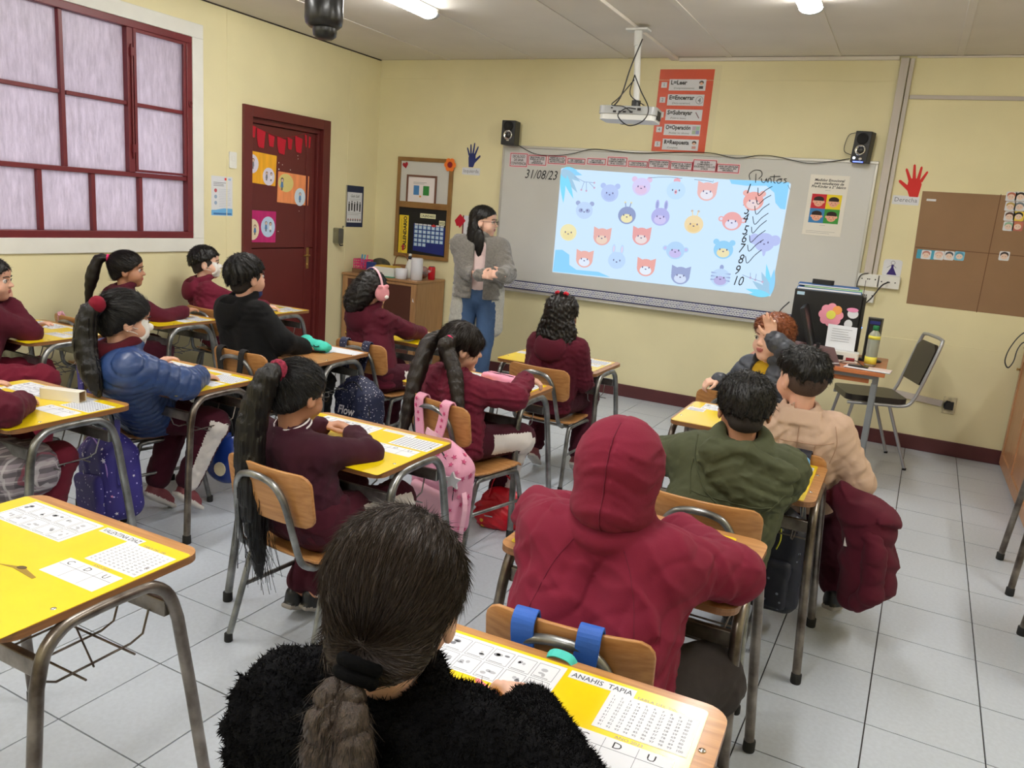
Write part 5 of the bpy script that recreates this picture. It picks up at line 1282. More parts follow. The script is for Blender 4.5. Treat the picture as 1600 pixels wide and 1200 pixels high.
# ---- brown paper chart with face cards
kx0, kz1, kz0 = -0.005, 1.855, 1.045
M_kr = mat('kraft_paper', rgb(146, 114, 84), 0.75, var=0.05, vscale=5, bump=0.3, bscale=6, bdist=0.004)
t = thing('brown_paper_chart', 'large brown paper chart with drawn grid lines on the front wall', 'chart', (0, YF-0.001, 0)); X = basis((0, 0, 0), (1, 0, 0), (0, 0, 1))
kx1 = 1.55
p = MB(); p.prism([(kx0+0.03, kz0+0.01), (kx1, kz0), (kx1, kz1), (kx0+0.0, kz1-0.01)], 0, 0.0012, M_kr, X=X); p.build('sheet', t)
lx = fpt(1561, 300).x; lz = fpt(1500, 392).z
p = MB(); p.X = X; p.box((lx+0.012, kz0+0.002, 0.0012), (lx+0.017, kz1-0.002, 0.0016), flat(104, 70, 44)); p.box((kx0+0.02, lz-0.0025, 0.0012), (kx1, lz+0.0025, 0.0016), flat(104, 70, 44)); p.box((0.03, kz1-0.075, 0.0012), (0.09, kz1-0.06, 0.0015), M_paper); p.build('grid_lines', t)
cards = []
for r_ in range(4):
    for c_ in range(2): cards.append((1580+c_*14.5-r_*1.5, 307+r_*15.5, r_*2+c_, 'upper'))
cards += [(1447, 398, 8, 'row'), (1467, 399, 9, 'row'), (1483, 399.5, 10, 'row'), (1499, 400, 11, 'row'), (1569, 400, 12, 'single')]
nms = ['curly haired', 'black haired', 'fair haired', 'grey haired', 'brown fringed', 'yellow backed black haired', 'pale green', 'orange striped', 'orange haired', 'pink', 'dark haired', 'blue', 'brown haired']
cc = [((190, 110, 90), None), ((40, 30, 30), None), ((190, 160, 90), None), ((120, 130, 140), None), ((90, 60, 50), None), ((30, 24, 24), (236, 206, 80)), ((150, 190, 160), None), ((200, 120, 90), (190, 110, 100)), ((190, 130, 120), None), ((220, 180, 170), None), ((70, 80, 90), None), ((80, 150, 180), (120, 190, 220)), ((60, 50, 50), None)]
for (px, py, k, wh) in cards:
    c = fpt(px, py); w = 0.062
    where = {'upper': 'in the upper right block of the brown chart', 'row': 'in the row of four under the chart line', 'single': 'alone in the lower right field of the chart'}[wh]
    o = thing('face_card', 'small %s face card %s' % (nms[k], where), 'card', (c.x, YF-0.0024, c.z), group='face cards on the brown chart')
    p = MB(); p.X = X
    if k == 8: p.box((-0.06, -0.03, 0), (0.06, 0.034, 0.0005), flat(70, 160, 190))
    p.prism(rrect(-w/2, -w/2, w/2, w/2, 0.008, 3), 0.0005, 0.001, flat(*cc[k][1]) if cc[k][1] else M_paper)
    p.build('card_paper', o)
    p = MB(); p.X = X; p.prism(circ(0, 0.008, 0.025, 0.020, 14), 0.001, 0.0013, flat(*cc[k][0])); p.prism(circ(0, -0.004, 0.021, 0.019, 14), 0.0013, 0.0016, flat(232, 206, 190))
    for sg in (-1, 1): p.prism(circ(sg*0.008, -0.003, 0.0022, seg=6), 0.0016, 0.0018, M_inkd)
    p.build('drawn_face', o)

# ---- notice board left of the teacher
nx0, nx1, nz1, nz0 = -4.435, -3.835, 1.885, 0.965; zs = 1.455
t = thing('notice_board', 'wooden framed notice board with white upper and black lower half, left of the teacher', 'notice board', ((nx0+nx1)/2, YF, (nz0+nz1)/2)); w, h_ = (nx1-nx0)/2, (nz1-nz0)/2
M_nb = wood('oak_frame', rgb(150, 112, 62), rgb(130, 94, 50), stretch=(3, 3, 3)); zc_ = zs-(nz0+nz1)/2
p = MB()
for a, b_ in (((-w, h_-0.035), (w, h_)), ((-w, -h_), (w, -h_+0.035)), ((-w, -h_+0.035), (-w+0.035, h_-0.035)), ((w-0.035, -h_+0.035), (w, h_-0.035)), ((-w+0.035, zc_-0.028), (w-0.035, zc_+0.028))): p.box((a[0], -0.028, a[1]), (b_[0], 0, b_[1]), M_nb)
p.build('frame', t, bevel=0.003)
p = MB(); p.box((-w+0.03, -0.014, zc_), (w-0.03, -0.002, h_-0.02), M_wb); p.build('white_panel', t)
p = MB(); p.box((-w+0.03, -0.014, -h_+0.02), (w-0.03, -0.002, zc_), mat('black_felt', rgb(30, 28, 26), 0.9, bump=0.2)); p.build('black_panel', t)
def pin_thing(nm, lab, cat, cx, cz, d=0.015): return thing(nm, lab, cat, (cx, YF-d, cz))
c = fpt(635, 258); o = pin_thing('paper_heart', 'small dark red paper heart in the corner of the notice board', 'heart', c.x, c.z)
p = MB(); hpts = [(0.030*(math.sin(a)**3), 0.026*(0.8125*math.cos(a)-0.3125*math.cos(2*a)-0.125*math.cos(3*a)-0.0625*math.cos(4*a))*1.25) for a in [2*math.pi*k/24 for k in range(24)]]
p.prism(hpts[::-1], 0, 0.002, flat(160, 20, 40), X=basis((0, 0, 0), (1, 0, 0.25), (0, 0, 1))); p.build('heart', o)
c = fpt(706, 258); o = pin_thing('paper_flower', 'orange paper flower with dark red centre on the notice board corner', 'flower', c.x, c.z, 0.031)
for k in range(6):
    p = MB(); a = k*math.pi/3; p.prism(circ(0.036*math.cos(a), 0.036*math.sin(a), 0.026, seg=12), 0, 0.0016+0.0002*(k % 2), flat(244, 124, 40), X=X); p.build('petal', o)
p = MB(); p.prism(circ(0, 0, 0.027, seg=16), 0.002, 0.0032, flat(140, 20, 34), X=X); p.build('flower_centre', o)
c = fpt(660, 300); o = pin_thing('framed_sheet', 'brown framed sheet with a blue and a green square on the notice board', 'framed sheet', c.x, c.z)
p = MB(); fw, fh = 0.165, 0.150
for a, b_ in (((-fw, fh-0.018), (fw, fh)), ((-fw, -fh), (fw, -fh+0.018)), ((-fw, -fh+0.018), (-fw+0.018, fh-0.018)), ((fw-0.018, -fh+0.018), (fw, fh-0.018))): p.box((a[0], -0.012, a[1]), (b_[0], 0, b_[1]), flat(110, 72, 56))
p.build('frame', o, bevel=0.002)
p = MB(); p.box((-fw+0.017, -0.004, -fh+0.017), (fw-0.017, -0.001, fh-0.017), flat(236, 228, 228)); p.X = X; p.box((-0.085, -0.03, 0.004), (-0.025, 0.055, 0.006), flat(72, 130, 190)); p.box((0.02, -0.03, 0.004), (0.085, 0.055, 0.006), flat(46, 130, 56)); p.box((-0.02, -0.05, 0.004), (0.0, -0.035, 0.005), flat(220, 150, 60)); lines(p, -0.09, 0.085, 0.06, 2, 0.012, M_ink, z=0.004, th=0.003); p.build('print', o)
# yellow label + calendar
c = fpt(632, 367); o = pin_thing('yellow_strip', 'upright yellow strip with a red arrow on the black half of the notice board', 'sign', c.x, c.z)
p = MB(); p.prism(rrect(-0.055, -0.20, 0.050, 0.185, 0.004, 2), 0, 0.001, flat(236, 206, 50), X=X); p.build('sheet', o)
p = MB(); p.X = X @ Matrix.Rotation(math.pi/2, 4, 'Z'); p.raw(text_mesh('CALENDARIO', 0.05, 'CENTER', 0, 0.002), M_inkd, X=Matrix.Translation((0.02, -0.03, 0.0012))); lines(p, -0.18, 0.03, 0.16, 2, 0.012, M_inkd, z=0.001, th=0.002); p.build('lettering', o)
p = MB(); p.X = X; p.prism([(-0.01, -0.145), (0.012, -0.145), (0.012, -0.115), (0.026, -0.115), (0.001, -0.085), (-0.024, -0.115), (-0.01, -0.115)], 0.0012, 0.0022, flat(170, 30, 60)); p.build('arrow', o)
c = fpt(671, 371); o = pin_thing('calendar', 'navy calendar chart with rows of pale date cards on the notice board', 'calendar', c.x, c.z)
p = MB(); p.prism([(-0.17, -0.135), (0.175, -0.155), (0.175, 0.10), (-0.17, 0.12)], 0, 0.001, flat(26, 40, 120), X=X); p.build('sheet', o)
for r_ in range(5):
    for k in range(7):
        if r_ == 4 and k > 2: continue
        p = MB(); x0 = -0.160+k*0.047; z0 = 0.070-r_*0.040; p.box((x0, z0, 0.001), (x0+0.036, z0+0.030, 0.0016), flat(168, 206, 236), X=X); p.box((x0+0.009, z0+0.008, 0.0016), (x0+0.027, z0+0.022, 0.0019), M_paper, X=X); p.build('date_card', o)
p = MB(); p.X = X
for k in range(7):
    if k != 4: p.box((-0.160+k*0.047, 0.104, 0.0012), (-0.120+k*0.047, 0.118, 0.0016), M_paper)
p.prism([(-0.01+0.03, 0.108), (0.05, 0.095), (0.08, 0.108), (0.05, 0.124)], 0.0018, 0.0024, flat(206, 50, 50)); p.build('weekday_card', o)
for (px, py, tx, w_) in ((670, 338, 'CALENDARIO', 0.085), (692, 349, '2023', 0.032)):
    c = fpt(px, py); o = pin_thing('title_card', 'cream card reading %s on the black half of the notice board' % tx, 'sign', c.x, c.z)
    p = MB(); p.prism(rrect(-w_, -0.020, w_, 0.022, 0.003, 2), 0, 0.001, flat(232, 232, 190), X=X); p.build('sheet', o)
    p = MB(); me = text_mesh(tx, 0.030, 'CENTER', 0, 0.0005); xs = [v.co.x for v in me.vertices]; sc = min(1, w_*1.8/(max(xs)-min(xs))); p.raw(me, M_inkd, X=X @ Matrix.Translation((0, -0.010, 0.0012)) @ Matrix.Diagonal((sc, 1, 1, 1))); p.build('lettering', o)
# red diamond and white framed sheet behind the teacher
c = fpt(719, 345); o = pin_thing('red_diamond', 'frayed red paper diamond on the wall behind the teacher', 'decoration', c.x, c.z, 0.004)
p = MB(); p.prism([(-0.055, 0), (-0.03, -0.05), (-0.01, -0.045), (0, -0.065), (0.06, 0.005), (0.0, 0.062)], 0, 0.002, M_flag, X=X); p.build('diamond', o)
a = fpt(722, 330); c = fpt(738, 372); o = thing('white_chart', 'white sheet with brown edge on the wall behind the teacher', 'chart', (a.x+0.06, YF-0.001, (a.z+c.z)/2-0.05))
p = MB(); p.box((-0.035, -0.0016, -0.20), (0.20, 0, 0.13), M_paper); p.build('sheet', o)
p = MB(); p.box((-0.045, -0.004, -0.20), (-0.033, 0, 0.13), flat(120, 60, 50)); p.build('edge', o)

# ------------------------------------------------------------------ ceiling lights
M_tube = mat('lit_diffuser', (1, 1, 1), 0.5, emit=((1.0, 0.985, 0.96), TUBE_EMIT))
def fixture(x, y0, lab):
    t = thing('ceiling_light', lab, 'ceiling light', (x, y0, ZC)); L = 1.24
    p = MB(); p.prism([(-0.055, -0.0065), (-0.055, -0.032), (0.055, -0.032), (0.055, -0.0065)][::-1], 0, L, M_white, X=basis((0, 0, 0), (1, 0, 0), (0, 0, 1)) @ Matrix.Diagonal((1, 1, -1, 1))); p.build('housing', t)
    prof = [(0.062*math.cos(a), -0.034-0.034*math.sin(a)) for a in [math.pi*k/10 for k in range(11)]]
    p = MB(); p.prism(prof[::-1], 0.03, L-0.03, M_tube, X=basis((0, 0, 0), (1, 0, 0), (0, 0, 1)) @ Matrix.Diagonal((1, 1, -1, 1)), smooth=True); p.build('diffuser', t)
    for yy in (0.0, L-0.03):
        p = MB(); p.prism([(a*1.06, b_*1.04) for a, b_ in prof][::-1], yy, yy+0.03, M_greym, X=basis((0, 0, 0), (1, 0, 0), (0, 0, 1)) @ Matrix.Diagonal((1, 1, -1, 1))); p.build('end_cap', t)
for x, y, lab in ((-3.10, 3.52, 'lit strip light on the ceiling near the window wall'), (-0.72, 3.68, 'lit strip light on the ceiling left of the cable duct'),
                  (-3.10, 0.8, 'strip light above the window side back desks'), (-0.72, 0.8, 'strip light above the aisle side back desks'),
                  (1.5, 2.2, 'strip light above the cabinet side'), (-3.1, -1.7, 'strip light at the back, window side'), (-0.72, -1.7, 'strip light at the back, middle')):
    fixture(x, y, lab)

# ---- projector on its pole
M_pj = mat('silver_grey_plastic', rgb(168, 170, 172), 0.4, metal=0.2); M_pjw = mat('projector_white', rgb(214, 214, 210), 0.45)
c = ray(985, 182); k_ = 4.55/c.y; pc_ = V((c.x*k_, 4.55, CH+c.z*k_)); mtop = ray(998, 45)
km = (ZC-0.02-CH)/mtop.z; mt = V((mtop.x*km, mtop.y*km, ZC-0.022)); pc_ = V((mt.x+0.0, mt.y-0.1, pc_.z)); kk = mt.y-0.1
c = ray(985, 182); kq = kk/c.y; pc_ = V((c.x*kq, kk, CH+c.z*kq))
pj = thing('projector', 'silver ceiling projector hanging from a white pole', 'projector', (pc_.x, pc_.y, pc_.z), 0.12)
pw, pd, ph = 0.19, 0.13, 0.05
p = MB(); p.prism(rrect(-pw, -pd, pw, pd, 0.04), 0.0, ph, M_pj); p.build('upper_casing', pj, bevel=0.010, bseg=3)
p = MB(); p.prism(rrect(-pw+0.006, -pd+0.006, pw-0.006, pd-0.006, 0.04), -0.035, -0.001, M_pjw); p.build('lower_casing', pj, bevel=0.012, bseg=3)
p = MB(); 
for dx, dz, w_, h_ in ((-0.08, 0.012, 0.02, 0.012), (-0.045, 0.012, 0.016, 0.01), (-0.015, 0.012, 0.02, 0.01), (0.03, 0.012, 0.02, 0.01), (0.08, 0.030, 0.022, 0.016), (-0.10, 0.034, 0.012, 0.008)): p.box((dx-w_/2, -pd-0.004, dz-h_/2), (dx+w_/2, -pd+0.002, dz+h_/2), M_black)
p.build('ports', pj)
p = MB(); p.lathe([(0.045, 0), (0.048, 0.03), (0.040, 0.04), (0.036, 0.02), (0.001, 0.022)], M_black, 20, X=basis((-0.08, pd-0.01, 0.01), (-1, 0, 0), (0, 0, 1))); p.build('lens', pj)
p = MB()
for k in range(9): p.box((pw-0.004, -0.07+k*0.014, -0.02), (pw+0.002, -0.064+k*0.014, 0.035), M_black)
p.build('air_vents', pj)
ms = thing('projector_mount', 'white tubular ceiling pole and plate carrying the projector', 'mount', (mt.x, mt.y, ZC-0.022))
lo_ = V((pc_.x-mt.x+0.03, pc_.y-mt.y, pc_.z-(ZC-0.022)+ph+0.01))
p = MB(); p.tube([(0, 0, -0.03), (lo_.x, lo_.y, lo_.z+0.03)], 0.021, M_pjw, 14); p.build('pole', ms)
p = MB(); p.tube([(0, 0, -0.002), (lo_.x*0.2, lo_.y*0.2, lo_.z*0.22)], 0.027, M_pjw, 14); p.box((-0.075, -0.045, -0.012), (0.075, 0.045, 0.0), M_pjw); p.build('ceiling_plate', ms, bevel=0.002)
p = MB(); p.box((lo_.x-0.09, lo_.y-0.02, lo_.z-0.008), (lo_.x+0.09, lo_.y+0.02, lo_.z+0.002), M_pjw); p.tube([(lo_.x, lo_.y, lo_.z), (lo_.x, lo_.y, lo_.z+0.04)], 0.03, M_black, 12); p.build('yoke', ms)
q0 = V((pc_.x, pc_.y-pd-0.01, pc_.z))
for k, (pts, r_) in enumerate([([(0.03, 0.13, 0.48), (-0.02, 0.10, 0.30), (-0.05, 0.06, 0.12), (-0.10, 0.03, 0.03)], 0.0045), ([(0.02, 0.08, 0.25), (0.10, 0.0, 0.14), (0.17, -0.02, 0.03), (0.15, -0.05, -0.05), (0.06, -0.06, -0.08), (-0.02, -0.05, -0.02), (0.02, -0.02, 0.03), (0.08, 0.0, 0.03)], 0.004), ([(0.02, 0.08, 0.25), (0.03, 0.0, 0.12), (0.12, -0.02, 0.06), (0.14, -0.02, 0.05)], 0.0035), ([(0.02, 0.08, 0.22), (-0.04, 0.0, 0.10), (-0.08, -0.02, 0.05), (0.0, -0.03, 0.04), (0.05, 0.0, 0.012)], 0.0035)]):
    cable([q0+V(a) for a in pts], r_, ['black power lead running down the projector pole', 'black video cable looping over the projector', 'short black lead on the right of the projector', 'black lead curling into the projector ports'][k], name='projector_cable')

# ---- black thing hanging from the ceiling near the camera (fan motor housing)
c = ray(506, 30); k_ = 2.6/c.y; hc_ = V((c.x*k_, 2.6, CH+c.z*k_))
M_gloss = mat('gloss_black', rgb(16, 16, 19), 0.32, coat=0.15)
hf = thing('hanging_fan_motor', 'glossy black cylindrical fixture hanging from the ceiling', 'fixture', (hc_.x, hc_.y, hc_.z))
p = MB(); p.lathe([(0.066, 0.11), (0.072, 0.10), (0.074, 0.0), (0.070, -0.02), (0.055, -0.033), (0.001, -0.034)][::-1], M_gloss, 28); p.build('housing', hf)
p = MB(); p.lathe([(0.001, -0.073), (0.030, -0.073), (0.044, -0.062), (0.047, -0.045), (0.046, -0.030), (0.046, 0.0)], M_gloss, 24, X=Matrix.Translation((0.006, 0, 0))); p.build('cap', hf)
p = MB(); p.tube([(0, 0, 0.10), (0, 0, ZC-0.0005-hc_.z)], 0.014, M_black, 12); p.lathe([(0.05, -0.03), (0.05, 0.0)], M_black, 20, X=Matrix.Translation((0, 0, ZC-0.0005-hc_.z))); p.build('down_rod', hf)

# ------------------------------------------------------------------ desks and chairs
def P(px, py, Y): return ony(px, py, Y)
DW, DD, DZ = 0.31, 0.24, 0.64
def make_desk(name, label, x, y, rot, cover='full', nm=None, steel=None, group='school desks', paper_seed=0, proto=None):
    """desk with plywood top, two bent tube side frames, bars, wire basket and laminated papers"""
    st = steel or M_steel
    t = thing(name, label, 'desk', (x, y, 0), rot, group)
    top = MB(); top.prism(rrect(-DW, -DD, DW, DD, 0.045, 6), DZ-0.018, DZ, M_ply, mside=M_plye); top.build('desktop', t, bevel=0.003)
    for s in (-1, 1):
        m = MB()
        pts = [(s*0.345, -0.235, 0.012), (s*0.325, -0.205, 0.30), (s*0.312, -0.180, 0.50), (s*0.308, -0.160, 0.565), (s*0.306, -0.125, 0.600), (s*0.305, -0.08, 0.612), (s*0.305, 0.06, 0.612), (s*0.306, 0.105, 0.600), (s*0.308, 0.140, 0.565), (s*0.312, 0.160, 0.50), (s*0.325, 0.185, 0.30), (s*0.345, 0.215, 0.012)]
        m.tube(pts[:3]+spline(pts[2:10], 3)[1:]+pts[10:], 0.0145, st, 12); m.build('side_frame', t)
        for yy in (-0.235, 0.215):
            c = MB(); c.lathe([(0.017, 0), (0.018, 0.004), (0.0175, 0.034), (0.015, 0.036)], M_rubber, 12, X=Matrix.Translation((s*0.345, yy, 0))); c.build('rubber_foot', t)
    for yy in (-0.16, 0.14):
        b = MB(); b.box((-0.300, yy-0.008, 0.510), (0.300, yy+0.008, 0.552), st); b.build('crossbar', t, bevel=0.003)
    for s in (-1, 1):
        b = MB(); b.box((s*0.20-0.012, -0.16, 0.600), (s*0.20+0.012, 0.14, 0.6215), st); b.build('top_support', t, bevel=0.002)
    w = MB()
    for k in range(6):
        xx = -0.25+k*0.10
        w.tube([(xx, -0.15, 0.515), (xx-0.004, -0.125, 0.465), (xx, -0.10, 0.452), (xx, 0.08, 0.452), (xx+0.004, 0.11, 0.465), (xx, 0.13, 0.515)], 0.0028, st, 6)
    w.tube([(-0.29, -0.06, 0.449), (0.29, -0.06, 0.449)], 0.0028, st, 6); w.tube([(-0.29, 0.06, 0.449), (0.29, 0.06, 0.449)], 0.0028, st, 6)
    w.tube([(-0.26, -0.02, 0.449), (0.0, 0.10, 0.452), (0.26, -0.02, 0.449)], 0.0024, st, 6)
    w.build('wire_basket', t)
    for (sx, sy) in ((1, -0.12), (1, 0.10), (-1, -0.12), (-1, 0.10)):
        b = MB(); b.lathe([(0.007, 0), (0.006, 0.002), (0.002, 0.003)], M_chrome, 10, X=Matrix.Translation((sx*0.285, sy, DZ))); b.build('rivet', t)
    if cover:
        z = DZ+0.0004
        x0, x1, y0, y1 = {'full': (-0.308, 0.309, -0.248, 0.205), 'inset': (-0.29, 0.225, -0.20, 0.205), 'wide': (-0.30, 0.275, -0.235, 0.215)}[cover]
        c = MB(); c.prism(rrect(x0, y0, x1, y1, 0.010, 3), z, z+0.0012, M_yellow if cover != 'bare' else M_ply); cv = c.build('yellow_cover', t)
        zz = z+0.0014; W_ = x1-x0
        def sheet(nm_, u0, v0, u1, v1, fn):
            q = MB(); q.prism([(u0, v0), (u1, v0), (u1, v1), (u0, v1)], zz, zz+0.0004, M_paper); fn(q, u0, v0, u1, v1); q.build(nm_, t)
        def comic(q, u0, v0, u1, v1):
            n = 5; r = random.Random(paper_seed)
            for i in range(n):
                for j in range(2):
                    a = u0+0.006+(u1-u0-0.012)*i/n; b_ = v0+0.005+(v1-v0-0.010)*j/2; ww = (u1-u0-0.012)/n-0.006; hh = (v1-v0-0.01)/2-0.006
                    for e in ((a, b_, a+ww, b_+0.0009), (a, b_+hh, a+ww, b_+hh+0.0009), (a, b_, a+0.0009, b_+hh), (a+ww, b_, a+ww+0.0009, b_+hh)): q.box((e[0], e[1], zz+0.0004), (e[2], e[3], zz+0.0006), M_ink)
                    for _ in range(3):
                        cx = a+ww*r.uniform(0.2, 0.8); cy = b_+hh*r.uniform(0.25, 0.75); q.prism(circ(cx, cy, r.uniform(0.003, 0.008), r.uniform(0.002, 0.006), 8), zz+0.0004, zz+0.0006, flat(170, 172, 180) if r.random() < 0.7 else M_ink)
                    q.box((a+0.004, b_+0.004, zz+0.0004), (a+ww*0.8, b_+0.0055, zz+0.0006), M_ink)
        def table(q, u0, v0, u1, v1):
            for i in range(10):
                for j in range(10):
                    if nm and len(nm) > 5: q.raw(text_mesh(str((9-j)*10+i+1), (v1-v0)*0.072, 'LEFT'), mat('dark_grey_print', rgb(70, 74, 84)), X=Matrix.Translation((u0+0.006+(u1-u0-0.012)*(i+0.12)/10, v0+0.005+(v1-v0-0.012)*(j+0.25)/10, zz+0.0005))); continue
                    a = u0+0.006+(u1-u0-0.012)*(i+0.15)/10; b_ = v0+0.005+(v1-v0-0.012)*(j+0.25)/10
                    q.box((a, b_, zz+0.0004), (a+(u1-u0)/10*0.55, b_+(v1-v0)/10*0.42, zz+0.0006), flat(130, 134, 146))
        def cdu(q, u0, v0, u1, v1):
            for k in (1, 2): a = u0+(u1-u0)*k/3; q.box((a-0.0004, v0+0.004, zz+0.0004), (a+0.0004, v1-0.004, zz+0.0006), M_ink)
            q.box((u0+0.003, (v0+v1)/2+0.008, zz+0.0004), (u1-0.003, (v0+v1)/2+0.009, zz+0.0006), M_ink)
            for k, ch in enumerate('CDU'): q.raw(text_mesh(ch, 0.024, 'CENTER'), M_inkd, X=Matrix.Translation((u0+(u1-u0)*(k+0.4)/3, v1-0.024, zz+0.0006)))
        def namef(q, u0, v0, u1, v1):
            if nm:
                me = text_mesh(nm, 0.021, 'CENTER', 0, 0.0002); xs = [v.co.x for v in me.vertices]; sc = min(1, (u1-u0-0.01)/(max(xs)-min(xs)))
                q.raw(me, mat('dark_grey_print', rgb(70, 74, 84)), X=Matrix.Translation(((u0+u1)/2, (v0+v1)/2-0.0075, zz+0.0006)) @ Matrix.Diagonal((sc, 1, 1, 1)))
            else: q.box((u0+0.01, (v0+v1)/2-0.003, zz+0.0004), (u1-0.012, (v0+v1)/2+0.003, zz+0.0006), flat(190, 192, 200))
        sheet('comic_sheet', x0+0.055, y1-0.130, x0+0.055+0.26*W_/0.6, y1-0.010, comic)
        sheet('name_strip', x0+W_*0.545, y1-0.036, x0+W_*0.770, y1-0.010, namef)
        sheet('number_table', x1-0.175, y1-0.150, x1-0.010, y1-0.036, table)
        sheet('place_value_sheet', x1-0.200, y1-0.240, x1-0.025, y1-0.165, cdu)
        sheet('small_calendar', x0+0.006, y1-0.205, x0+0.085, y1-0.135, lambda q, a, b_, c_, d: [q.box((a+0.005, b_+0.008+k*0.009, zz+0.0004), (c_-0.005, b_+0.0105+k*0.009, zz+0.0006), M_ink if k < 5 else flat(220, 110, 100)) for k in range(6)])
        if nm:
            q = MB(); q.raw(text_mesh('TABLA DEL 100', 0.011, 'CENTER'), M_ink, X=Matrix.Translation((x1-0.090, y1-0.034, zz))); q.build('lettering', t); q = MB(); q.raw(text_mesh('AÑO 2023', 0.011, 'CENTER'), M_ink, X=Matrix.Translation((x1-0.105, y1-0.162, zz))); q.build('lettering', t)
    return t
def make_chair(label, x, by, rot=0.0, steel=None, group='school chairs'):
    """x, by: middle of the backrest on the floor plan; faces +y before rot"""
    F_ = rotz((0, 1, 0), rot); t = thing('school_chair', label, 'chair', (x+F_.x*0.215, by+F_.y*0.215, 0), rot, group)
    if 'chair' in PRO and steel is None:
        for ch in PRO['chair'].children: copy_tree(ch, t)
        return t
    st = steel or M_steel
    s_ = MB(); n = 10; N_ = 8; W_ = 0.175; vs = []; 
    prof = [(-0.170, 0.386), (-0.14, 0.378), (-0.06, 0.370), (0.04, 0.372), (0.11, 0.377), (0.155, 0.372), (0.172, 0.360)]
    fs = []
    cols = 9
    for zz in (0, -0.011):
        for (yy, z) in prof:
            for k in range(cols):
                u = k/(cols-1)*2-1; ed = 0.0 if abs(yy) < 0.15 else 0.02; xx = u*(W_-ed); vs.append((xx, yy, z+zz-0.006*math.cos(u*math.pi/2)))
    R_ = len(prof)
    for i in range(R_-1):
        for k in range(cols-1):
            a = i*cols+k; fs.append((a, a+1, a+cols+1, a+cols)); b_ = a+R_*cols; fs.append((b_+cols, b_+cols+1, b_+1, b_))
    o = R_*cols
    for k in range(cols-1): fs.append((k+1, k, k+o, k+1+o)); j = (R_-1)*cols; fs.append((j+k, j+k+1, j+k+1+o, j+k+o))
    for i in range(R_-1): a = i*cols; fs.append((a, a+cols, a+cols+o, a+o)); a = a+cols-1; fs.append((a+cols, a, a+o, a+cols+o))
    s_.add(vs, fs, M_ply, True); so = s_.build('seat', t); md = so.modifiers.new('b', 'BEVEL'); md.width = 0.003; md.segments = 2; md.limit_method = 'ANGLE'
    # backrest: curved rounded board
    b_ = MB(); ol = rrect(-0.185, 0.500, 0.185, 0.680, 0.040, 5)
    def bend(x_, z_, off): return (x_, -0.215-0.16*(z_-0.50)+0.9*x_*x_*0.9+off, z_)
    # grid fill by strips
    nx = 17; vsb = []; zs0 = []
    for off in (0.0, -0.012):
        for i in range(nx):
            r = 0.04; u = 0.185*math.sin((i/(nx-1)-0.5)*math.pi); e = max(0, abs(u)-(0.185-r)); dz = r-math.sqrt(max(r*r-e*e, 0))
            for j in range(5):
                z = (0.502+dz)+(0.680-dz-0.502-dz)*j/4; vsb.append(bend(u, z, off))
    fb = []; h5 = nx*5
    for i in range(nx-1):
        for j in range(4): a = i*5+j; fb.append((a, a+1, a+6, a+5)); c = a+h5; fb.append((c+5, c+6, c+1, c))
        a = i*5; fb.append((a, a+5, a+5+h5, a+h5)); a = i*5+4; fb.append((a+5, a, a+h5, a+5+h5))
    for j in range(4): fb.append((j+1, j, j+h5, j+1+h5)); a = (nx-1)*5+j; fb.append((a, a+1, a+1+h5, a+h5))
    b_.add(vsb, fb, M_ply, True); bo = b_.build('backrest', t); md = bo.modifiers.new('b', 'BEVEL'); md.width = 0.003; md.segments = 2; md.limit_method = 'ANGLE'
    l = MB(); L_ = [(0.135, 0.12, 0.355), (0.140, -0.12, 0.352), (0.140, -0.165, 0.357), (0.138, -0.205, 0.385), (0.130, -0.222, 0.44), (0.112, -0.246, 0.56), (0.098, -0.256, 0.605), (0.070, -0.263, 0.638), (0.03, -0.266, 0.650), (0, -0.267, 0.652)]
    L_ = L_+[(-a, b2, c) for a, b2, c in L_[-2::-1]]; l.tube(spline(L_, 3), 0.0112, st, 10); l.build('back_tube', t)
    for s in (-1, 1):
        m = MB(); pts = [(s*0.190, -0.215, 0.012), (s*0.172, -0.150, 0.26), (s*0.168, -0.128, 0.325), (s*0.166, -0.095, 0.342), (s*0.166, 0.095, 0.342), (s*0.168, 0.128, 0.325), (s*0.172, 0.145, 0.26), (s*0.190, 0.195, 0.012)]
        m.tube(pts[:2]+spline(pts[1:7], 3)[1:]+pts[7:], 0.0112, st, 10); m.build('leg_frame', t)
        q = MB(); q.tube([(s*0.176, -0.165, 0.195), (s*0.176, 0.16, 0.195)], 0.008, st, 8); q.build('stretcher', t)
        for yy in (-0.215, 0.195):
            c = MB(); c.lathe([(0.0135, 0), (0.0145, 0.004), (0.014, 0.028), (0.012, 0.030)], M_rubber, 10, X=Matrix.Translation((s*0.190, yy, 0))); c.build('rubber_foot', t)
    for yy in (-0.10, 0.10):
        q = MB(); q.tube([(-0.166, yy, 0.340), (0.166, yy, 0.340)], 0.008, st, 8); q.build('crossbar', t)
    if steel is None: PRO['chair'] = t
    return t
PRO = {}
D_ = {}
D_['vd'] = make_desk('school_desk', 'empty school desk named VALENTINA DIAZ with wide yellow cover', -1.705, 1.035, 0.0, 'full', 'VALENTINA DIAZ', M_steelb)
D_['ana'] = make_desk('school_desk', 'nearest school desk named ANAHIS TAPIA, yellow cover', -0.455, 1.100, 0.035, 'wide', 'ANAHIS  TAPIA')
D_['hood'] = make_desk('school_desk', 'school desk under the arms of the hooded maroon child', -0.53, 1.975, 0.0, 'inset', 'IANN', M_steelb)
D_['green'] = make_desk('school_desk', 'school desk with the blue pencil case beside the olive jacket', -0.455, 2.88, 0.0, 'wide', None, M_steelb)
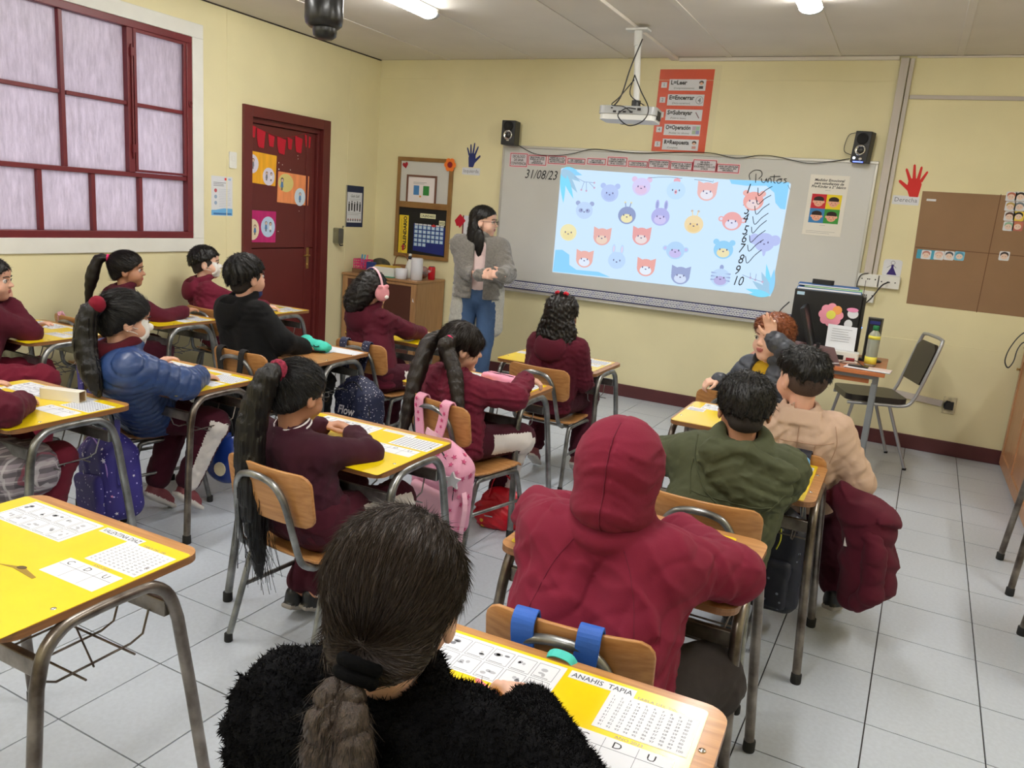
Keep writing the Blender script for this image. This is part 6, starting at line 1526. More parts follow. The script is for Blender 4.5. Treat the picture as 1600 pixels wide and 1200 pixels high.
D_['beige'] = make_desk('school_desk', 'school desk in front of the boy in the beige jacket', -0.53, 3.62, 0.0, 'wide', None, M_steelb)
D_['c2'] = make_desk('school_desk', 'school desk of the girl with the maroon scrunchie and plum jumper', -1.70, 2.215, 0.0, 'full', None)
D_['pig'] = make_desk('school_desk', 'school desk with the pink pencil case', -1.80, 3.37, 0.0, 'wide', None)
D_['cur'] = make_desk('school_desk', 'front school desk before the curly haired girl', -1.76, 4.29, 0.0, 'wide', None)
D_['b2'] = make_desk('school_desk', 'school desk with the white carton tube lying on it', -2.90, 1.79, 0.0, 'full', None)
D_['b1'] = make_desk('school_desk', 'school desk of the girl in the blue padded coat', -2.89, 2.47, 0.0, 'full', None, M_steelb)
D_['b0'] = make_desk('school_desk', 'bare wooden school desk with the turquoise plush case', -2.94, 3.37, 0.0, None, None)
D_['ear'] = make_desk('school_desk', 'school desk in front of the girl with pink earmuffs', -2.86, 4.27, 0.0, 'wide', None)
D_['a2'] = make_desk('school_desk', 'school desk of the child resting her chin, by the window wall', -4.20, 2.69, 0.0, 'full', None)
D_['a1'] = make_desk('school_desk', 'school desk of the girl with the pink hair tie, by the window wall', -4.25, 3.52, 0.0, 'full', None)
D_['a0'] = make_desk('school_desk', 'school desk of the boy in the face mask, near the door', -4.22, 4.36, 0.0, 'full', None)
D_['r1'] = make_desk('school_desk', 'bare school desk beside the wooden cabinet', 0.985, 4.17, 0.0, None, None, M_steelb)
D_['r2'] = make_desk('school_desk', 'bare school desk behind the one beside the wooden cabinet', 0.99, 3.32, 0.0, None, None, M_steelb)
# scribbled wear and a sheet on the bare desk of the boy in black
q = MB(); q.prism([(-0.17, 0.03), (0.30, 0.10), (0.29, 0.20), (-0.15, 0.215)], DZ+0.0005, DZ+0.001, M_paper); q.build('comic_sheet', D_['b0'])
q = MB(); q.box((0.02, 0.02, DZ+0.0012), (0.17, 0.10, DZ+0.0018), flat(206, 214, 226)); q.build('name_strip', D_['b0'])

make_chair('school chair with bare plywood back, holding the girl with the long ponytail and scrunchie', -1.650, 1.765, -0.10)
make_chair('school chair carrying the pink star backpack', -1.690, 2.825, -0.28)
make_chair('school chair of the curly haired girl', -1.695, 3.855, -0.05)
make_chair('school chair of the boy in the olive jacket', -0.445, 2.345, 0.04)
make_chair('school chair with blue straps over its back, holding the hooded child', -0.505, 1.42, 0.10)
make_chair('school chair carrying the purple starry backpack', -3.115, 2.275, -0.25)
make_chair('school chair with black straps, holding the boy in the black fleece', -2.985, 2.975, -0.02)
make_chair('school chair carrying the navy flowered backpack of the earmuff girl', -2.745, 3.665, -0.04)
make_chair('school chair of the boy in the beige jacket', -0.335, 3.135, -0.10)
make_chair('school chair under the child in the plaid skirt', -3.02, 1.33, 0.0)
make_chair('school chair of the girl with the pink hair tie', -4.30, 2.985, -0.05)
make_chair('school chair of the child with hand on cheek', -4.22, 2.12, 0.0)
make_chair('school chair of the boy in the face mask', -4.20, 3.86, -0.1)
make_chair('school chair gripped by the red haired boy', -0.685, 4.02, 0.05)
make_chair('school chair under the child in black fur coat', -0.50, 0.50, 0.15)

# ------------------------------------------------------------------ people
def sit(x, by, dz=0.0): return (x, by+0.135, 0.465+dz)
WR = lambda x, y, z=0.672: dict(w=(x, y, z))
# 1 girl with ponytail, plum jumper
stripe = mat('white_neck_stripe', rgb(214, 208, 210), 0.8)
c = person(dict(label='person with a very long black ponytail and maroon scrunchie in a plum jumper', hip=(-1.63, 1.915, 0.465), head=P(466, 615, 1.95), yaw=-0.15, hyaw=-0.12, hpitch=-0.22, s=1.0, h=0.0052, hc=0.0065, skin=SK2, hairm=H_blk, seed=3,
    top=dict(kind='sweater', name='jumper', m=C_plum, fat=0.0, collar=stripe, hem=0.05), bot=dict(m=C_mart, side=C_wht),
    handR=dict(w=(-1.67, 2.20, 0.672), pole=(0.9, -0.1, -0.2)), handL=dict(w=(-1.80, 2.20, 0.672), pole=(-0.9, -0.2, -0.3)),
    legs=dict(R=dict(k=(-1.50, 2.24, 0.45), a=(-1.72, 2.06, 0.09), f=(0.3, 1, -0.2)), L=dict(k=(-1.72, 2.25, 0.45), a=(-1.78, 2.04, 0.085), f=(0, 1, -0.3))), shoem=C_shb))
h = c['hd']; tie = h.p(0, -0.095, 0.070)
f, dv = h.caphair(0.050, 0.80, 0.004, hubp=(0, -0.10, 0.075), fr=26, amp=0.0016, seed=2)
put_hair(c, f, dv, H_blk, 0.0045, to=tie)
f, dv = tail([tie, tie+V((0, -0.055, -0.02)), tie+V((-0.03, -0.085, -0.16)), tie+V((-0.02, -0.10, -0.34)), tie+V((0.0, -0.095, -0.50)), tie+V((0.01, -0.09, -0.66))], [0.018, 0.036, 0.046, 0.044, 0.034, 0.012], fr=320, amp=0.003)
sdf_obj('ponytail', f, 0.005, H_blk, c['root'], origin=c['org'], streak=dv)
scrunchie(c, tie+V((0, -0.012, 0.0)), (0, -0.8, 0.25), 0.023, 0.014, cloth('maroon_sparkle', 130, 40, 60, var=0.4, vs=120)); glasses(c)
st_ = []
r_ = random.Random(4)
for k in range(70):
    a = tie+V((r_.uniform(-0.06, 0.05), r_.uniform(-0.13, -0.07), r_.uniform(-0.4, -0.3))); st_.append(spline([a, a+V((r_.uniform(-0.01, 0.02), -0.005, -0.15)), a+V((r_.uniform(-0.02, 0.05), 0, r_.uniform(-0.34, -0.20)))], 3))
strands(c, st_, H_blk, r=0.0009)

# 2 girl with two long tails and pink backpack
c = person(dict(label='person with two long dark hair tails and a fringe, reaching over the desk', hip=(-1.70, 2.975, 0.465), head=P(722, 543, 3.04), yaw=-0.40, hyaw=-0.85, hpitch=-0.18, h=0.0055, hc=0.0075, skin=SK4, hairm=H_pig, seed=5,
    top=dict(kind='sweater', name='fleece_top', m=C_mar, fat=0.012, amp=0.006, rib=C_rib), bot=dict(m=C_mart, side=C_wht),
    handR=dict(w=P(822, 592, 3.27), pole=(0.6, -0.6, -0.4), d=(0.8, 0.5, -0.2), n=(0, 0.2, -1), curl=0.7), handL=dict(w=(-1.86, 3.25, 0.675)),
    legs=dict(R=dict(k=(-1.50, 3.25, 0.45), a=(-1.62, 3.30, 0.10), f=(0.7, 0.7, -0.25)), L=dict(k=(-1.68, 3.28, 0.45), a=(-1.80, 3.20, 0.10), f=(0.3, 0.9, -0.2))), shoem=C_shp))
h = c['hd']; fr_ = uni([h.e(0, 0.062, 0.040, 0.062, 0.030, 0.036), h.e(0.055, 0.040, 0.02, 0.022, 0.030, 0.045)], 0.01)
f, dv = h.caphair(0.052, 0.80, 0.005, hubp=(0, -0.02, 0.12), fr=26, seed=7, fringe=fr_)
put_hair(c, f, dv, H_pig, 0.005, to=h.p(0.0, -0.06, -0.12))
for sx, sw_ in ((1, -0.012), (-1, -0.05)):
    a = h.p(sx*0.066, -0.062, 0.045)
    e = h.p(sx*0.10, -0.11, -0.10)
    tp = [P(699, 545, 2.93), P(711, 585, 2.89), P(716, 628, 2.86), P(722, 665, 2.84)] if sx > 0 else [P(668, 540, 2.95), P(650, 590, 2.88), P(638, 640, 2.83), P(630, 690, 2.80)]
    f, dv = tail([a, h.p(sx*0.085, -0.095, 0.01)]+tp, [0.016, 0.029, 0.031, 0.031, 0.026, 0.010] if sx > 0 else [0.016, 0.031, 0.036, 0.036, 0.026, 0.010], seed=sx+5, fr=320, amp=0.003)
    sdf_obj('hair_tail', f, 0.005, H_pig, c['root'], origin=c['org'], streak=dv)
    scrunchie(c, h.p(sx*0.074, -0.078, 0.035), h.p(sx*0.085, -0.095, 0.01)-a, 0.015, 0.007, cloth('pink_band', 220, 60, 110), 'hair_band')

# 3 curly girl
def curls(base, seed, amp=0.010, fr=130):
    r = np.random.RandomState(seed); ks = (r.normal(size=(6, 3))*fr*0.6).astype(F32); ph = r.rand(6)*6.28
    def g(Pp):
        w = Pp+0.008*np.sin(Pp[:, [2, 0, 1]]*90+ph[1]); s = 0
        for i in range(6): s = s+np.abs(np.sin(w@ks[i]+ph[i]))
        return (amp*0.35*(s-3.8)).astype(F32)
    return disp(base, g, amp*1.6)
c = person(dict(label='person with long curly black hair and a red clip, seated before the whiteboard', hip=(-1.70, 3.995, 0.465), head=P(879, 492, 4.03), yaw=-0.12, hyaw=-0.1, hpitch=0.05, h=0.0065, hc=0.008, skin=SK2, hairm=H_crl, seed=8,
    top=dict(kind='hoodie', name='hooded_top', m=C_mar2, fat=0.004, rib=C_rib), bot=dict(m=C_mart), shoem=C_shr, solem=C_shw,
    handR=dict(w=(-1.60, 4.20, 0.60), hide=True), legs=dict(R=dict(k=(-1.56, 4.28, 0.45), a=(-1.53, 4.12, 0.12), f=(0, 0.8, -0.6)), L=dict(k=(-1.84, 4.28, 0.45), a=(-1.80, 4.12, 0.12), f=(0, 0.8, -0.6)))))
h = c['hd']; base = uni([h.e(0, -0.015, 0.035, 0.092, 0.10, 0.088), h.e(0.0, -0.055, -0.05, 0.092, 0.062, 0.10), h.e(0.0, -0.075, -0.15, 0.112, 0.055, 0.085), h.e(0.07, -0.05, -0.12, 0.05, 0.05, 0.10), h.e(-0.07, -0.05, -0.12, 0.05, 0.05, 0.10)], 0.03)
pl = h.plane(0.05, 1.6); cf = Sd(lambda Pp: np.maximum(base(Pp), pl(Pp)*0.7-0.0) if False else base(Pp), base.lo, base.hi)
cf = cut(cf, h.e(0, 0.085, -0.03, 0.060, 0.06, 0.085), 0.01)
put_hair(c, curls(cf, 3, 0.011, 120), lambda Pp: Pp*6, H_crl, 0.0055)
for dx, cc_ in ((-0.02, (200, 30, 50)), (0.03, (200, 30, 50)), (0.005, (20, 20, 24))):
    mb = MB(); mb.tube([h.p(dx-0.012, -0.03, 0.122)-c['org'], h.p(dx, -0.04, 0.130)-c['org'], h.p(dx+0.012, -0.03, 0.122)-c['org']], 0.009, flat(*cc_), 8); mb.build('hair_clip', c['root'])

# 4 earmuff girl
c = person(dict(label='person wearing pink fluffy earmuffs over bushy dark hair, maroon top', hip=(-2.74, 3.80, 0.465), head=P(583, 452, 3.93), yaw=-0.25, hyaw=-0.35, hpitch=0.05, h=0.0065, hc=0.0085, skin=SK4, hairm=H_dk, seed=12,
    top=dict(kind='hoodie', name='hooded_top', m=C_mar2, fat=0.008, rib=C_rib), bot=dict(m=C_mart, side=C_wht),
    handR=dict(w=(-2.70, 4.24, 0.675), pole=(0.8, -0.3, -0.6)), handL=dict(w=(-2.92, 4.16, 0.672)),
    legs=dict(R=dict(k=(-2.54, 4.06, 0.45)), L=dict(k=(-2.78, 4.08, 0.45)))))
h = c['hd']; base = uni([h.e(0, -0.015, 0.030, 0.088, 0.100, 0.088), h.e(0, -0.09, -0.02, 0.085, 0.07, 0.085), h.e(-0.02, -0.12, -0.07, 0.08, 0.06, 0.075)], 0.03)
base = cut(base, h.e(0, 0.085, -0.03, 0.070, 0.065, 0.075), 0.01)
put_hair(c, curls(base, 5, 0.008, 90), lambda Pp: Pp*7, H_dk, 0.006)
M_em = cloth('pink_plush', 222, 150, 158, bump=0.6, bscale=120)
for sx in (-1, 1):
    em_ = uni([h.e(sx*0.100, -0.002, -0.012, 0.026, 0.048, 0.048), h.e(sx*0.112, 0.022, 0.030, 0.012, 0.014, 0.012), h.e(sx*0.112, -0.025, 0.030, 0.012, 0.014, 0.012)], 0.01)
    o = sdf_obj('earmuff_pad', disp(em_, folds(4, 0.0015, 260), 0.004), 0.0045, M_em, c['root'], origin=c['org'])
    o2 = sdf_obj('snout', h.e(sx*0.126, 0.012, -0.032, 0.010, 0.014, 0.012), 0.004, cloth('white_plush', 236, 230, 226), o, origin=c['org'])
mb = MB(); mb.ribbon([h.p(0.102*math.cos(a), -0.002, 0.01+0.122*math.sin(a))-c['org'] for a in [math.pi*k/16 for k in range(17)]], 0.014, 0.004, flat(226, 176, 190), side=tuple(h.F)); mb.build('headband', c['root'])

# 5 boy in black fleece
c = person(dict(label='person in a black fleece hoodie with blue inner collar, seen from behind', hip=(-2.98, 3.11, 0.475), head=P(386, 434, 3.20), yaw=-0.15, hyaw=-0.25, hpitch=0.08, s=1.06, h=0.0065, hc=0.008, skin=SK4, hairm=H_blk, seed=15,
    top=dict(kind='hoodie', name='fleece_hoodie', m=C_blk, fat=0.014, hem=0.02), bot=dict(m=C_blk),
    handR=dict(w=P(478, 545, 3.34), pole=(0.8, -0.3, -0.5), d=(0.3, 0.9, 0.0)), handL=dict(w=(-3.10, 3.34, 0.675))))
taper(c, 0.01, 0.62); h = c['hd']; f, dv = h.caphair(0.052, 0.44, 0.008, vol=(1.02, 1.0, 1.06), hubp=(0.01, -0.05, 0.11), fr=26, amp=0.006, seed=9)
put_hair(c, f, dv, H_blk, 0.005)
sdf_obj('inner_collar', tor(c['nb']+V((0.0, 0.03, 0.03)), 0.058, 0.018, (c['R'], (c['F']+c['U']*0.3).normalized(), (c['U']-c['F']*0.3).normalized())), 0.006, cloth('blue_plush', 38, 50, 96, bump=0.6), c['root'], origin=c['org'])

# 6 girl in blue padded coat
c = person(dict(label='person in a quilted blue coat with maroon pompom tie and face mask', hip=(-3.02, 2.43, 0.465), head=P(196, 500, 2.17), yaw=-0.30, hyaw=-0.42, hpitch=-0.12, s=1.06, h=0.0062, hc=0.0065, skin=SK4, hairm=H_blk, seed=18,
    top=dict(kind='puffer', name='padded_coat', m=C_navy, fat=0.020, hem=0.085, amp=0.003, quilt=0.045), bot=dict(m=C_mart, side=C_wht),
    handR=dict(w=P(312, 588, 2.46), pole=(0.9, -0.4, -0.3), d=(0.2, 0.95, -0.1)), handL=dict(w=(-2.98, 2.45, 0.675)),
    legs=dict(R=dict(k=(-2.70, 2.52, 0.44), a=(-2.78, 2.44, 0.14), f=(0.15, 0.75, -0.65), u=(0, 0.7, 0.7)), L=dict(k=(-2.92, 2.52, 0.44), a=(-2.93, 2.40, 0.12), f=(0.3, 0.8, -0.6), u=(0, 0.6, 0.8))), shoem=C_shr, solem=C_shw))
c['root'].location.y += 0
h = c['hd']; f, dv = h.caphair(0.050, 0.80, 0.006, hubp=(0, -0.10, 0.06), fr=26, seed=21); put_hair(c, f, dv, H_blk, 0.005, to=h.p(0.04, -0.088, 0.048))
tie = h.p(0.040, -0.088, 0.048)
f, dv = tail([tie, tie+V((-0.02, -0.05, -0.02)), tie+V((-0.02, -0.075, -0.14)), tie+V((0.03, -0.085, -0.26)), tie+V((0.06, -0.08, -0.33))], [0.018, 0.034, 0.042, 0.038, 0.014], seed=8, fr=300, amp=0.003)
sdf_obj('ponytail', f, 0.005, H_blk, c['root'], origin=c['org'], streak=dv)
sdf_obj('pompom', disp(ell(tie+V((0.0, -0.03, 0.012)), (0.034, 0.030, 0.034)), folds(9, 0.003, 260), 0.006), 0.0045, C_scr, c['root'], origin=c['org'])
facemask(c)
sdf_obj('hood', disp(uni([tor(c['nb']+V((0, -0.005, 0.025)), 0.066, 0.026, (c['R'], (c['F']+c['U']*0.35).normalized(), (c['U']-c['F']*0.35).normalized())), ell(c['nb']+V((-0.05, -0.085, -0.02)), (0.09, 0.035, 0.06))], 0.03), folds(2, 0.004, 26), 0.008), 0.0065, cloth('maroon_hood_fleece', 84, 22, 34), c['root'], origin=c['org'])

# 7 girl with pink hair tie by the window
c = person(dict(label='person in profile with a pink hair tie and long dark ponytail, arm along the desk', hip=(-4.28, 3.14, 0.465), head=P(200, 422, 3.36), yaw=-0.45, hyaw=-0.80, s=1.02, h=0.0065, hc=0.009, skin=SK2, hairm=H_dk, seed=22,
    top=dict(kind='hoodie', name='hooded_top', m=C_mar2, fat=0.006), bot=dict(m=C_mart), handR=dict(w=P(290, 486, 3.60), pole=(0.3, -0.8, -0.5)), handL=dict(w=(-4.35, 3.45, 0.675))))
h = c['hd']; f, dv = h.caphair(0.052, 0.80, 0.005, hubp=(0, -0.10, 0.07), fr=26, seed=23); put_hair(c, f, dv, H_dk, 0.0055, to=h.p(0, -0.1, 0.066))
tie = h.p(0, -0.100, 0.066)
f, dv = tail([tie, tie+h.F*-0.06+V((0, 0, -0.01)), tie+h.F*-0.10+V((0, 0, -0.12)), tie+h.F*-0.13+V((0, 0, -0.28))], [0.016, 0.028, 0.038, 0.014], seed=9); sdf_obj('ponytail', f, 0.006, H_dk, c['root'], origin=c['org'], streak=dv)
scrunchie(c, tie+h.F*-0.008, h.F*-1, 0.016, 0.009, cloth('hot_pink', 236, 60, 120))

# 8 boy in face mask
c = person(dict(label='person in a white face mask with short black hair and maroon hoodie, by the door', hip=(-4.22, 4.00, 0.465), head=P(322, 412, 4.08), yaw=-0.45, hyaw=-0.80, hpitch=0.06, s=1.04, h=0.006, hc=0.009, skin=SK3, hairm=H_blk, seed=24,
    top=dict(kind='hoodie', name='hooded_top', m=C_mar, fat=0.006), bot=dict(m=C_mart), handR=dict(w=(-4.05, 4.28, 0.675)), handL=dict(w=(-4.25, 4.30, 0.675))))
taper(c, 0.01, 0.52); h = c['hd']; f, dv = h.caphair(0.055, 0.36, 0.006, vol=(0.98, 1, 1.08), hubp=(0, -0.02, 0.12), fr=20, amp=0.004, seed=25); put_hair(c, f, dv, H_blk, 0.005); facemask(c)

# 9 child with hand on cheek at the left edge
c = person(dict(label='person resting a cheek on the hand, maroon jumper, beside the window wall', hip=(-4.10, 2.26, 0.465), head=P(-14, 437, 2.42), yaw=-0.5, hyaw=-0.85, hpitch=-0.05, s=1.04, h=0.0062, hc=0.0085, skin=SK4, hairm=H_dk, seed=26,
    top=dict(kind='sweater', name='jumper', m=C_mar2, fat=0.006), bot=dict(m=cloth('maroon_trousers', 110, 26, 46)), handR=dict(w=P(14, 472, 2.50), pole=(0.8, 0.1, -0.9), d=(-0.35, 0.1, 0.9), n=(-0.8, 0.0, 0.2), t=(0.1, -1, 0), curl=0.5), handL=dict(w=(-4.10, 2.62, 0.675))))
h = c['hd']; f, dv = h.caphair(0.055, 0.80, 0.004, hubp=(0, -0.10, 0.07), fr=26, seed=27); put_hair(c, f, dv, H_dk, 0.0055)

# 10 child in plaid skirt at the left edge
c = person(dict(label='person at the left edge in a maroon jumper and grey plaid skirt', hip=(-2.98, 1.49, 0.465), head=(-2.96, 1.52, 0.955), yaw=-0.1, s=1.06, h=0.007, hc=0.0075, skin=SK4, hairm=H_dk, seed=28,
    top=dict(kind='sweater', name='jumper', m=C_mar2, fat=0.010, amp=0.006), bot=dict(m=cloth('maroon_tights', 96, 24, 40, bump=0.1), r=(0.070, 0.058, 0.048), name='tights'),
    handR=dict(w=(-2.78, 1.72, 0.672), pole=(0.9, -0.2, -0.2)), handL=dict(w=(-3.05, 1.72, 0.672)), legs=dict(R=dict(k=(-2.72, 1.80, 0.45), a=(-2.74, 1.72, 0.09)), L=dict(k=(-3.0, 1.82, 0.45)))))
h = c['hd']; f, dv = h.caphair(0.055, 0.80, 0.004, hubp=(0, -0.10, 0.07), fr=26, seed=29); put_hair(c, f, dv, H_dk, 0.006)
def plaid():
    m = bpy.data.materials.new('grey_plaid'); m.use_nodes = True; nt = m.node_tree; b = nt.nodes['Principled BSDF']; b.inputs['Roughness'].default_value = 0.9
    tc = nt.nodes.new('ShaderNodeTexCoord'); sp = nt.nodes.new('ShaderNodeSeparateXYZ'); nt.links.new(tc.outputs['Object'], sp.inputs[0])
    def band(sock, per, w0, off=0.0):
        a = nt.nodes.new('ShaderNodeMath'); a.operation = 'ADD'; a.inputs[1].default_value = off+10; nt.links.new(sock, a.inputs[0])
        d = nt.nodes.new('ShaderNodeMath'); d.operation = 'MODULO'; d.inputs[1].default_value = per; nt.links.new(a.outputs[0], d.inputs[0])
        l = nt.nodes.new('ShaderNodeMath'); l.operation = 'LESS_THAN'; l.inputs[1].default_value = w0; nt.links.new(d.outputs[0], l.inputs[0]); return l.outputs[0]
    col = None
    for (sock, per, w0, off, c1) in ((sp.outputs[0], 0.045, 0.018, 0, rgb(70, 66, 72)), (sp.outputs[2], 0.045, 0.018, 0, rgb(66, 62, 68)), (sp.outputs[0], 0.045, 0.005, 0.02, rgb(190, 186, 190)), (sp.outputs[2], 0.045, 0.005, 0.02, rgb(186, 182, 186)), (sp.outputs[0], 0.14, 0.006, 0.05, rgb(140, 60, 80))):
        mx = nt.nodes.new('ShaderNodeMix'); mx.data_type = 'RGBA'; mx.inputs['B'].default_value = (*c1, 1)
        fm = nt.nodes.new('ShaderNodeMath'); fm.operation = 'MULTIPLY'; fm.inputs[1].default_value = 0.65; nt.links.new(band(sock, per, w0, off), fm.inputs[0]); nt.links.new(fm.outputs[0], mx.inputs['Factor'])
        if col is None: mx.inputs['A'].default_value = (*rgb(150, 140, 148), 1)
        else: nt.links.new(col, mx.inputs['A'])
        col = mx.outputs['Result']
    nt.links.new(col, b.inputs['Base Color']); return m
sk_ = disp(uni([cap(V((-3.05, 1.49, 0.47)), V((-2.90, 1.49, 0.47)), 0.115), chain([V((-2.90, 1.49, 0.46)), V((-2.74, 1.70, 0.43))], [0.11, 0.105], 0.03), chain([V((-3.05, 1.49, 0.46)), V((-3.02, 1.72, 0.43))], [0.11, 0.105], 0.03), chain([V((-2.79, 1.62, 0.44)), V((-2.76, 1.62, 0.30))], [0.085, 0.06], 0.03)], 0.05), folds(6, 0.010, 26), 0.02)
sdf_obj('plaid_skirt', sk_, 0.0075, plaid(), c['root'], origin=c['org'])

# 11 hooded child in maroon
c = person(dict(label='person with a maroon hood pulled up, back turned, elbows on the desk', hip=(-0.505, 1.53, 0.475), head=P(968, 742, 1.69), yaw=0.05, hyaw=0.10, hpitch=-0.22, s=1.06, h=0.007, hc=0.0055, skin=SK2, hairm=H_dk, seed=31, al=(0.215, 0.20), sw=0.132,
    top=dict(kind='sweater', name='hooded_top', m=C_red, fat=0.022, wide=0.020, k=0.045, amp=0.0065, fr=40, hoodup=True, hem=0.06, h=0.0055), bot=dict(m=C_dkp, r=(0.090, 0.078, 0.060)),
    handR=dict(w=(-0.44, 1.98, 0.70), el=(-0.245, 1.79, 0.71)), handL=dict(w=(-0.62, 1.98, 0.70), el=(-0.745, 1.79, 0.73)),
    legs=dict(R=dict(k=(-0.27, 1.80, 0.42), a=(-0.42, 1.75, 0.13), f=(0, 1, -0.3)), L=dict(k=(-0.55, 1.85, 0.45), a=(-0.50, 2.10, 0.09), f=(0.1, 1, 0)))))

seam(c, [(0.0, 0.02+0.022*k) for k in range(11)], C_mar, 0.0012, fld=c['hoodf'])
for sg in (-1, 1): seam(c, [(sg*0.055, -0.01), (sg*0.085, -0.06), (sg*0.105, -0.12), (sg*0.125, -0.19)], C_mar, 0.0010)
# 12 olive parka boy
c = person(dict(label='person in an olive green parka with the hood down, leaning over the desk', hip=(-0.44, 2.49, 0.47), head=P(1163, 640, 2.60), yaw=0.12, hyaw=0.30, hpitch=-0.30, s=1.05, h=0.006, hc=0.0062, skin=SK2, hairm=H_blk, seed=33, sw=0.14,
    top=dict(kind='parka', name='parka', m=C_olive, fat=0.024, amp=0.005, hem=0.10, h=0.006), bot=dict(m=C_dkp), handR=dict(w=(-0.42, 2.86, 0.675), hide=True), handL=dict(w=(-0.66, 2.84, 0.675), pole=(-0.9, -0.3, -0.3))))
taper(c, 0.02, 0.68); h = c['hd']; f, dv = h.caphair(0.055, 0.52, 0.006, vol=(1, 1, 1.02), hubp=(0, -0.05, 0.11), fr=26, amp=0.005, seed=34); put_hair(c, f, dv, H_blk, 0.0045)

seam(c, [(-0.12, -0.13), (-0.06, -0.14), (0, -0.142), (0.06, -0.14), (0.12, -0.13)], C_olive, 0.002); seam(c, [(-0.125, -0.02), (-0.13, -0.08), (-0.12, -0.14)], C_olive, 0.002); seam(c, [(-0.13, 0.02), (-0.12, -0.05), (-0.07, -0.13), (0.01, -0.175), (0.09, -0.16), (0.15, -0.09)], C_olive, 0.0028)
# 13 beige jacket boy
c = person(dict(label='person in a beige twill jacket with an undercut, face turned to the window side', hip=(-0.29, 3.28, 0.47), head=P(1253, 592, 3.22), yaw=0.15, hyaw=0.75, hpitch=0.0, s=1.10, hs=1.10, h=0.006, hc=0.0068, skin=SK4, hairm=H_blk, seed=35, sw=0.125,
    top=dict(kind='jacket', name='jacket', m=C_beige, fat=0.014, amp=0.0055, hem=0.05), bot=dict(m=C_mart, side=C_wht),
    handR=dict(w=(-0.08, 3.44, 0.56), pole=(0.5, -0.6, -0.6), hide=True), handL=dict(w=(-0.50, 3.60, 0.675), pole=(-0.9, -0.2, -0.3)),
    legs=dict(R=dict(k=(-0.10, 3.44, 0.40), a=(-0.05, 3.20, 0.11), f=(0.3, 0.9, -0.1)), L=dict(k=(-0.40, 3.62, 0.45)))))
h = c['hd']; base = uni([h.e(0, 0.002, 0.050, 0.085, 0.098, 0.070), h.e(0, -0.055, 0.035, 0.070, 0.055, 0.055)], 0.02); pl = h.plane(0.052, 0.34)
f0 = Sd(lambda Pp: np.maximum(base(Pp), pl(Pp)), base.lo, base.hi); g, dv = h.hub(h.p(0, -0.06, 0.12), 0.005, 20, 36); put_hair(c, disp(f0, g, 0.014), dv, H_blk, 0.0048)
f1 = h.e(0, -0.018, 0.018, 0.0728, 0.0880, 0.078); p2 = h.plane(0.02, 0.62); sdf_obj('undercut', Sd(lambda Pp: np.maximum(f1(Pp)-0.0008, p2(Pp)), f1.lo-0.003, f1.hi+0.003), 0.0045, mat('shaved_hair', rgb(70, 52, 44), 0.8, var=0.2, vscale=200), c['root'], origin=c['org'])

M_bst = mat('beige_stitch', rgb(168, 134, 112), 0.8)
seam(c, [(-0.12, -0.075), (-0.06, -0.085), (0, -0.088), (0.06, -0.085), (0.12, -0.075)], M_bst, 0.0017); seam(c, [(0, -0.03), (0.002, -0.12), (0, -0.22), (0, -0.30)], M_bst, 0.0022)
for sg in (-1, 1): seam(c, [(sg*0.118, -0.02), (sg*0.130, -0.08), (sg*0.118, -0.15)], M_bst, 0.0017); seam(c, [(sg*0.06, -0.09), (sg*0.055, -0.18), (sg*0.05, -0.28)], M_bst, 0.0014)
# 14 red haired boy waving
hx = P(1207, 530, 4.12)
c = person(dict(label='person with auburn curls raising one hand, dark padded jacket over mustard, facing back', hip=(-0.50, 4.22, 0.48), head=hx, yaw=2.55, hyaw=2.62, hpitch=0.02, s=1.06, hs=1.10, h=0.0052, hc=0.0075, skin=SK3, hairm=H_red, browm=H_red, seed=38, open_mouth=True, hand_s=0.9,
    top=dict(kind='puffer', name='padded_jacket', m=C_grey, fat=0.010, hem=0.04, quilt=0.05, open=0.045),
    bot=dict(m=C_mart), handR=dict(w=P(1124, 592, 4.02), pole=(-0.4, 0.3, -0.9), d=(-0.8, -0.3, -0.35), n=(0, 0.3, -0.9), curl=0.9), 
    handL=dict(w=P(1206, 528, 3.90), pole=(0.9, 0.0, -0.7), d=(-0.25, 0.0, 1.0), n=(0, -1, 0), t=(-1, 0, 0.2), curls=[0.15, 0.12, 0.5, 0.8]),
    legs=dict(R=dict(k=(-0.72, 4.42, 0.45), a=(-0.75, 4.44, 0.09)), L=dict(k=(-0.35, 4.45, 0.45), a=(-0.38, 4.46, 0.09)))))
F_, U_, R_ = c['F'], c['U'], c['R']
inn = uni([cap(c['hip'], c['shc']-U_*0.03, 0.093, 0.080), cap(c['hip']+R_*0.03, c['shc']+R_*0.03-U_*0.02, 0.088, 0.074), cap(c['hip']-R_*0.03, c['shc']-R_*0.03-U_*0.02, 0.088, 0.074)], 0.02)
sdf_obj('mustard_lining', disp(grow(inn, 0.006), folds(3, 0.003, 30), 0.006), 0.0075, C_mus, c['root'], origin=c['org'])
h = c['hd']; base = uni([h.e(0, -0.014, 0.040, 0.086, 0.098, 0.084), h.e(0, 0.045, 0.066, 0.066, 0.045, 0.038), h.e(0, -0.05, -0.01, 0.07, 0.055, 0.06)], 0.02); pl = h.plane(0.050, 0.60)
f0 = Sd(lambda Pp: np.maximum(base(Pp), pl(Pp)), base.lo, base.hi); put_hair(c, curls(f0, 9, 0.008, 150), lambda Pp: Pp*8, H_red, 0.0048)

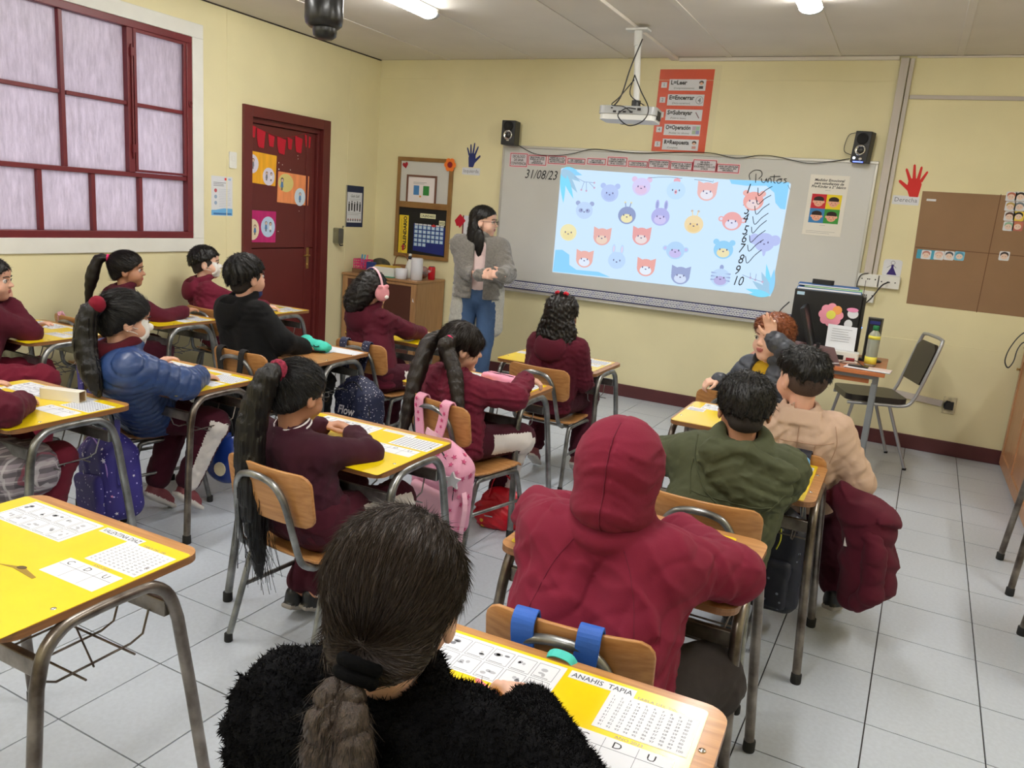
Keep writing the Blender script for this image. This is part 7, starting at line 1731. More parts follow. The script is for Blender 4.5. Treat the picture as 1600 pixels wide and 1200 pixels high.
# 15 teacher
hx = P(757, 347, 5.60)
c = person(dict(label='person standing by the whiteboard in glasses, open grey teddy coat and blue jeans', hip=(hx.x+0.0, 5.58, 0.80), head=hx, stand=True, feet=[(hx.x-0.09, 5.56, 0.085), (hx.x+0.10, 5.52, 0.085)], yaw=-2.75, hyaw=-1.35, hpitch=-0.02, s=1.13, hs=1.12, sw=0.140, h=0.0065, hc=0.010, skin=SK3, hairm=H_blk, seed=41, al=(0.235, 0.205), hand_s=1.0,
    top=dict(kind='teddy', name='teddy_coat', m=C_teddy, fat=0.022, hem=0.02, amp=0.006, open=0.040, h=0.009), bot=dict(m=C_jean, r=(0.088, 0.062, 0.055), name='jeans'), shoem=C_shw,
    handR=dict(w=P(752, 430, 5.34), pole=(-0.5, 0.5, -0.9), d=(0.8, -0.2, 0.1), n=(0.1, 0.9, -0.3), t=(0, -0.2, 1), curl=0.5), handL=dict(w=P(783, 430, 5.33), pole=(0.35, 0.6, -1.0), d=(-0.85, -0.15, 0.05), n=(0.1, 0.9, -0.3), t=(0, -0.2, 1), curl=0.7)))
F_, U_, R_, o_ = c['F'], c['U'], c['R'], c['org']
lo = [cap(c['hip']+R_*sg*0.105+U_*0.03, c['hip']+R_*sg*0.135-U_*0.25, 0.105, 0.085) for sg in (-1, 1)]
coat = uni(lo+[cap(c['hip']-F_*0.04-R_*0.06, c['hip']-F_*0.06-U_*0.30+R_*0.06, 0.10, 0.075)], 0.05)
coat = cut(coat, rbx(c['hip']+F_*0.16-U_*0.15, (0.105, 0.16, 0.6), 0.02, (R_, F_, U_)), 0.01)
sdf_obj('coat_skirt', disp(coat, folds(7, 0.006, 24), 0.012), 0.009, C_teddyl, c['root'], origin=o_)
sdf_obj('shirt', disp(uni([cap(c['hip']+U_*0.07+R_*0.03, c['shc']+R_*0.03-U_*0.02, 0.100, 0.086), cap(c['hip']+U_*0.07-R_*0.03, c['shc']-R_*0.03-U_*0.02, 0.100, 0.086)], 0.03), folds(2, 0.003, 30), 0.006), 0.009, C_pink, c['root'], origin=o_)
h = c['hd']
f, dv = h.caphair(0.058, 0.50, 0.004, hubp=(0, 0.02, 0.13), fr=26, seed=42); 
drop = uni([h.e(0, -0.058, -0.03, 0.085, 0.050, 0.10), h.e(0.060, -0.050, -0.11, 0.034, 0.036, 0.12), h.e(-0.060, -0.050, -0.11, 0.034, 0.036, 0.12), h.e(0, -0.075, -0.12, 0.085, 0.034, 0.11), h.e(0.070, 0.00, -0.15, 0.024, 0.028, 0.10)], 0.03)
g, dv2 = h.hub(h.p(0, 0.02, 0.13), 0.002, 30, 4)
put_hair(c, disp(uni([f, drop], 0.015), g, 0.004), dv, H_blk, 0.006); glasses(c)
o = MB(); o.tube([h.p(0.078, -0.008, -0.035)-o_, h.p(0.079, -0.008, -0.042)-o_], 0.005, M_chrome, 8); o.build('earring', c['root'])

# 16 child in black fur coat, nearest
hx = P(618, 940, 0.75)
c = person(dict(label='person nearest the camera in a black fur coat with a braided brown ponytail', hip=(-0.50, 0.62, 0.465), head=hx, yaw=0.20, hyaw=0.28, hpitch=-0.30, s=1.02, hs=1.0, h=0.0045, hc=0.006, skin=SK3, hairm=H_brn, seed=44, sw=0.122,
    top=dict(kind='fluffy', name='fur_coat', m=C_fluf, fat=0.020, amp=0.006, h=0.0055, hem=0.08), bot=dict(m=C_dkp), hand_s=0.86,
    handR=dict(w=onz(824, 1112, 0.70), el=P(895, 1290, 0.74), d=(-0.72, 0.62, 0.12), n=(-0.3, -0.1, -1), t=(-0.5, -0.9, 0.2), curls=[0.8, 0.95, 1.05, 1.1], ti=0.3), handL=dict(w=(-0.62, 0.93, 0.675), hide=True)))
h = c['hd']; o_ = c['org']; hub_ = (0, -0.100, -0.030)
f, dv = h.caphair(0.060, 0.86, 0.0035, vol=(1.01, 1, 1.02), hubp=hub_, fr=46, amp=0.0007, seed=45, back=0.02)
put_hair(c, f, dv, H_brn, 0.0032, to=h.p(*hub_), nt=9000)
# fine strands combed towards the tie
sm = MB(); r_ = random.Random(11); hubw = h.p(*hub_)
for k in range(1500):
    u, v_ = r_.uniform(-1, 1), r_.uniform(0, 1); th = math.pi*u; ph = math.acos(1-1.25*v_)
    q0 = V((math.sin(ph)*math.sin(th), math.sin(ph)*math.cos(th)*0.98-0.10*0, math.cos(ph)))
    a = V((q0.x*0.0835, q0.y*0.098-0.014, q0.z*0.088+0.030))
    if a.z < 0.050+(a.y-0.08)*0.86: continue
    pts = []
    for t in (0, 0.12, 0.24, 0.38):
        w = a.lerp(V(hub_), t); e = V((w.x/0.0835, (w.y+0.014)/0.0985, (w.z-0.030)/0.0885)); L = e.length
        if L < 1e-3: continue
        e = e/L*(1.004+r_.uniform(0.0, 0.010)); pts.append(h.p(e.x*0.0835, e.y*0.0985-0.014, e.z*0.0885+0.030)-o_)
    sm.tube(pts, 0.00045, H_brn, 3, caps=False)
sm.build('loose_hair', c['root'], kind='stuff')
tie = h.p(0, -0.108, -0.050)
for k, dz in enumerate((0.008, -0.004)):
    scrunchie(c, tie+V((0.0, -0.006*k, -0.012*k)), (0.0, -0.7, -0.9), 0.0195, 0.0078, mat('black_hair_tie', rgb(6, 6, 8), 0.9, bump=0.4, bscale=200, spec=0.1), 'hair_tie', 0.001)
# braid: three strands woven
bd = [tie+V((-0.002, -0.022, -0.020)), tie+V((0.008, -0.040, -0.06)), tie+V((0.012, -0.048, -0.12)), tie+V((0.010, -0.050, -0.20)), tie+V((0.008, -0.050, -0.28))]
bp = spline(bd, 10)
for j in range(3):
    pts = []; rs = []
    for i, q in enumerate(bp):
        t = i/len(bp); a = t*13+j*2*math.pi/3; am = 0.012+0.008*min(1, t*4); pts.append(q+V((math.sin(a)*am*1.15, math.cos(a*2)*0.006, 0))); rs.append(0.0135+0.007*min(1, t*4)-0.008*max(0, t-0.75)*4*0.5)
    P2 = pts[::2]; R2 = rs[::2]
    f = chain(P2, R2, 0.002); r = np.random.RandomState(j); ks = (r.normal(size=(3, 3))*320*np.array([1, 1, 0.15])).astype(F32)
    f = disp(f, lambda Pp, ks=ks: (0.0009*(np.sin(Pp@ks[0])+np.sin(Pp@ks[1])+np.sin(Pp@ks[2]))).astype(F32), 0.004)
    bo = sdf_obj('braid_strand', f, 0.0035, H_brn, c['root'], origin=o_, streak=lambda Pp: Pp*np.array([9, 9, 1.0]))
    tufts(bo, 1200, 0.02, 0.0006, lambda a: np.tile([0.3*(j-1), -0.2, -1.0], (len(a), 1)), H_brn, c['root'], seed=j, jit=0.12, lift=0.05)
# fur tufts standing off the coat
coat = [ch for ch in c['root'].children if ch.name.startswith('fur_coat')][0]
me = coat.data; nv = len(me.vertices); co = np.zeros(nv*3, F32); me.vertices.foreach_get('co', co); co = co.reshape(-1, 3); no = np.zeros(nv*3, F32); me.vertices.foreach_get('normal', no); no = no.reshape(-1, 3)
rs = np.random.RandomState(3); idx = rs.randint(0, nv, 90000); a = co[idx]; n_ = no[idx]; up = a[:, 2]+o_.z > 0.42; a = a[up]; n_ = n_[up]; k = len(a)
d = n_*0.75+rs.normal(size=(k, 3))*0.45+np.array([0, 0, -0.35]); d /= np.linalg.norm(d, axis=1)[:, None]; t1 = np.cross(d, rs.normal(size=(k, 3))); t1 /= np.linalg.norm(t1, axis=1)[:, None]; t2 = np.cross(d, t1)
L = (0.004+0.005*rs.rand(k))[:, None]; w = 0.0009
vs = np.stack([a+t1*w-n_*0.001, a-t1*w*0.5+t2*w-n_*0.001, a-t1*w*0.5-t2*w-n_*0.001, a+d*L+rs.normal(size=(k, 3))*0.0015], 1).reshape(-1, 3); b0 = np.arange(k)*4
fs = np.concatenate([np.stack([b0, b0+1, b0+3], 1), np.stack([b0+1, b0+2, b0+3], 1), np.stack([b0+2, b0, b0+3], 1)])
tm_ = bpy.data.meshes.new('fur_pile'); tm_.from_pydata(vs.tolist(), [], fs.tolist()); tm_.materials.append(C_fluf); link('fur_pile', tm_, c['root'], 'stuff')
# pen held by the nearest child
pa, pb = onz(742, 1060, 0.655), onz(792, 1102, 0.70)
pn = thing('pink_pencil', 'pink pencil held in the nearest child\'s right hand', 'pencil', pa)
p = MB(); d = (pb-pa); p.tube([V((0, 0, 0)), d*0.10], [0.001, 0.0045], M_ply, 8); p.build('sharpened_tip', pn)
p = MB(); p.tube([d*0.10, d*1.35], 0.0048, flat(226, 120, 130), 8); p.build('barrel', pn)
print('people done', round(time.time()-T0, 1), 's; sdf tris', TRI[0])

# ------------------------------------------------------------------ bags, clothes and small things at the desks
def speckle(name, base, dot, scale, thr, dot2=None, rough=0.6):
    m = mat(name, base, rough, var=0.08, vscale=10, bump=0.15, bscale=150); nt = m.node_tree; b = nt.nodes['Principled BSDF']
    old = b.inputs['Base Color'].links[0].from_socket
    tc = nt.nodes.new('ShaderNodeTexCoord'); v = nt.nodes.new('ShaderNodeTexVoronoi'); v.inputs['Scale'].default_value = scale; nt.links.new(tc.outputs['Object'], v.inputs['Vector'])
    l = nt.nodes.new('ShaderNodeMath'); l.operation = 'LESS_THAN'; l.inputs[1].default_value = thr; nt.links.new(v.outputs['Distance'], l.inputs[0])
    mx = nt.nodes.new('ShaderNodeMix'); mx.data_type = 'RGBA'; mx.inputs['B'].default_value = (*dot, 1); nt.links.new(l.outputs[0], mx.inputs['Factor']); nt.links.new(old, mx.inputs['A'])
    nt.links.new(mx.outputs['Result'], b.inputs['Base Color']); return m
def star_pts(r, r2=0.45, n=5, a0=90):
    return [((r if k % 2 == 0 else r*r2)*math.cos(math.radians(a0+k*180/n)), (r if k % 2 == 0 else r*r2)*math.sin(math.radians(a0+k*180/n))) for k in range(2*n)]
def backpack(label, C_, size, yaw, m, m2, strap_m, pocket=True, top_loop=True, seed=1, name='backpack', roll=0.0, zipc=None):
    """C_: centre; size half-extents (x, y, z); back side faces +y (the chair)"""
    C_ = V(C_); t = thing(name, label, 'backpack', C_); sx, sy, sz = size
    R = rotz((1, 0, 0), yaw); F = rotz((0, 1, 0), yaw); U = (V((0, 0, 1))+R*roll).normalized(); R = (R-U*R.dot(U)).normalized(); B = (R, F, U)
    bd = uni([rbx(C_-U*sz*0.12, (sx, sy, sz*0.86), min(sy, sx)*0.72, B), ell(C_+U*sz*0.55, (sx*0.80, sy*0.82, sz*0.48), B)], 0.05)
    sdf_obj('bag_body', disp(bd, folds(seed, 0.005, 24), 0.01), 0.006, m, t, origin=C_)
    if pocket:
        pk = rbx(C_-F*sy*0.92-U*sz*0.38, (sx*0.76, sy*0.38, sz*0.46), sy*0.32, B)
        sdf_obj('front_pocket', disp(pk, folds(seed+1, 0.003, 26), 0.006), 0.006, m2, t, origin=C_)
    X = basis((0, 0, 0), R, U)
    z = MB(); z.tube(spline([-R*sx*0.86-F*sy*0.75-U*sz*0.1, -R*sx*0.80-F*sy*0.80+U*sz*0.45, -F*sy*0.72+U*sz*0.90, R*sx*0.80-F*sy*0.80+U*sz*0.45, R*sx*0.86-F*sy*0.75-U*sz*0.1], 5), 0.0035, zipc or M_black, 6); z.build('zip', t)
    return t, B, C_
def strap_over(t, C_, B, sx, top, bxy, rot, m, w=0.045, drop=0.17, offs=(-0.085, 0.085), thick=0.007, name='strap'):
    """straps hung over a chair's backrest: chair backrest middle at bxy, rotation rot"""
    R = rotz((1, 0, 0), rot); F = rotz((0, 1, 0), rot)
    for o in offs:
        c = V((bxy[0], bxy[1], 0))+R*o
        curve = 0.9*o*o*0.9
        pts = [c+F*(0.035+curve)+V((0, 0, 0.52)), c+F*(0.002+curve)+V((0, 0, 0.62)), c+F*(-0.018+curve)+V((0, 0, 0.676)), c+F*(-0.032+curve)+V((0, 0, 0.692)), c+F*(-0.052+curve)+V((0, 0, 0.684)), c+F*(-0.060+curve)+V((0, 0, 0.66)), c+F*(-0.060+curve)+R*(-o*0.1)+V((0, 0, 0.60)), c+F*(-0.062)+R*(-o*0.45)+V((0, 0, 0.69-drop))]
        mb = MB(); mb.ribbon([p-C_ for p in spline(pts, 3)], w, thick, m, side=tuple(R)); mb.build(name, t, bevel=0.002)

# pink star backpack
M_pk1 = mat('pink_bag_cloth', rgb(226, 158, 184), 0.55, var=0.05, bump=0.15, bscale=120); M_pk2 = mat('pink_bag_light', rgb(236, 182, 200), 0.5); M_pkd = flat(196, 70, 118)
C0 = P(692, 716, 2.67)
t, B, C_ = backpack('pale pink backpack patterned with dark pink stars, hanging from a chair', (C0.x+0.005, 2.67, 0.365), (0.135, 0.072, 0.195), -0.25, M_pk1, M_pk2, M_pk1, seed=2, roll=0.06)
strap_over(t, C_, B, 0.12, 0.68, (-1.690, 2.825), -0.28, M_pk1, w=0.052, drop=0.20, offs=(-0.075, 0.085))
mb = MB(); R, F, U = B; mb.ribbon(spline([-R*0.03-F*0.04+U*0.20, -R*0.03-F*0.09+U*0.245, R*0.005-F*0.11+U*0.25, R*0.03-F*0.09+U*0.235, R*0.03-F*0.04+U*0.19], 4), 0.026, 0.006, M_pk2, side=tuple(F*0.3+U)); mb.build('carry_loop', t)
mb = MB(); mb.ribbon(spline([R*0.10+U*0.06, R*0.155-F*0.02-U*0.02, R*0.16-F*0.03-U*0.14, R*0.15-F*0.02-U*0.24, R*0.145-F*0.02-U*0.30], 4), 0.026, 0.004, M_pk2, side=tuple(F)); mb.build('loose_strap', t)
body = [ch for ch in t.children if ch.name.startswith('bag_body')][0]; me = body.data
r_ = random.Random(5); pl_ = []
for _ in range(4000):
    po = me.polygons[r_.randrange(len(me.polygons))]; n_ = po.normal; c_ = po.center
    if n_.dot(F) > 0.3 or len(pl_) > 46 or any((c_-q).length < 0.034 for q in pl_): continue
    pl_.append(c_.copy()); up = U-n_*U.dot(n_)
    if up.length < 0.2: continue
    mb = MB(); a = r_.uniform(0, 72); mb.prism(star_pts(r_.uniform(0.010, 0.015), 0.42, 5, a), 0.0005, 0.0022, M_pkd if r_.random() < 0.75 else flat(214, 110, 150), X=basis(c_+n_*0.0012, n_.cross(up)*-1, up)); mb.build('printed_star', t)
for sx in (-1, 1):
    for k in range(5):
        c = V((-1.690, 2.825, 0))+rotz((sx*0.08, 0, 0), -0.28); q = c+rotz((0, -0.0665+0.006, 0), -0.28)+V((r_.uniform(-0.012, 0.012), 0, 0.675-0.03*k))
        q = q+rotz((-sx*0.035*max(0, k-2)/2.2, 0, 0), -0.28)
        mb = MB(); mb.prism(star_pts(0.010, 0.42, 5, r_.uniform(0, 72)), 0, 0.002, M_pkd, X=basis(q-C_, rotz((1, 0, 0), -0.28), (0, 0, 1))); mb.build('printed_star', t)
sc_ = P(706, 752, 2.56); mb = MB(); mb.prism(star_pts(0.040, 0.45), -0.012, 0.0, mat('silver_foil', rgb(226, 226, 230), 0.25, metal=0.35, bump=0.5, bscale=60), X=basis(sc_-C_, (1, 0.1, 0), (0.1, 0, 1))); mb.build('silver_star', t, bevel=0.006)
for k, (a, b_) in enumerate(((-0.05, -0.13), (-0.01, -0.15), (0.03, -0.13), (-0.03, -0.17))):
    mb = MB(); mb.prism(star_pts(0.026, 0.5, 4), 0, 0.002, mat('iridescent_violet', rgb(180, 130, 210), 0.2, metal=0.6), X=basis(-F*0.098+R*a+U*b_, R, U)); mb.build('sequin_shape', t)

# purple starry backpack on the padded coat's chair
M_pu = mat('violet_bag_cloth', rgb(50, 44, 124), 0.6, var=0.15, vscale=6, bump=0.15); M_pus = speckle('violet_starry_cloth', rgb(52, 44, 126), rgb(196, 190, 236), 46, 0.16)
C0 = P(172, 735, 2.16)
t, B, C_ = backpack('violet backpack scattered with white and pink stars, with grey fur lining', (C0.x, 2.16, 0.25), (0.16, 0.085, 0.19), -0.25, M_pus, M_pus, M_pu, seed=7, roll=-0.18, zipc=flat(150, 120, 190))
strap_over(t, C_, B, 0.12, 0.68, (-3.115, 2.275), -0.25, M_pus, w=0.052, drop=0.26, offs=(-0.095, 0.035))
R, F, U = B; r_ = random.Random(8); body = [ch for ch in t.children if ch.name.startswith('bag_body')][0]; me = body.data; pl_ = []
for _ in range(4000):
    po = me.polygons[r_.randrange(len(me.polygons))]; n_ = po.normal; c_ = po.center
    if n_.dot(F) > 0.3 or len(pl_) > 34 or any((c_-q).length < 0.04 for q in pl_): continue
    pl_.append(c_.copy()); up = U-n_*U.dot(n_)
    if up.length < 0.2: continue
    mb = MB(); mb.prism(star_pts(r_.uniform(0.006, 0.012), 0.42, 5, r_.uniform(0, 72)), 0.0005, 0.0022, flat(226, 222, 240) if r_.random() < 0.7 else flat(226, 150, 190), X=basis(c_+n_*0.0012, n_.cross(up)*-1, up)); mb.build('printed_star', t)
fz = ell(C_-R*0.10-U*0.13-F*0.03, (0.085, 0.075, 0.075), B); sdf_obj('fur_lining', disp(fz, folds(3, 0.004, 160), 0.008), 0.0055, mat('dark_grey_fur', rgb(60, 58, 62), 0.95, var=0.4, vscale=80, bump=0.8, bscale=150), t, origin=C_)
mb = MB(); mb.ribbon(spline([R*0.13+U*0.24, R*0.16+U*0.12-F*0.02, R*0.20+U*0.0-F*0.02, R*0.17-U*0.02-F*0.03, R*0.15+U*0.10-F*0.02], 4), 0.022, 0.003, M_pu, side=tuple(F)); mb.build('loose_strap', t)
mb = MB(); mb.prism(circ(0, 0, 0.016, 0.020, 12), 0, 0.01, flat(240, 130, 180), X=basis(R*0.155+U*0.20-F*0.03, R, U)); mb.build('pink_charm', t, bevel=0.003)

# navy flowered backpack (Flow Parade)
M_nv = speckle('navy_flowered_cloth', rgb(30, 36, 66), rgb(196, 190, 200), 70, 0.20); M_nv2 = mat('navy_cloth', rgb(26, 40, 72), 0.7, var=0.1)
C0 = P(556, 612, 3.50)
t, B, C_ = backpack('navy backpack lettered Flow Parade with tiny white flowers', (C0.x+0.03, 3.50, 0.30), (0.145, 0.075, 0.22), -0.10, M_nv, M_nv2, M_nv2, seed=11)
strap_over(t, C_, B, 0.12, 0.68, (-2.745, 3.665), -0.04, M_nv, w=0.052, drop=0.20, offs=(-0.09, 0.075))
R, F, U = B
for tx, z in (('Flow', 0.02), ('Parade', -0.04)):
    mb = MB(); mb.raw(text_mesh(tx, 0.068, 'CENTER', 0.3, 0.0015), flat(206, 200, 206), X=basis(-F*0.1035+U*z+R*(-0.01), R, U) @ Matrix.Diagonal((0.9, 1, 1, 1))); mb.build('lettering', t)
for k in range(5): mb = MB(); mb.prism(star_pts(0.018, 0.5, 5, k*20), 0, 0.0015, flat(190, 130, 146), X=basis(-F*0.1035-U*(0.075+0.01*(k % 2))+R*(-0.07+0.032*k), R, U)); mb.build('printed_flower', t)
mb = MB(); mb.tube([R*0.10-F*0.07-U*0.06, R*0.105-F*0.075-U*0.12, R*0.10-F*0.075-U*0.18], 0.006, flat(210, 190, 196), 6); mb.build('zip_pull', t)

# black strapped bag on the chair of the boy in black
t, B, C_ = backpack('black bag hanging low from the chair of the boy in black fleece', (-3.0, 2.84, 0.33), (0.13, 0.06, 0.17), 0.0, C_blk, C_blk, C_blk, seed=13)
strap_over(t, C_, B, 0.12, 0.68, (-2.985, 2.975), -0.02, mat('black_webbing', rgb(22, 22, 24), 0.7), w=0.036, drop=0.25, offs=(-0.10, 0.06))
# round blue bag under it
C0 = P(352, 655, 2.72); t = thing('blue_lunch_bag', 'shiny round blue bag hanging under the desk behind the boy in black', 'bag', (C0.x, 2.72, 0.20)); c_ = V((C0.x, 2.72, 0.20))
sdf_obj('bag_body', ell(c_, (0.13, 0.08, 0.13)), 0.007, mat('royal_blue_vinyl', rgb(30, 60, 140), 0.25, var=0.1, vscale=8), t, origin=c_)
mb = MB(); mb.prism(circ(0, 0, 0.03, 0.035, 14), 0, 0.004, flat(226, 214, 180), X=basis((0.045, -0.076, -0.03), (1, 0.3, 0), (0, 0, 1))); mb.build('cream_patch', t)
mb = MB(); mb.tube(spline([(-0.05, 0, 0.12), (-0.03, 0, 0.20), (0.03, 0, 0.20), (0.05, 0, 0.12)], 4), 0.006, M_black, 6); mb.build('handle', t)

# blue straps + turquoise cloth on the hooded child's chair
M_bs = mat('blue_webbing', rgb(36, 92, 186), 0.6, var=0.08, vscale=12, bump=0.2, bscale=200)
c_ = V((-0.505, 1.345, 0.30)); t, B, C_ = backpack('blue backpack hung by two bright blue straps behind the hooded child', c_, (0.13, 0.055, 0.18), 0.10, M_bs, M_bs, M_bs, seed=17)
strap_over(t, C_, B, 0.12, 0.68, (-0.505, 1.42), 0.10, M_bs, w=0.050, drop=0.22, offs=(-0.085, 0.055))
c1 = P(880, 1034, 1.33); mb = MB(); t2 = thing('turquoise_loop', 'turquoise fabric loop sticking up between the blue straps', 'strap', c1)
mb.ribbon(spline([(-0.050, 0, -0.03), (-0.030, 0.0, 0.008), (0.0, 0.0, 0.014), (0.022, 0, 0.004), (0.040, 0, -0.04)], 4), 0.018, 0.003, mat('turquoise_cloth', rgb(70, 196, 186), 0.7), side=(0.1, 1, 0.5)); mb.build('loop', t2)

# navy bag with white flowers on the beige boy's chair, strap over the back
M_nf = speckle('navy_leaf_cloth', rgb(22, 24, 40), rgb(110, 116, 134), 26, 0.14)
t, B, C_ = backpack('navy backpack with pale sprigs hanging behind the boy in beige', (-0.30, 2.975, 0.30), (0.14, 0.070, 0.21), -0.08, M_nf, M_nf, M_nf, seed=19)
strap_over(t, C_, B, 0.12, 0.68, (-0.335, 3.135), -0.10, M_nf, w=0.060, drop=0.22, offs=(-0.06, 0.10))
mb = MB(); R, F, U = B; mb.tube(spline([R*0.05-F*0.08+U*0.14, R*0.055-F*0.085+U*0.10, R*0.045-F*0.085+U*0.06], 3), 0.003, flat(200, 196, 60), 5); mb.build('yellow_cord', t)
# maroon jacket draped beside him
c_ = V((0.015, 3.10, 0.36)); t = thing('draped_jacket', 'maroon jacket slipping off the chair beside the boy in beige', 'jacket', c_)
dj = uni([cap(c_+V((-0.10, 0.06, 0.17)), c_+V((0.02, 0.0, 0.10)), 0.055, 0.085), cap(c_+V((0.0, 0.0, 0.10)), c_+V((0.045, -0.02, -0.10)), 0.090, 0.095), cap(c_+V((0.04, -0.02, -0.10)), c_+V((0.0, -0.02, -0.19)), 0.085, 0.055)], 0.04)
sdf_obj('cloth', disp(dj, folds(21, 0.014, 16), 0.03), 0.006, C_mar2, t, origin=c_)
sdf_obj('sleeve', disp(chain([c_+V((0.0, -0.05, 0.13)), c_+V((0.05, -0.10, 0.02)), c_+V((0.06, -0.11, -0.12)), c_+V((0.02, -0.10, -0.18))], [0.035, 0.042, 0.040, 0.03], 0.02), folds(22, 0.006, 28), 0.01), 0.006, C_mar2, t, origin=c_)
mb = MB(); mb.box((-0.06, -0.07, 0.02), (-0.02, -0.03, 0.07), C_wht); mb.build('white_tag', t)

# red handbag on the floor
c_ = V((-1.555, 3.23, 0.0)); t = thing('red_handbag', 'small red handbag with two handles standing on the floor tiles', 'handbag', c_); M_rb = mat('red_nylon', rgb(200, 20, 40), 0.4, var=0.12, vscale=14, bump=0.3, bscale=40)
B = (rotz((1, 0, 0), 0.35), rotz((0, 1, 0), 0.35), V((0, 0, 1)))
bg = cut(uni([ell(c_+V((0, 0, 0.055)), (0.135, 0.080, 0.085), B), ell(c_+V((0, 0, 0.12)), (0.105, 0.045, 0.075), B)], 0.03), rbx(c_-V((0, 0, 0.05)), (0.3, 0.3, 0.05), 0.005), 0.008)
sdf_obj('bag_body', disp(bg, folds(5, 0.006, 36), 0.012), 0.005, M_rb, t, origin=c_)
for k in (-1, 1):
    mb = MB(); mb.ribbon(spline([B[0]*-0.062+B[1]*0.035*k+V((0, 0, 0.15)), B[0]*-0.045+B[1]*0.02*k+V((0, 0, 0.23)), B[0]*(0.0+0.01*k)+B[1]*0.008*k+V((0, 0, 0.275)), B[0]*0.045+B[1]*0.02*k+V((0, 0, 0.23)), B[0]*0.062+B[1]*0.035*k+V((0, 0, 0.15))], 5), 0.018, 0.004, M_rb, side=tuple(B[1])); mb.build('handle', t)
mb = MB(); mb.box((-0.02, -0.001, -0.003), (0.02, 0.001, 0.003), M_chrome, X=Matrix.Translation(B[1]*-0.083+B[0]*-0.05+V((0, 0, 0.075))) @ Matrix.Rotation(0.2, 4, 'Z')); mb.build('badge', t)
c_ = P(755, 832, 3.17); t = thing('yellow_trinket', 'small yellow rounded thing beside the red handbag', 'toy', (c_.x, 3.17, 0.0)); o_ = V((c_.x, 3.17, 0.0)); sdf_obj('body', ell(o_+V((0, 0, 0.036)), (0.022, 0.026, 0.036)), 0.005, flat(236, 190, 70, 0.4), t, origin=o_)

# things on desks
def pouch(nm, lab, cat, C_, sz, yaw, m, seed=1, h=0.005, squash=0.7):
    C_ = V(C_); t = thing(nm, lab, cat, C_, 0); R = rotz((1, 0, 0), yaw); F = rotz((0, 1, 0), yaw); B = (R, F, V((0, 0, 1)))
    f = uni([rbx(C_+V((0, 0, sz[2])), (sz[0], sz[1], sz[2]), sz[2]*0.8, B)], 0.01)
    sdf_obj('case_body', disp(f, folds(seed, 0.003, 40), 0.006), h, m, t, origin=C_)
    mb = MB(); mb.tube([-R*sz[0]*0.8+V((0, 0, sz[2]*2.02)), V((0, 0, sz[2]*2.1)), R*sz[0]*0.8+V((0, 0, sz[2]*2.02))], 0.0025, M_black, 6); mb.build('zip', t)
    return t, B, C_
c_ = onz(785, 592, 0.665); pouch('pencil_case', 'pink pencil case on the desk of the child with two hair tails', 'pencil case', (c_.x-0.01, c_.y, DZ+0.002), (0.095, 0.045, 0.022), -0.1, flat(232, 150, 176, 0.5), 4)
mb = MB(); t = thing('notebook', 'open white and pink notebook under the reaching hand', 'notebook', (-1.64, 3.26, DZ+0.0022), 0.1); mb.box((-0.09, -0.07, 0), (0.09, 0.07, 0.004), M_paper); mb.build('page', t); mb = MB(); mb.box((-0.092, -0.072, -0.0003), (-0.07, 0.072, 0.0050), flat(230, 150, 180)); mb.build('spine', t)
# blue block-game style pencil case
c_ = onz(1250, 733, 0.685); t, B, C_ = pouch('pencil_case', 'blue pencil case with white block lettering on the desk by the olive parka', 'pencil case', (c_.x-0.085, c_.y+0.01, DZ+0.002), (0.115, 0.038, 0.045), 0.05, mat('sky_blue_print', rgb(96, 160, 206), 0.5, var=0.15, vscale=12), 6)
R, F, U = B
mb = MB(); mb.raw(text_mesh('MINECRAFT', 0.040, 'CENTER', 0, 0.003), flat(236, 236, 236), X=basis(-F*0.041+U*0.052, R, U) @ Matrix.Diagonal((0.80, 1.0, 1, 1))); mb.build('lettering', t)
mb = MB(); mb.box((-0.10, -0.0402, 0.046), (0.10, -0.0395, 0.090), flat(34, 38, 46), X=Matrix.Rotation(0.05, 4, 'Z')); mb.build('lettering_ground', t)
mb = MB(); r_ = random.Random(3)
for k in range(26):
    x = r_.uniform(-0.095, 0.09); z = r_.uniform(0.006, 0.034); w = r_.uniform(0.006, 0.014); mb = MB(); mb.box((x, -0.0412-0.0003*(k % 3), z), (x+w, -0.040, z+w), flat(*r_.choice([(96, 130, 50), (210, 120, 60), (230, 180, 90), (70, 110, 50), (150, 90, 60), (60, 60, 60)])), X=Matrix.Rotation(0.05, 4, 'Z')); mb.build('printed_block', t)
# turquoise plush case
c_ = onz(490, 536, 0.68); c_ = V((c_.x, c_.y, DZ+0.001)); t = thing('plush_case', 'turquoise plush pencil case with a closed eye on the bare wooden desk', 'pencil case', c_)
f = uni([ell(c_+V((0, 0, 0.030)), (0.11, 0.05, 0.031)), ell(c_+V((-0.06, 0.01, 0.055)), (0.035, 0.03, 0.022)), ell(c_+V((0.07, -0.01, 0.025)), (0.05, 0.045, 0.025))], 0.02)
sdf_obj('body', disp(f, folds(3, 0.002, 60), 0.004), 0.005, mat('turquoise_plush', rgb(60, 190, 170), 0.8, bump=0.5, bscale=150), t, origin=c_)
mb = MB(); mb.tube(spline([(0.045, -0.052, 0.040), (0.062, -0.056, 0.034), (0.082, -0.052, 0.040)], 3), 0.003, M_blackm, 6); mb.build('eye', t); mb = MB(); mb.tube(spline([(0.0, -0.055, 0.012), (0.06, -0.06, 0.010), (0.115, -0.04, 0.014)], 3), 0.003, M_blackm, 6); mb.build('mouth', t)
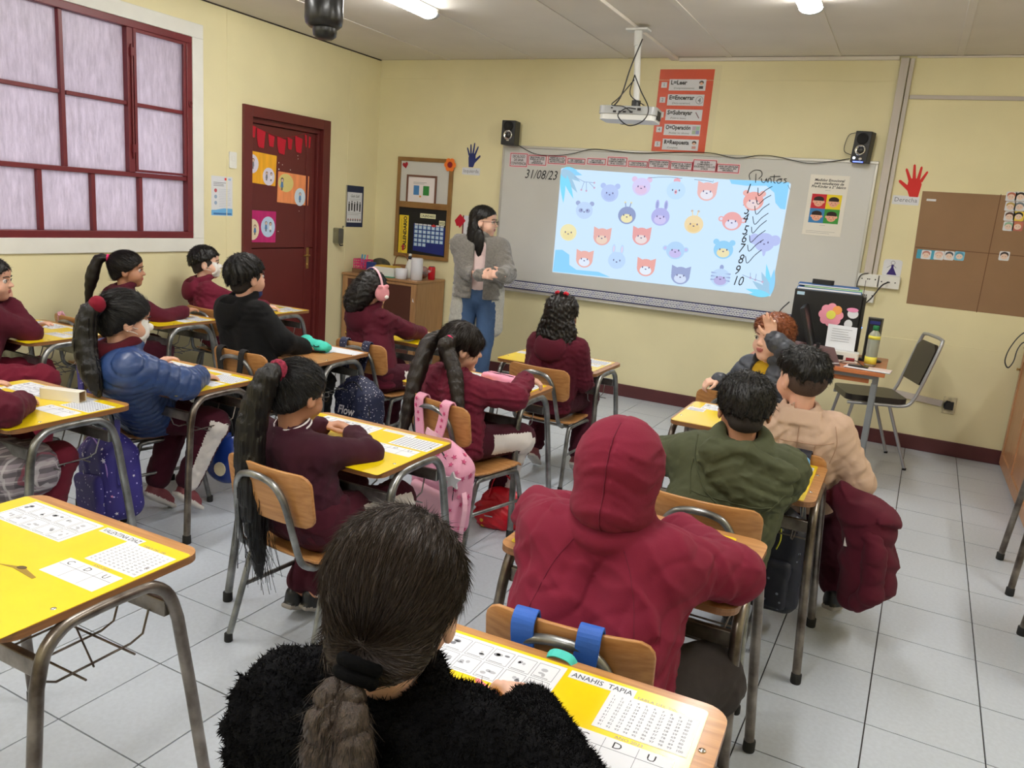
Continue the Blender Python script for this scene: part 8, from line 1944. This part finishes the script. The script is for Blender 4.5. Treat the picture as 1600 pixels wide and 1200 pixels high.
# white square carton tube on the desk at the left edge
a, b_ = onz(68, 612, 0.665), onz(118, 618, 0.665); t = thing('carton_tube', 'open white milk carton lying on the yellow desk cover', 'carton', (a.x, a.y, DZ+0.0022), math.atan2(b_.y-a.y, b_.x-a.x)); L = 0.165; w = 0.021
mb = MB(); mb.prism([(-w, 0), (w, 0), (w, 2*w), (-w, 2*w)], 0, 0.002, M_paper, X=basis((0, 0, 0), (0, 1, 0), (0, 0, 1)))
for (y0, y1, z0, z1) in ((-w, w, 0, 0.0015), (-w, w, 2*w-0.0015, 2*w), (-w, -w+0.0015, 0.0015, 2*w-0.0015), (w-0.0015, w, 0.0015, 2*w-0.0015)): mb.box((0, y0, z0), (L, y1, z1), mat('cream_carton', rgb(232, 228, 214), 0.5))
mb.build('carton_body', t)
mb = MB()
for (y0, y1, z0, z1) in ((-w+0.0016, w-0.0016, 0.0016, 0.002), (-w+0.0016, w-0.0016, 2*w-0.002, 2*w-0.0016), (-w+0.0016, -w+0.002, 0.002, 2*w-0.002), (w-0.002, w-0.0016, 0.002, 2*w-0.002)): mb.box((0.01, y0, z0), (L-0.003, y1, z1), flat(180, 150, 110))
mb.build('brown_inside', t)
# pen leftovers and marker on near desk
c_ = onz(888, 1162, 0.655); t = thing('pink_marker', 'marker with hot pink cap lying on the nearest desk', 'marker', (c_.x-0.01, c_.y, DZ+0.0135), 2.2)
mb = MB(); mb.tube([(0.022, 0, 0), (0.11, 0, 0)], 0.009, M_paper, 12); mb.build('barrel', t); mb = MB(); mb.tube([(-0.022, 0, 0), (-0.018, 0, 0), (0.024, 0, 0)], [0.008, 0.0108, 0.0108], flat(250, 50, 130, 0.3), 12); mb.build('cap', t)
mb = MB(); mb.prism([(0, 0), (0.075, -0.028), (0.078, -0.020), (0.02, 0.010), (-0.05, 0.004)], 0, 0.0006, flat(150, 120, 40)); mb.prism(circ(0.018, 0.006, 0.012, 0.007, 10), 0.0006, 0.0012, flat(90, 70, 40)); c_ = onz(20, 888, DZ); t = thing('torn_tape', 'torn brown scrap stuck on the empty yellow desk', 'scrap', (c_.x, c_.y, DZ+0.0018), 0.25); mb.build('scrap', t)
# chair strap bits by the window wall
c_ = P(103, 492, 2.99); t = thing('pink_scarf', 'pink patterned cloth tied on the chair by the window wall', 'scarf', c_)
mb = MB(); mb.ribbon(spline([(-0.03, 0.0, -0.10), (-0.02, -0.02, -0.02), (0.0, -0.03, 0.01), (0.02, -0.02, -0.03), (0.02, -0.01, -0.09)], 4), 0.035, 0.006, speckle('pink_speckle', rgb(206, 150, 170), rgb(236, 220, 226), 90, 0.25), side=(1, 0.2, 0.2)); mb.build('cloth', t)
mb = MB(); mb.tube([(-0.0, 0, 0), (0.035, 0.035, 0.012)], 0.002, flat(236, 230, 220), 6); c_ = P(449, 487, 3.45); t = thing('white_pencil', 'white pencil sticking up past the black sleeve', 'pencil', c_); mb.build('barrel', t)

# ------------------------------------------------------------------ corner cupboard and what stands on it
cx0, cx1, cy0, cy1, chh = XL+0.03, -3.845, 5.90, 6.372, 0.80
t = thing('corner_cupboard', 'low brown wooden cupboard with dark door panels in the corner by the door', 'cupboard', ((cx0+cx1)/2, (cy0+cy1)/2, 0)); hx_, hy_ = (cx1-cx0)/2, (cy1-cy0)/2
mb = MB(); mb.box((-hx_, -hy_+0.02, 0.0), (-hx_+0.018, hy_, chh-0.022), M_cab); mb.box((hx_-0.018, -hy_+0.02, 0.0), (hx_, hy_, chh-0.022), M_cab); mb.box((-hx_+0.018, hy_-0.01, 0.02), (hx_-0.018, hy_, chh-0.022), M_cab); mb.box((-hx_+0.018, -hy_+0.03, 0.05), (hx_-0.018, hy_-0.01, 0.068), M_cab); mb.build('body', t, bevel=0.001)
mb = MB(); mb.box((-hx_-0.006, -hy_-0.008, chh-0.022), (hx_+0.006, hy_, chh), M_cab); mb.build('worktop', t, bevel=0.004)
for k in (0, 1):
    x0 = -hx_+0.002+k*hx_; x1 = x0+hx_-0.004; y = -hy_
    mb = MB()
    for a, b_ in (((x0, 0.03), (x0+0.055, chh-0.026)), ((x1-0.055, 0.03), (x1, chh-0.026)), ((x0+0.055, 0.03), (x1-0.055, 0.09)), ((x0+0.055, chh-0.05), (x1-0.055, chh-0.026))): mb.box((a[0], y, a[1]), (b_[0], y+0.018, b_[1]), M_cab)
    d_ = mb.build('cupboard_door', t, bevel=0.002)
    mb = MB(); mb.box((x0+0.05, y+0.008, 0.085), (x1-0.05, y+0.014, chh-0.045), mat('dark_brown_panel', rgb(84, 50, 40), 0.4)); mb.build('door_panel', d_)
    if k == 1:
        mb = MB(); mb.prism([(0, 0), (0.018, -0.008), (0.004, 0.03)], 0, 0.001, M_paper, X=basis((x1-0.036, y-0.0005, 0.62), (1, 0, 0), (0, 0, 1))); mb.build('paper_scrap', d_)
def at(px, py, z=chh): v = onz(px, py, z); return V((min(max(v.x, cx0+0.05), cx1-0.04), min(max(v.y, cy0+0.04), cy1-0.05), z))
c_ = at(663, 434); t = thing('paper_roll', 'tall white paper towel roll on the cupboard', 'paper roll', (-3.93, 6.02, chh)); M_tp = mat('tissue', rgb(226, 226, 232), 0.9, var=0.05, bump=0.4, bscale=60)
mb = MB(); mb.lathe([(0.048, 0), (0.052, 0.004), (0.053, 0.10), (0.052, 0.19), (0.048, 0.196), (0.018, 0.196), (0.018, 0.15)], M_tp, 24); mb.build('roll', t)
t = thing('toilet_roll', 'squat white toilet paper roll on the cupboard', 'paper roll', (-4.06, 5.97, chh)); mb = MB(); mb.lathe([(0.050, 0), (0.054, 0.004), (0.055, 0.045), (0.053, 0.088), (0.048, 0.092), (0.018, 0.092), (0.018, 0.06)], M_tp, 24); mb.build('roll', t)
t = thing('spray_bottle', 'white cleaning bottle with dark neck on the cupboard', 'bottle', (-4.06, 6.10, chh)); mb = MB(); mb.lathe([(0.036, 0), (0.040, 0.006), (0.041, 0.09), (0.030, 0.135), (0.016, 0.165), (0.015, 0.175)], M_white, 20); mb.build('bottle_body', t); mb = MB(); mb.lathe([(0.018, 0.172), (0.018, 0.195), (0.014, 0.2)], flat(30, 34, 60, 0.4), 16); mb.build('neck', t); mb = MB(); mb.lathe([(0.014, 0.2), (0.015, 0.215), (0.006, 0.222)], M_white, 16); mb.build('cap', t)
t = thing('drink_can', 'red drink can with white script on the cupboard corner', 'can', (-3.885, 6.20, chh)); mb = MB(); mb.lathe([(0.026, 0), (0.033, 0.008), (0.033, 0.108), (0.027, 0.118)], flat(190, 20, 36, 0.25), 22); mb.build('can_body', t)
mb = MB(); mb.lathe([(0.026, 0.118), (0.0265, 0.122), (0.024, 0.118), (0.001, 0.118)], M_chrome, 22); mb.build('lid', t)
for k in range(5): mb = MB(); mb.tube(spline([(0.0345*math.cos(a), 0.0345*math.sin(a), z) for a, z in ((-2.2, 0.07+0.006*k-0.012), (-1.9, 0.085+0.003*k-0.006), (-1.6, 0.066+0.004*k), (-1.3, 0.086-0.003*k))], 3), 0.0018, M_paper, 5) if k in (0, 3) else None; (mb.build('white_script', t) if k in (0, 3) else None)
t = thing('white_box', 'open white box behind the toilet roll on the cupboard', 'box', (-4.25, 6.03, chh), 0.05); mb = MB(); 
for a, b_ in (((-0.11, -0.07, 0), (0.11, 0.07, 0.003)), ((-0.11, -0.07, 0.003), (-0.107, 0.07, 0.085)), ((0.107, -0.07, 0.003), (0.11, 0.07, 0.085)), ((-0.107, -0.07, 0.003), (0.107, -0.067, 0.085)), ((-0.107, 0.067, 0.003), (0.107, 0.07, 0.085))): mb.box(a, b_, M_white)
mb.build('carton', t)
mb = MB(); mb.box((-0.10, -0.06, 0.05), (0.10, 0.06, 0.095), flat(214, 176, 70)); mb.build('yellow_contents', t)
mb = MB(); mb.prism(rrect(-0.06, -0.03, 0.06, 0.03, 0.01), 0, 0.006, flat(60, 140, 110)); t2 = thing('green_cloth', 'small green cloth at the front of the cupboard', 'cloth', (-4.18, 5.945, chh)); mb.build('cloth', t2)
t = thing('wicker_basket', 'brown handled wicker basket on the cupboard', 'basket', (-4.22, 6.20, chh)); mb = MB(); M_wk = mat('wicker', rgb(140, 96, 56), 0.8, bump=0.6, bscale=60); mb.lathe([(0.06, 0), (0.075, 0.05), (0.082, 0.10), (0.076, 0.10), (0.055, 0.01)], M_wk, 22); mb.build('bowl', t); mb = MB(); mb.tube(spline([(-0.078, 0, 0.10), (-0.06, 0, 0.17), (0, 0, 0.20), (0.06, 0, 0.17), (0.078, 0, 0.10)], 5), 0.006, M_wk, 8); mb.build('handle', t)
t = thing('clear_ball_toy', 'clear ball with orange and blue bits behind the paper towel roll', 'toy', (-4.0, 6.24, chh)); mb = MB(); R0 = 0.055; mb.lathe([(max(R0*math.sin(a), 1e-4), R0-R0*math.cos(a)) for a in [math.pi*k/12 for k in range(13)]], mat('mottled_toy', rgb(150, 160, 170), 0.2, var=0.6, vscale=30, col2=rgb(190, 110, 70)), 20); mb.build('ball', t)
t = thing('camouflage_cap', 'camouflage cap lying on the cupboard', 'cap', (-4.43, 6.16, chh)); o_ = V((-4.43, 6.16, chh)); M_cm = mat('camouflage', rgb(40, 44, 34), 0.9, var=0.6, vscale=22, col2=rgb(92, 84, 58)); sdf_obj('crown', cut(ell(o_+V((0, 0, 0.075)), (0.10, 0.085, 0.07)), rbx(o_+V((0, 0, -0.01)), (0.2, 0.2, 0.06), 0.004), 0.004), 0.007, M_cm, t, origin=o_); mb = MB(); mb.prism(circ(0, -0.085, 0.06, 0.05, 16, 180, 360), 0.052, 0.058, M_cm); mb.build('peak', t)
t = thing('pink_basket', 'small magenta plastic basket with pens on the cupboard', 'basket', (-4.53, 6.03, chh+0.04)); mb = MB(); M_mgp = flat(206, 40, 110, 0.4)
mb.box((-0.07, -0.05, 0), (0.07, 0.05, 0.003), M_mgp)
for k in range(8):
    for (x, y) in ((-0.07+0.02*k, -0.05), (-0.07+0.02*k, 0.05)): mb.box((x-0.004, y-0.002, 0.003), (x+0.004, y+0.002, 0.08), M_mgp)
for z in (0.03, 0.055, 0.08): mb.box((-0.074, -0.053, z), (0.074, -0.050, z+0.008), M_mgp); mb.box((-0.074, 0.050, z), (0.074, 0.053, z+0.008), M_mgp); mb.box((-0.074, -0.05, z), (-0.071, 0.05, z+0.008), M_mgp); mb.box((0.071, -0.05, z), (0.074, 0.05, z+0.008), M_mgp)
mb.build('basket_body', t); mb = MB(); mb.box((-0.08, -0.06, -0.04), (0.08, 0.06, -0.0005), flat(120, 90, 60)); mb.build('box_under', t)
for k, (dx, cc_) in enumerate(((-0.03, (60, 150, 200)), (0.0, (70, 170, 210)), (0.03, (230, 90, 140)))): mb = MB(); mb.tube([(dx, 0, 0.01), (dx+0.01, 0.01, 0.13)], 0.006, flat(*cc_), 8); mb.build('pen', t)
t = thing('navy_box', 'navy blue box beside the magenta basket', 'box', (-4.40, 5.98, chh)); mb = MB(); mb.box((-0.035, -0.03, 0), (0.035, 0.03, 0.115), flat(40, 60, 120)); mb.build('carton', t, bevel=0.003)

# ------------------------------------------------------------------ teacher's desk, computer, chair
t = thing('teacher_desk', "teacher's desk with orange wooden top on grey steel legs", 'desk', (-0.62, 5.34, 0)); X0, X1, Y0, Y1 = -0.17, 0.60, -0.36, 0.30
M_gl = mat('desk_grey_steel', rgb(140, 144, 148), 0.4, metal=0.4)
mb = MB(); mb.box((X0, Y0, 0.715), (X1, Y1, 0.74), M_tabl); mb.build('desktop', t, bevel=0.003)
mb = MB(); mb.box((X0+0.05, Y0+0.06, 0.66), (X1-0.08, Y0+0.078, 0.7145), M_tabl); mb.build('apron', t)
mb = MB()
for yy in (Y0+0.05, Y1-0.05): mb.box((X0+0.04, yy-0.012, 0.690), (X1-0.04, yy+0.012, 0.7145), M_gl)
for xx in (X0+0.05, X1-0.05): mb.box((xx-0.012, Y0+0.05, 0.665), (xx+0.012, Y1-0.05, 0.6895), M_gl)
mb.build('under_frame', t)
for xx in (X0+0.05, X1-0.05):
    for yy in (Y0+0.05, Y1-0.05): mb = MB(); mb.box((xx-0.016, yy-0.016, 0.0), (xx+0.016, yy+0.016, 0.664), M_gl); mb.build('leg', t, bevel=0.002)
def td(px, py, z=0.74): return onz(px, py, z)
# tower
a = ray(1300, 490); k_ = 5.45/a.y
t = thing('computer_tower', 'black computer tower with a paper flower stuck on its side', 'computer', (-0.425, 5.42, 0.741), 0.03); tw, tdp, thh = 0.200, 0.085, 0.405
mb = MB(); mb.box((-tw, -tdp, 0), (tw, tdp, thh), M_black); mb.build('case', t, bevel=0.004)
mb = MB(); mb.box((tw, -tdp+0.004, 0.01), (tw+0.022, tdp-0.004, thh-0.01), M_gloss); mb.build('front_bezel', t, bevel=0.006)
mb = MB(); mb.box((tw+0.022, -0.04, 0.20), (tw+0.025, -0.02, 0.206), mat('led_blue2', (0, 0, 0.4), emit=((0.1, 0.25, 1), 6))); mb.build('blue_light', t)
mb = MB(); mb.box((-tw+0.015, -tdp-0.001, thh-0.035), (-tw+0.06, -tdp, thh-0.015), flat(170, 200, 220)); mb.build('sticker', t)
fl_ = V((0.035, -tdp-0.002, 0.265))
for k in range(8):
    a_ = k*math.pi/4; mb = MB(); mb.prism(circ(0.046*math.cos(a_), 0.046*math.sin(a_), 0.028, 0.028, 14), 0, 0.0015+0.0003*(k % 2), flat(232, 150, 170) if k != 1 else flat(236, 160, 90), X=basis(fl_, (1, 0, 0), (0, 0, 1))); mb.build('paper_petal', t)
mb = MB(); mb.prism(circ(0, 0, 0.028, seg=16), 0.002, 0.004, flat(220, 216, 90), X=basis(fl_, (1, 0, 0), (0, 0, 1))); mb.build('flower_centre', t)
for (dx, dz, r1, r2) in ((0.125, 0.02, 0.032, 0.028), (0.108, -0.045, 0.024, 0.028)): mb = MB(); mb.prism(circ(dx, dz, r1, r2, 14), 0, 0.0015, M_paper, X=basis(fl_, (1, 0, 0), (0, 0, 1))); mb.build('paper_leaf', t)
mb = MB(); mb.prism(circ(0.12, 0.045, 0.034, 0.014, 14), 0.0015, 0.003, flat(224, 140, 180), X=basis(fl_, (1, 0, 0), (0, 0, 1))); mb.build('paper_bow', t)
for k, (dx, dz, w_, h_, cc_) in enumerate(((0.0, thh, 0.19, 0.016, (60, 120, 190)), (0.02, thh+0.0165, 0.17, 0.008, (150, 210, 130)), (-0.01, thh+0.025, 0.18, 0.012, (40, 90, 150)))):
    tb = thing('folder', ['blue folder lying on the computer tower, lowest of its stack', 'thin green folder in the middle of the stack on the tower', 'dark blue folder on top of the stack on the tower'][k], 'folder', (-0.425+dx, 5.42, 0.741+dz), 0.03+0.02*k); mb = MB(); mb.box((-w_, -0.08, 0.0004), (w_, 0.08, h_), flat(*cc_)); mb.build('cover', tb, bevel=0.002); mb = MB(); mb.box((-w_+0.004, -0.081, 0.003), (w_-0.004, -0.0805, h_-0.003), M_paper); mb.build('pages', tb)
tb = thing('black_case', 'small black oblong case on top of the folder stack', 'case', (-0.47, 5.41, 0.741+thh+0.037)); mb = MB(); mb.prism(rrect(-0.065, -0.028, 0.065, 0.028, 0.02), 0.0004, 0.030, M_black); mb.build('case_body', tb, bevel=0.008)
# monitor seen from the side
a = onz(1268, 536, 0.741); t = thing('monitor', 'black flat monitor seen edge-on beside the tower', 'monitor', (-0.43, 5.17, 0.741), -1.52)
mb = MB(); mb.box((-0.20, -0.012, 0.055), (0.20, 0.012, 0.335), M_black, X=Matrix.Rotation(0.32, 4, 'X')); mb.build('panel', t, bevel=0.004); mb = MB(); mb.box((-0.19, 0.0123, 0.068), (0.19, 0.0135, 0.322), M_gloss, X=Matrix.Rotation(0.32, 4, 'X')); mb.build('screen', t)
mb = MB(); mb.lathe([(0.09, 0), (0.085, 0.010), (0.02, 0.014)], M_black, 24); mb.box((-0.025, 0.0, 0.012), (0.025, 0.02, 0.10), M_black); mb.build('stand', t)
# white paper tray
t = thing('paper_tray', 'white desktop printer with sheets standing in it', 'printer', (-0.30, 5.25, 0.741), 0.05); mb = MB(); mb.prism(rrect(-0.115, -0.045, 0.115, 0.045, 0.012), 0, 0.06, M_white); mb.build('body', t, bevel=0.006); mb = MB(); mb.box((-0.02, -0.047, 0.012), (0.03, -0.045, 0.04), M_black); mb.box((0.045, -0.047, 0.010), (0.095, -0.045, 0.03), flat(150, 40, 50)); mb.build('front_slots', t)
mb = MB(); mb.prism([(-0.085, 0), (0.085, 0), (0.082, 0.15), (-0.088, 0.155)], 0, 0.002, M_paper, X=basis((0, 0.02, 0.061), (1, 0, 0), (0, 0.25, 1))); mb.build('sheet', t)
mb = MB(); mb.X = basis((0, 0.0192, 0.061), (1, 0, 0), (0, 0.25, 1)); lines(mb, -0.06, 0.13, 0.06, 6, 0.015, M_ink, z=0.0024, th=0.002); mb.build('print', t)
# brown ring folder leaning
t = thing('brown_folder', 'wide open brown folder leaning across the front of the teacher desk', 'folder', (-0.57, 5.09, 0.741), 0.06); M_bf = mat('brown_folder_card', rgb(92, 66, 66), 0.45, var=0.08)
mb = MB(); mb.add([(-0.17, -0.02, 0), (0.30, -0.10, 0), (0.25, 0.06, 0.085), (-0.12, 0.10, 0.10)], [(0, 1, 2, 3)], M_bf); mb.add([(-0.17, -0.02, 0.0), (0.30, -0.10, 0.0), (0.25, 0.06, 0.08), (-0.12, 0.10, 0.095)], [(3, 2, 1, 0)], M_bf); mb.build('cover', t)
mb = MB(); mb.add([(0.30, -0.10, 0), (0.25, 0.06, 0.085), (0.25, 0.075, 0.0)], [(0, 1, 2), (2, 1, 0)], flat(150, 130, 124)); mb.build('end_flap', t)
mb = MB(); mb.tube([(0.15, -0.080, 0.010), (0.19, -0.05, 0.035)], 0.003, M_paper, 6); mb.tube([(0.19, -0.10, 0.004), (0.29, -0.092, 0.016)], 0.003, M_paper, 6); mb.build('white_edge', t)
mb = MB(); mb.box((0.02, -0.055, 0.028), (0.09, -0.045, 0.038), flat(190, 30, 60)); mb.build('red_label', t)
t = thing('water_bottle', 'clear drink bottle with green cap and yellow label', 'bottle', (-0.115, 5.20, 0.741)); mb = MB(); M_cb = mat('clear_plastic', rgb(214, 220, 206), 0.1, trans=0.6, spec=0.6)
mb.lathe([(0.030, 0), (0.034, 0.008), (0.034, 0.06), (0.031, 0.075), (0.034, 0.09), (0.034, 0.17), (0.030, 0.195), (0.016, 0.215), (0.015, 0.222)], M_cb, 22); mb.build('bottle_body', t)
mb = MB(); mb.lathe([(0.0345, 0.015), (0.0345, 0.058)], flat(226, 214, 80), 22); mb.build('yellow_label', t); mb = MB(); mb.lathe([(0.0345, 0.165), (0.0335, 0.185)], flat(226, 214, 80), 22); mb.build('label_band', t); mb = MB(); mb.lathe([(0.0175, 0.218), (0.0175, 0.242), (0.015, 0.245)], flat(30, 120, 70), 18); mb.build('cap', t)
t = thing('desk_speaker', 'black upright speaker on a round foot beside the tower', 'speaker', (-0.13, 5.42, 0.741)); mb = MB(); mb.lathe([(0.075, 0), (0.072, 0.008), (0.03, 0.012)], M_black, 24); mb.build('round_foot', t); mb = MB(); mb.prism([(-0.035, -0.04), (0.035, -0.04), (0.045, 0.05), (-0.045, 0.05)], 0.012, 0.27, M_black); mb.build('case', t, bevel=0.006); mb = MB(); mb.box((-0.03, -0.0415, 0.235), (0.03, -0.0405, 0.255), flat(30, 40, 110)); mb.build('blue_strip', t)
t = thing('clear_folder', 'clear plastic folder of pink sheets on the desk end', 'folder', (-0.10, 5.06, 0.741), -0.08); mb = MB(); mb.box((-0.14, -0.07, 0), (0.11, 0.06, 0.006), flat(226, 206, 206, 0.3)); mb.build('sheets', t); mb = MB(); mb.tube([(-0.14, -0.074, 0.005), (0.11, -0.074, 0.005)], 0.0045, M_paper, 8); mb.build('spine_clip', t)
t = thing('phone', 'black phone lying on the clear folder', 'phone', (-0.17, 5.06, 0.7475), -0.1); mb = MB(); mb.prism(rrect(-0.055, -0.027, 0.055, 0.027, 0.008), 0, 0.008, M_gloss); mb.build('phone_body', t)
cable([(-0.22, 5.12, 0.745), (-0.28, 5.13, 0.75), (-0.20, 5.20, 0.76), (-0.16, 5.12, 0.752), (-0.155, 5.08, 0.758)], 0.0025, 'black lead from the phone across the teacher desk', name='desk_cable')
cable([(-0.64, 5.36, 0.75), (-0.72, 5.30, 0.85), (-0.70, 5.34, 0.98), (-0.655, 5.40, 1.05)], 0.004, 'black cable behind the left side of the computer tower', name='desk_cable')
# teacher's chair: grey tube frame, black vinyl
t = thing('office_chair', 'grey tube chair with black vinyl seat and back by the front wall', 'chair', (-0.095, 5.86, 0), math.radians(108)); M_vn = mat('black_brown_vinyl', rgb(44, 38, 34), 0.35, var=0.1); M_tb = mat('silver_tube', rgb(172, 174, 178), 0.3, metal=0.5)
mb = MB(); mb.prism(rrect(-0.19, -0.19, 0.19, 0.20, 0.05), 0.435, 0.475, M_vn); mb.build('seat', t, bevel=0.012, bseg=3)
mb = MB(); mb.prism([(-0.155, 0.56), (0.155, 0.56), (0.165, 0.70), (0.165, 0.80), (0.11, 0.84), (-0.11, 0.84), (-0.165, 0.80), (-0.165, 0.70)], -0.012, 0.012, M_vn, X=basis((0, -0.118, 0.03), (1, 0, 0), (0, -0.25, 1)) @ Matrix.Translation((0, 0, 0))); mb.build('backrest', t, bevel=0.008)
for s in (-1, 1):
    mb = MB(); mb.tube(spline([(s*0.185, 0.19, 0.42), (s*0.188, 0.0, 0.425), (s*0.188, -0.16, 0.43), (s*0.188, -0.215, 0.47), (s*0.188, -0.258, 0.60), (s*0.182, -0.325, 0.85), (s*0.14, -0.335, 0.885), (0, -0.337, 0.89)], 4), 0.011, M_tb, 10); mb.build('side_tube', t)
    for (y0, y1) in ((0.15, 0.22), (-0.08, -0.24)): mb = MB(); mb.tube([(s*0.175, y0, 0.425), (s*0.20, y1, 0.006)], 0.011, M_tb, 10); mb.build('leg', t); mb = MB(); mb.lathe([(0.013, 0), (0.013, 0.014)], M_rubber, 10, X=Matrix.Translation((s*0.20, y1, 0))); mb.build('rubber_foot', t)
for y in (-0.10, 0.14): mb = MB(); mb.tube([(-0.18, y, 0.420), (0.18, y, 0.420)], 0.009, M_tb, 8); mb.build('crossbar', t)
# right cabinet with hanging strap
t = thing('wooden_cabinet', 'pale brown wooden cabinet along the side at the front wall', 'cabinet', (0.795, 5.55, 0)); L = 0.815
mb = MB(); mb.box((0.02, -L, 0), (0.45, L, 0.84), M_cabR); mb.build('body', t, bevel=0.002)
mb = MB(); mb.box((-0.005, -L-0.01, 0.84), (0.455, L+0.008, 0.87), M_cabR); mb.build('worktop', t, bevel=0.004)
for k in range(3):
    y0 = -L+0.004+k*2*L/3; y1 = y0+2*L/3-0.008; mb = MB()
    for a, b_ in (((y0, 0.02), (y0+0.06, 0.83)), ((y1-0.06, 0.02), (y1, 0.83)), ((y0+0.06, 0.02), (y1-0.06, 0.10)), ((y0+0.06, 0.76), (y1-0.06, 0.83))): mb.box((0.0, a[0], a[1]), (0.019, b_[0], b_[1]), M_cabR)
    d_ = mb.build('cabinet_door', t, bevel=0.003); mb = MB(); mb.box((0.009, y0+0.055, 0.095), (0.017, y1-0.055, 0.765), M_cabR); mb.build('door_panel', d_)
    mb = MB(); mb.lathe([(0.010, 0), (0.006, 0.012), (0.012, 0.02), (0.001, 0.024)], M_brass, 12, X=basis((0.0, y1-0.03, 0.70), (0, -1, 0), (0, 0, 1))); mb.build('handle', d_)
c_ = P(1590, 555, 5.9); t = thing('black_strap', 'black curved bag strap hanging over the edge of the wooden cabinet', 'strap', (0.775, 6.20, 0.87))
mb = MB(); mb.ribbon(spline([(0.14, 0.02, 0.10), (0.06, 0.0, 0.13), (-0.03, -0.02, 0.09), (-0.085, -0.04, -0.01), (-0.10, -0.05, -0.10), (-0.075, -0.05, -0.145), (-0.05, -0.04, -0.10), (-0.04, -0.02, -0.02), (-0.01, 0.0, 0.03), (0.05, 0.01, 0.02)], 5), 0.026, 0.007, M_black, side=(0.15, 1, 0)); mb.build('strap_band', t)
mb = MB(); mb.prism(rrect(-0.10, -0.16, 0.10, 0.16, 0.04), 0, 0.11, M_black); t2 = thing('black_bag', 'black bag on top of the wooden cabinet', 'bag', (1.02, 6.18, 0.87)); mb.build('bag_body', t2, bevel=0.02)
print('total', round(time.time()-T0, 1), 's; sdf tris', TRI[0])
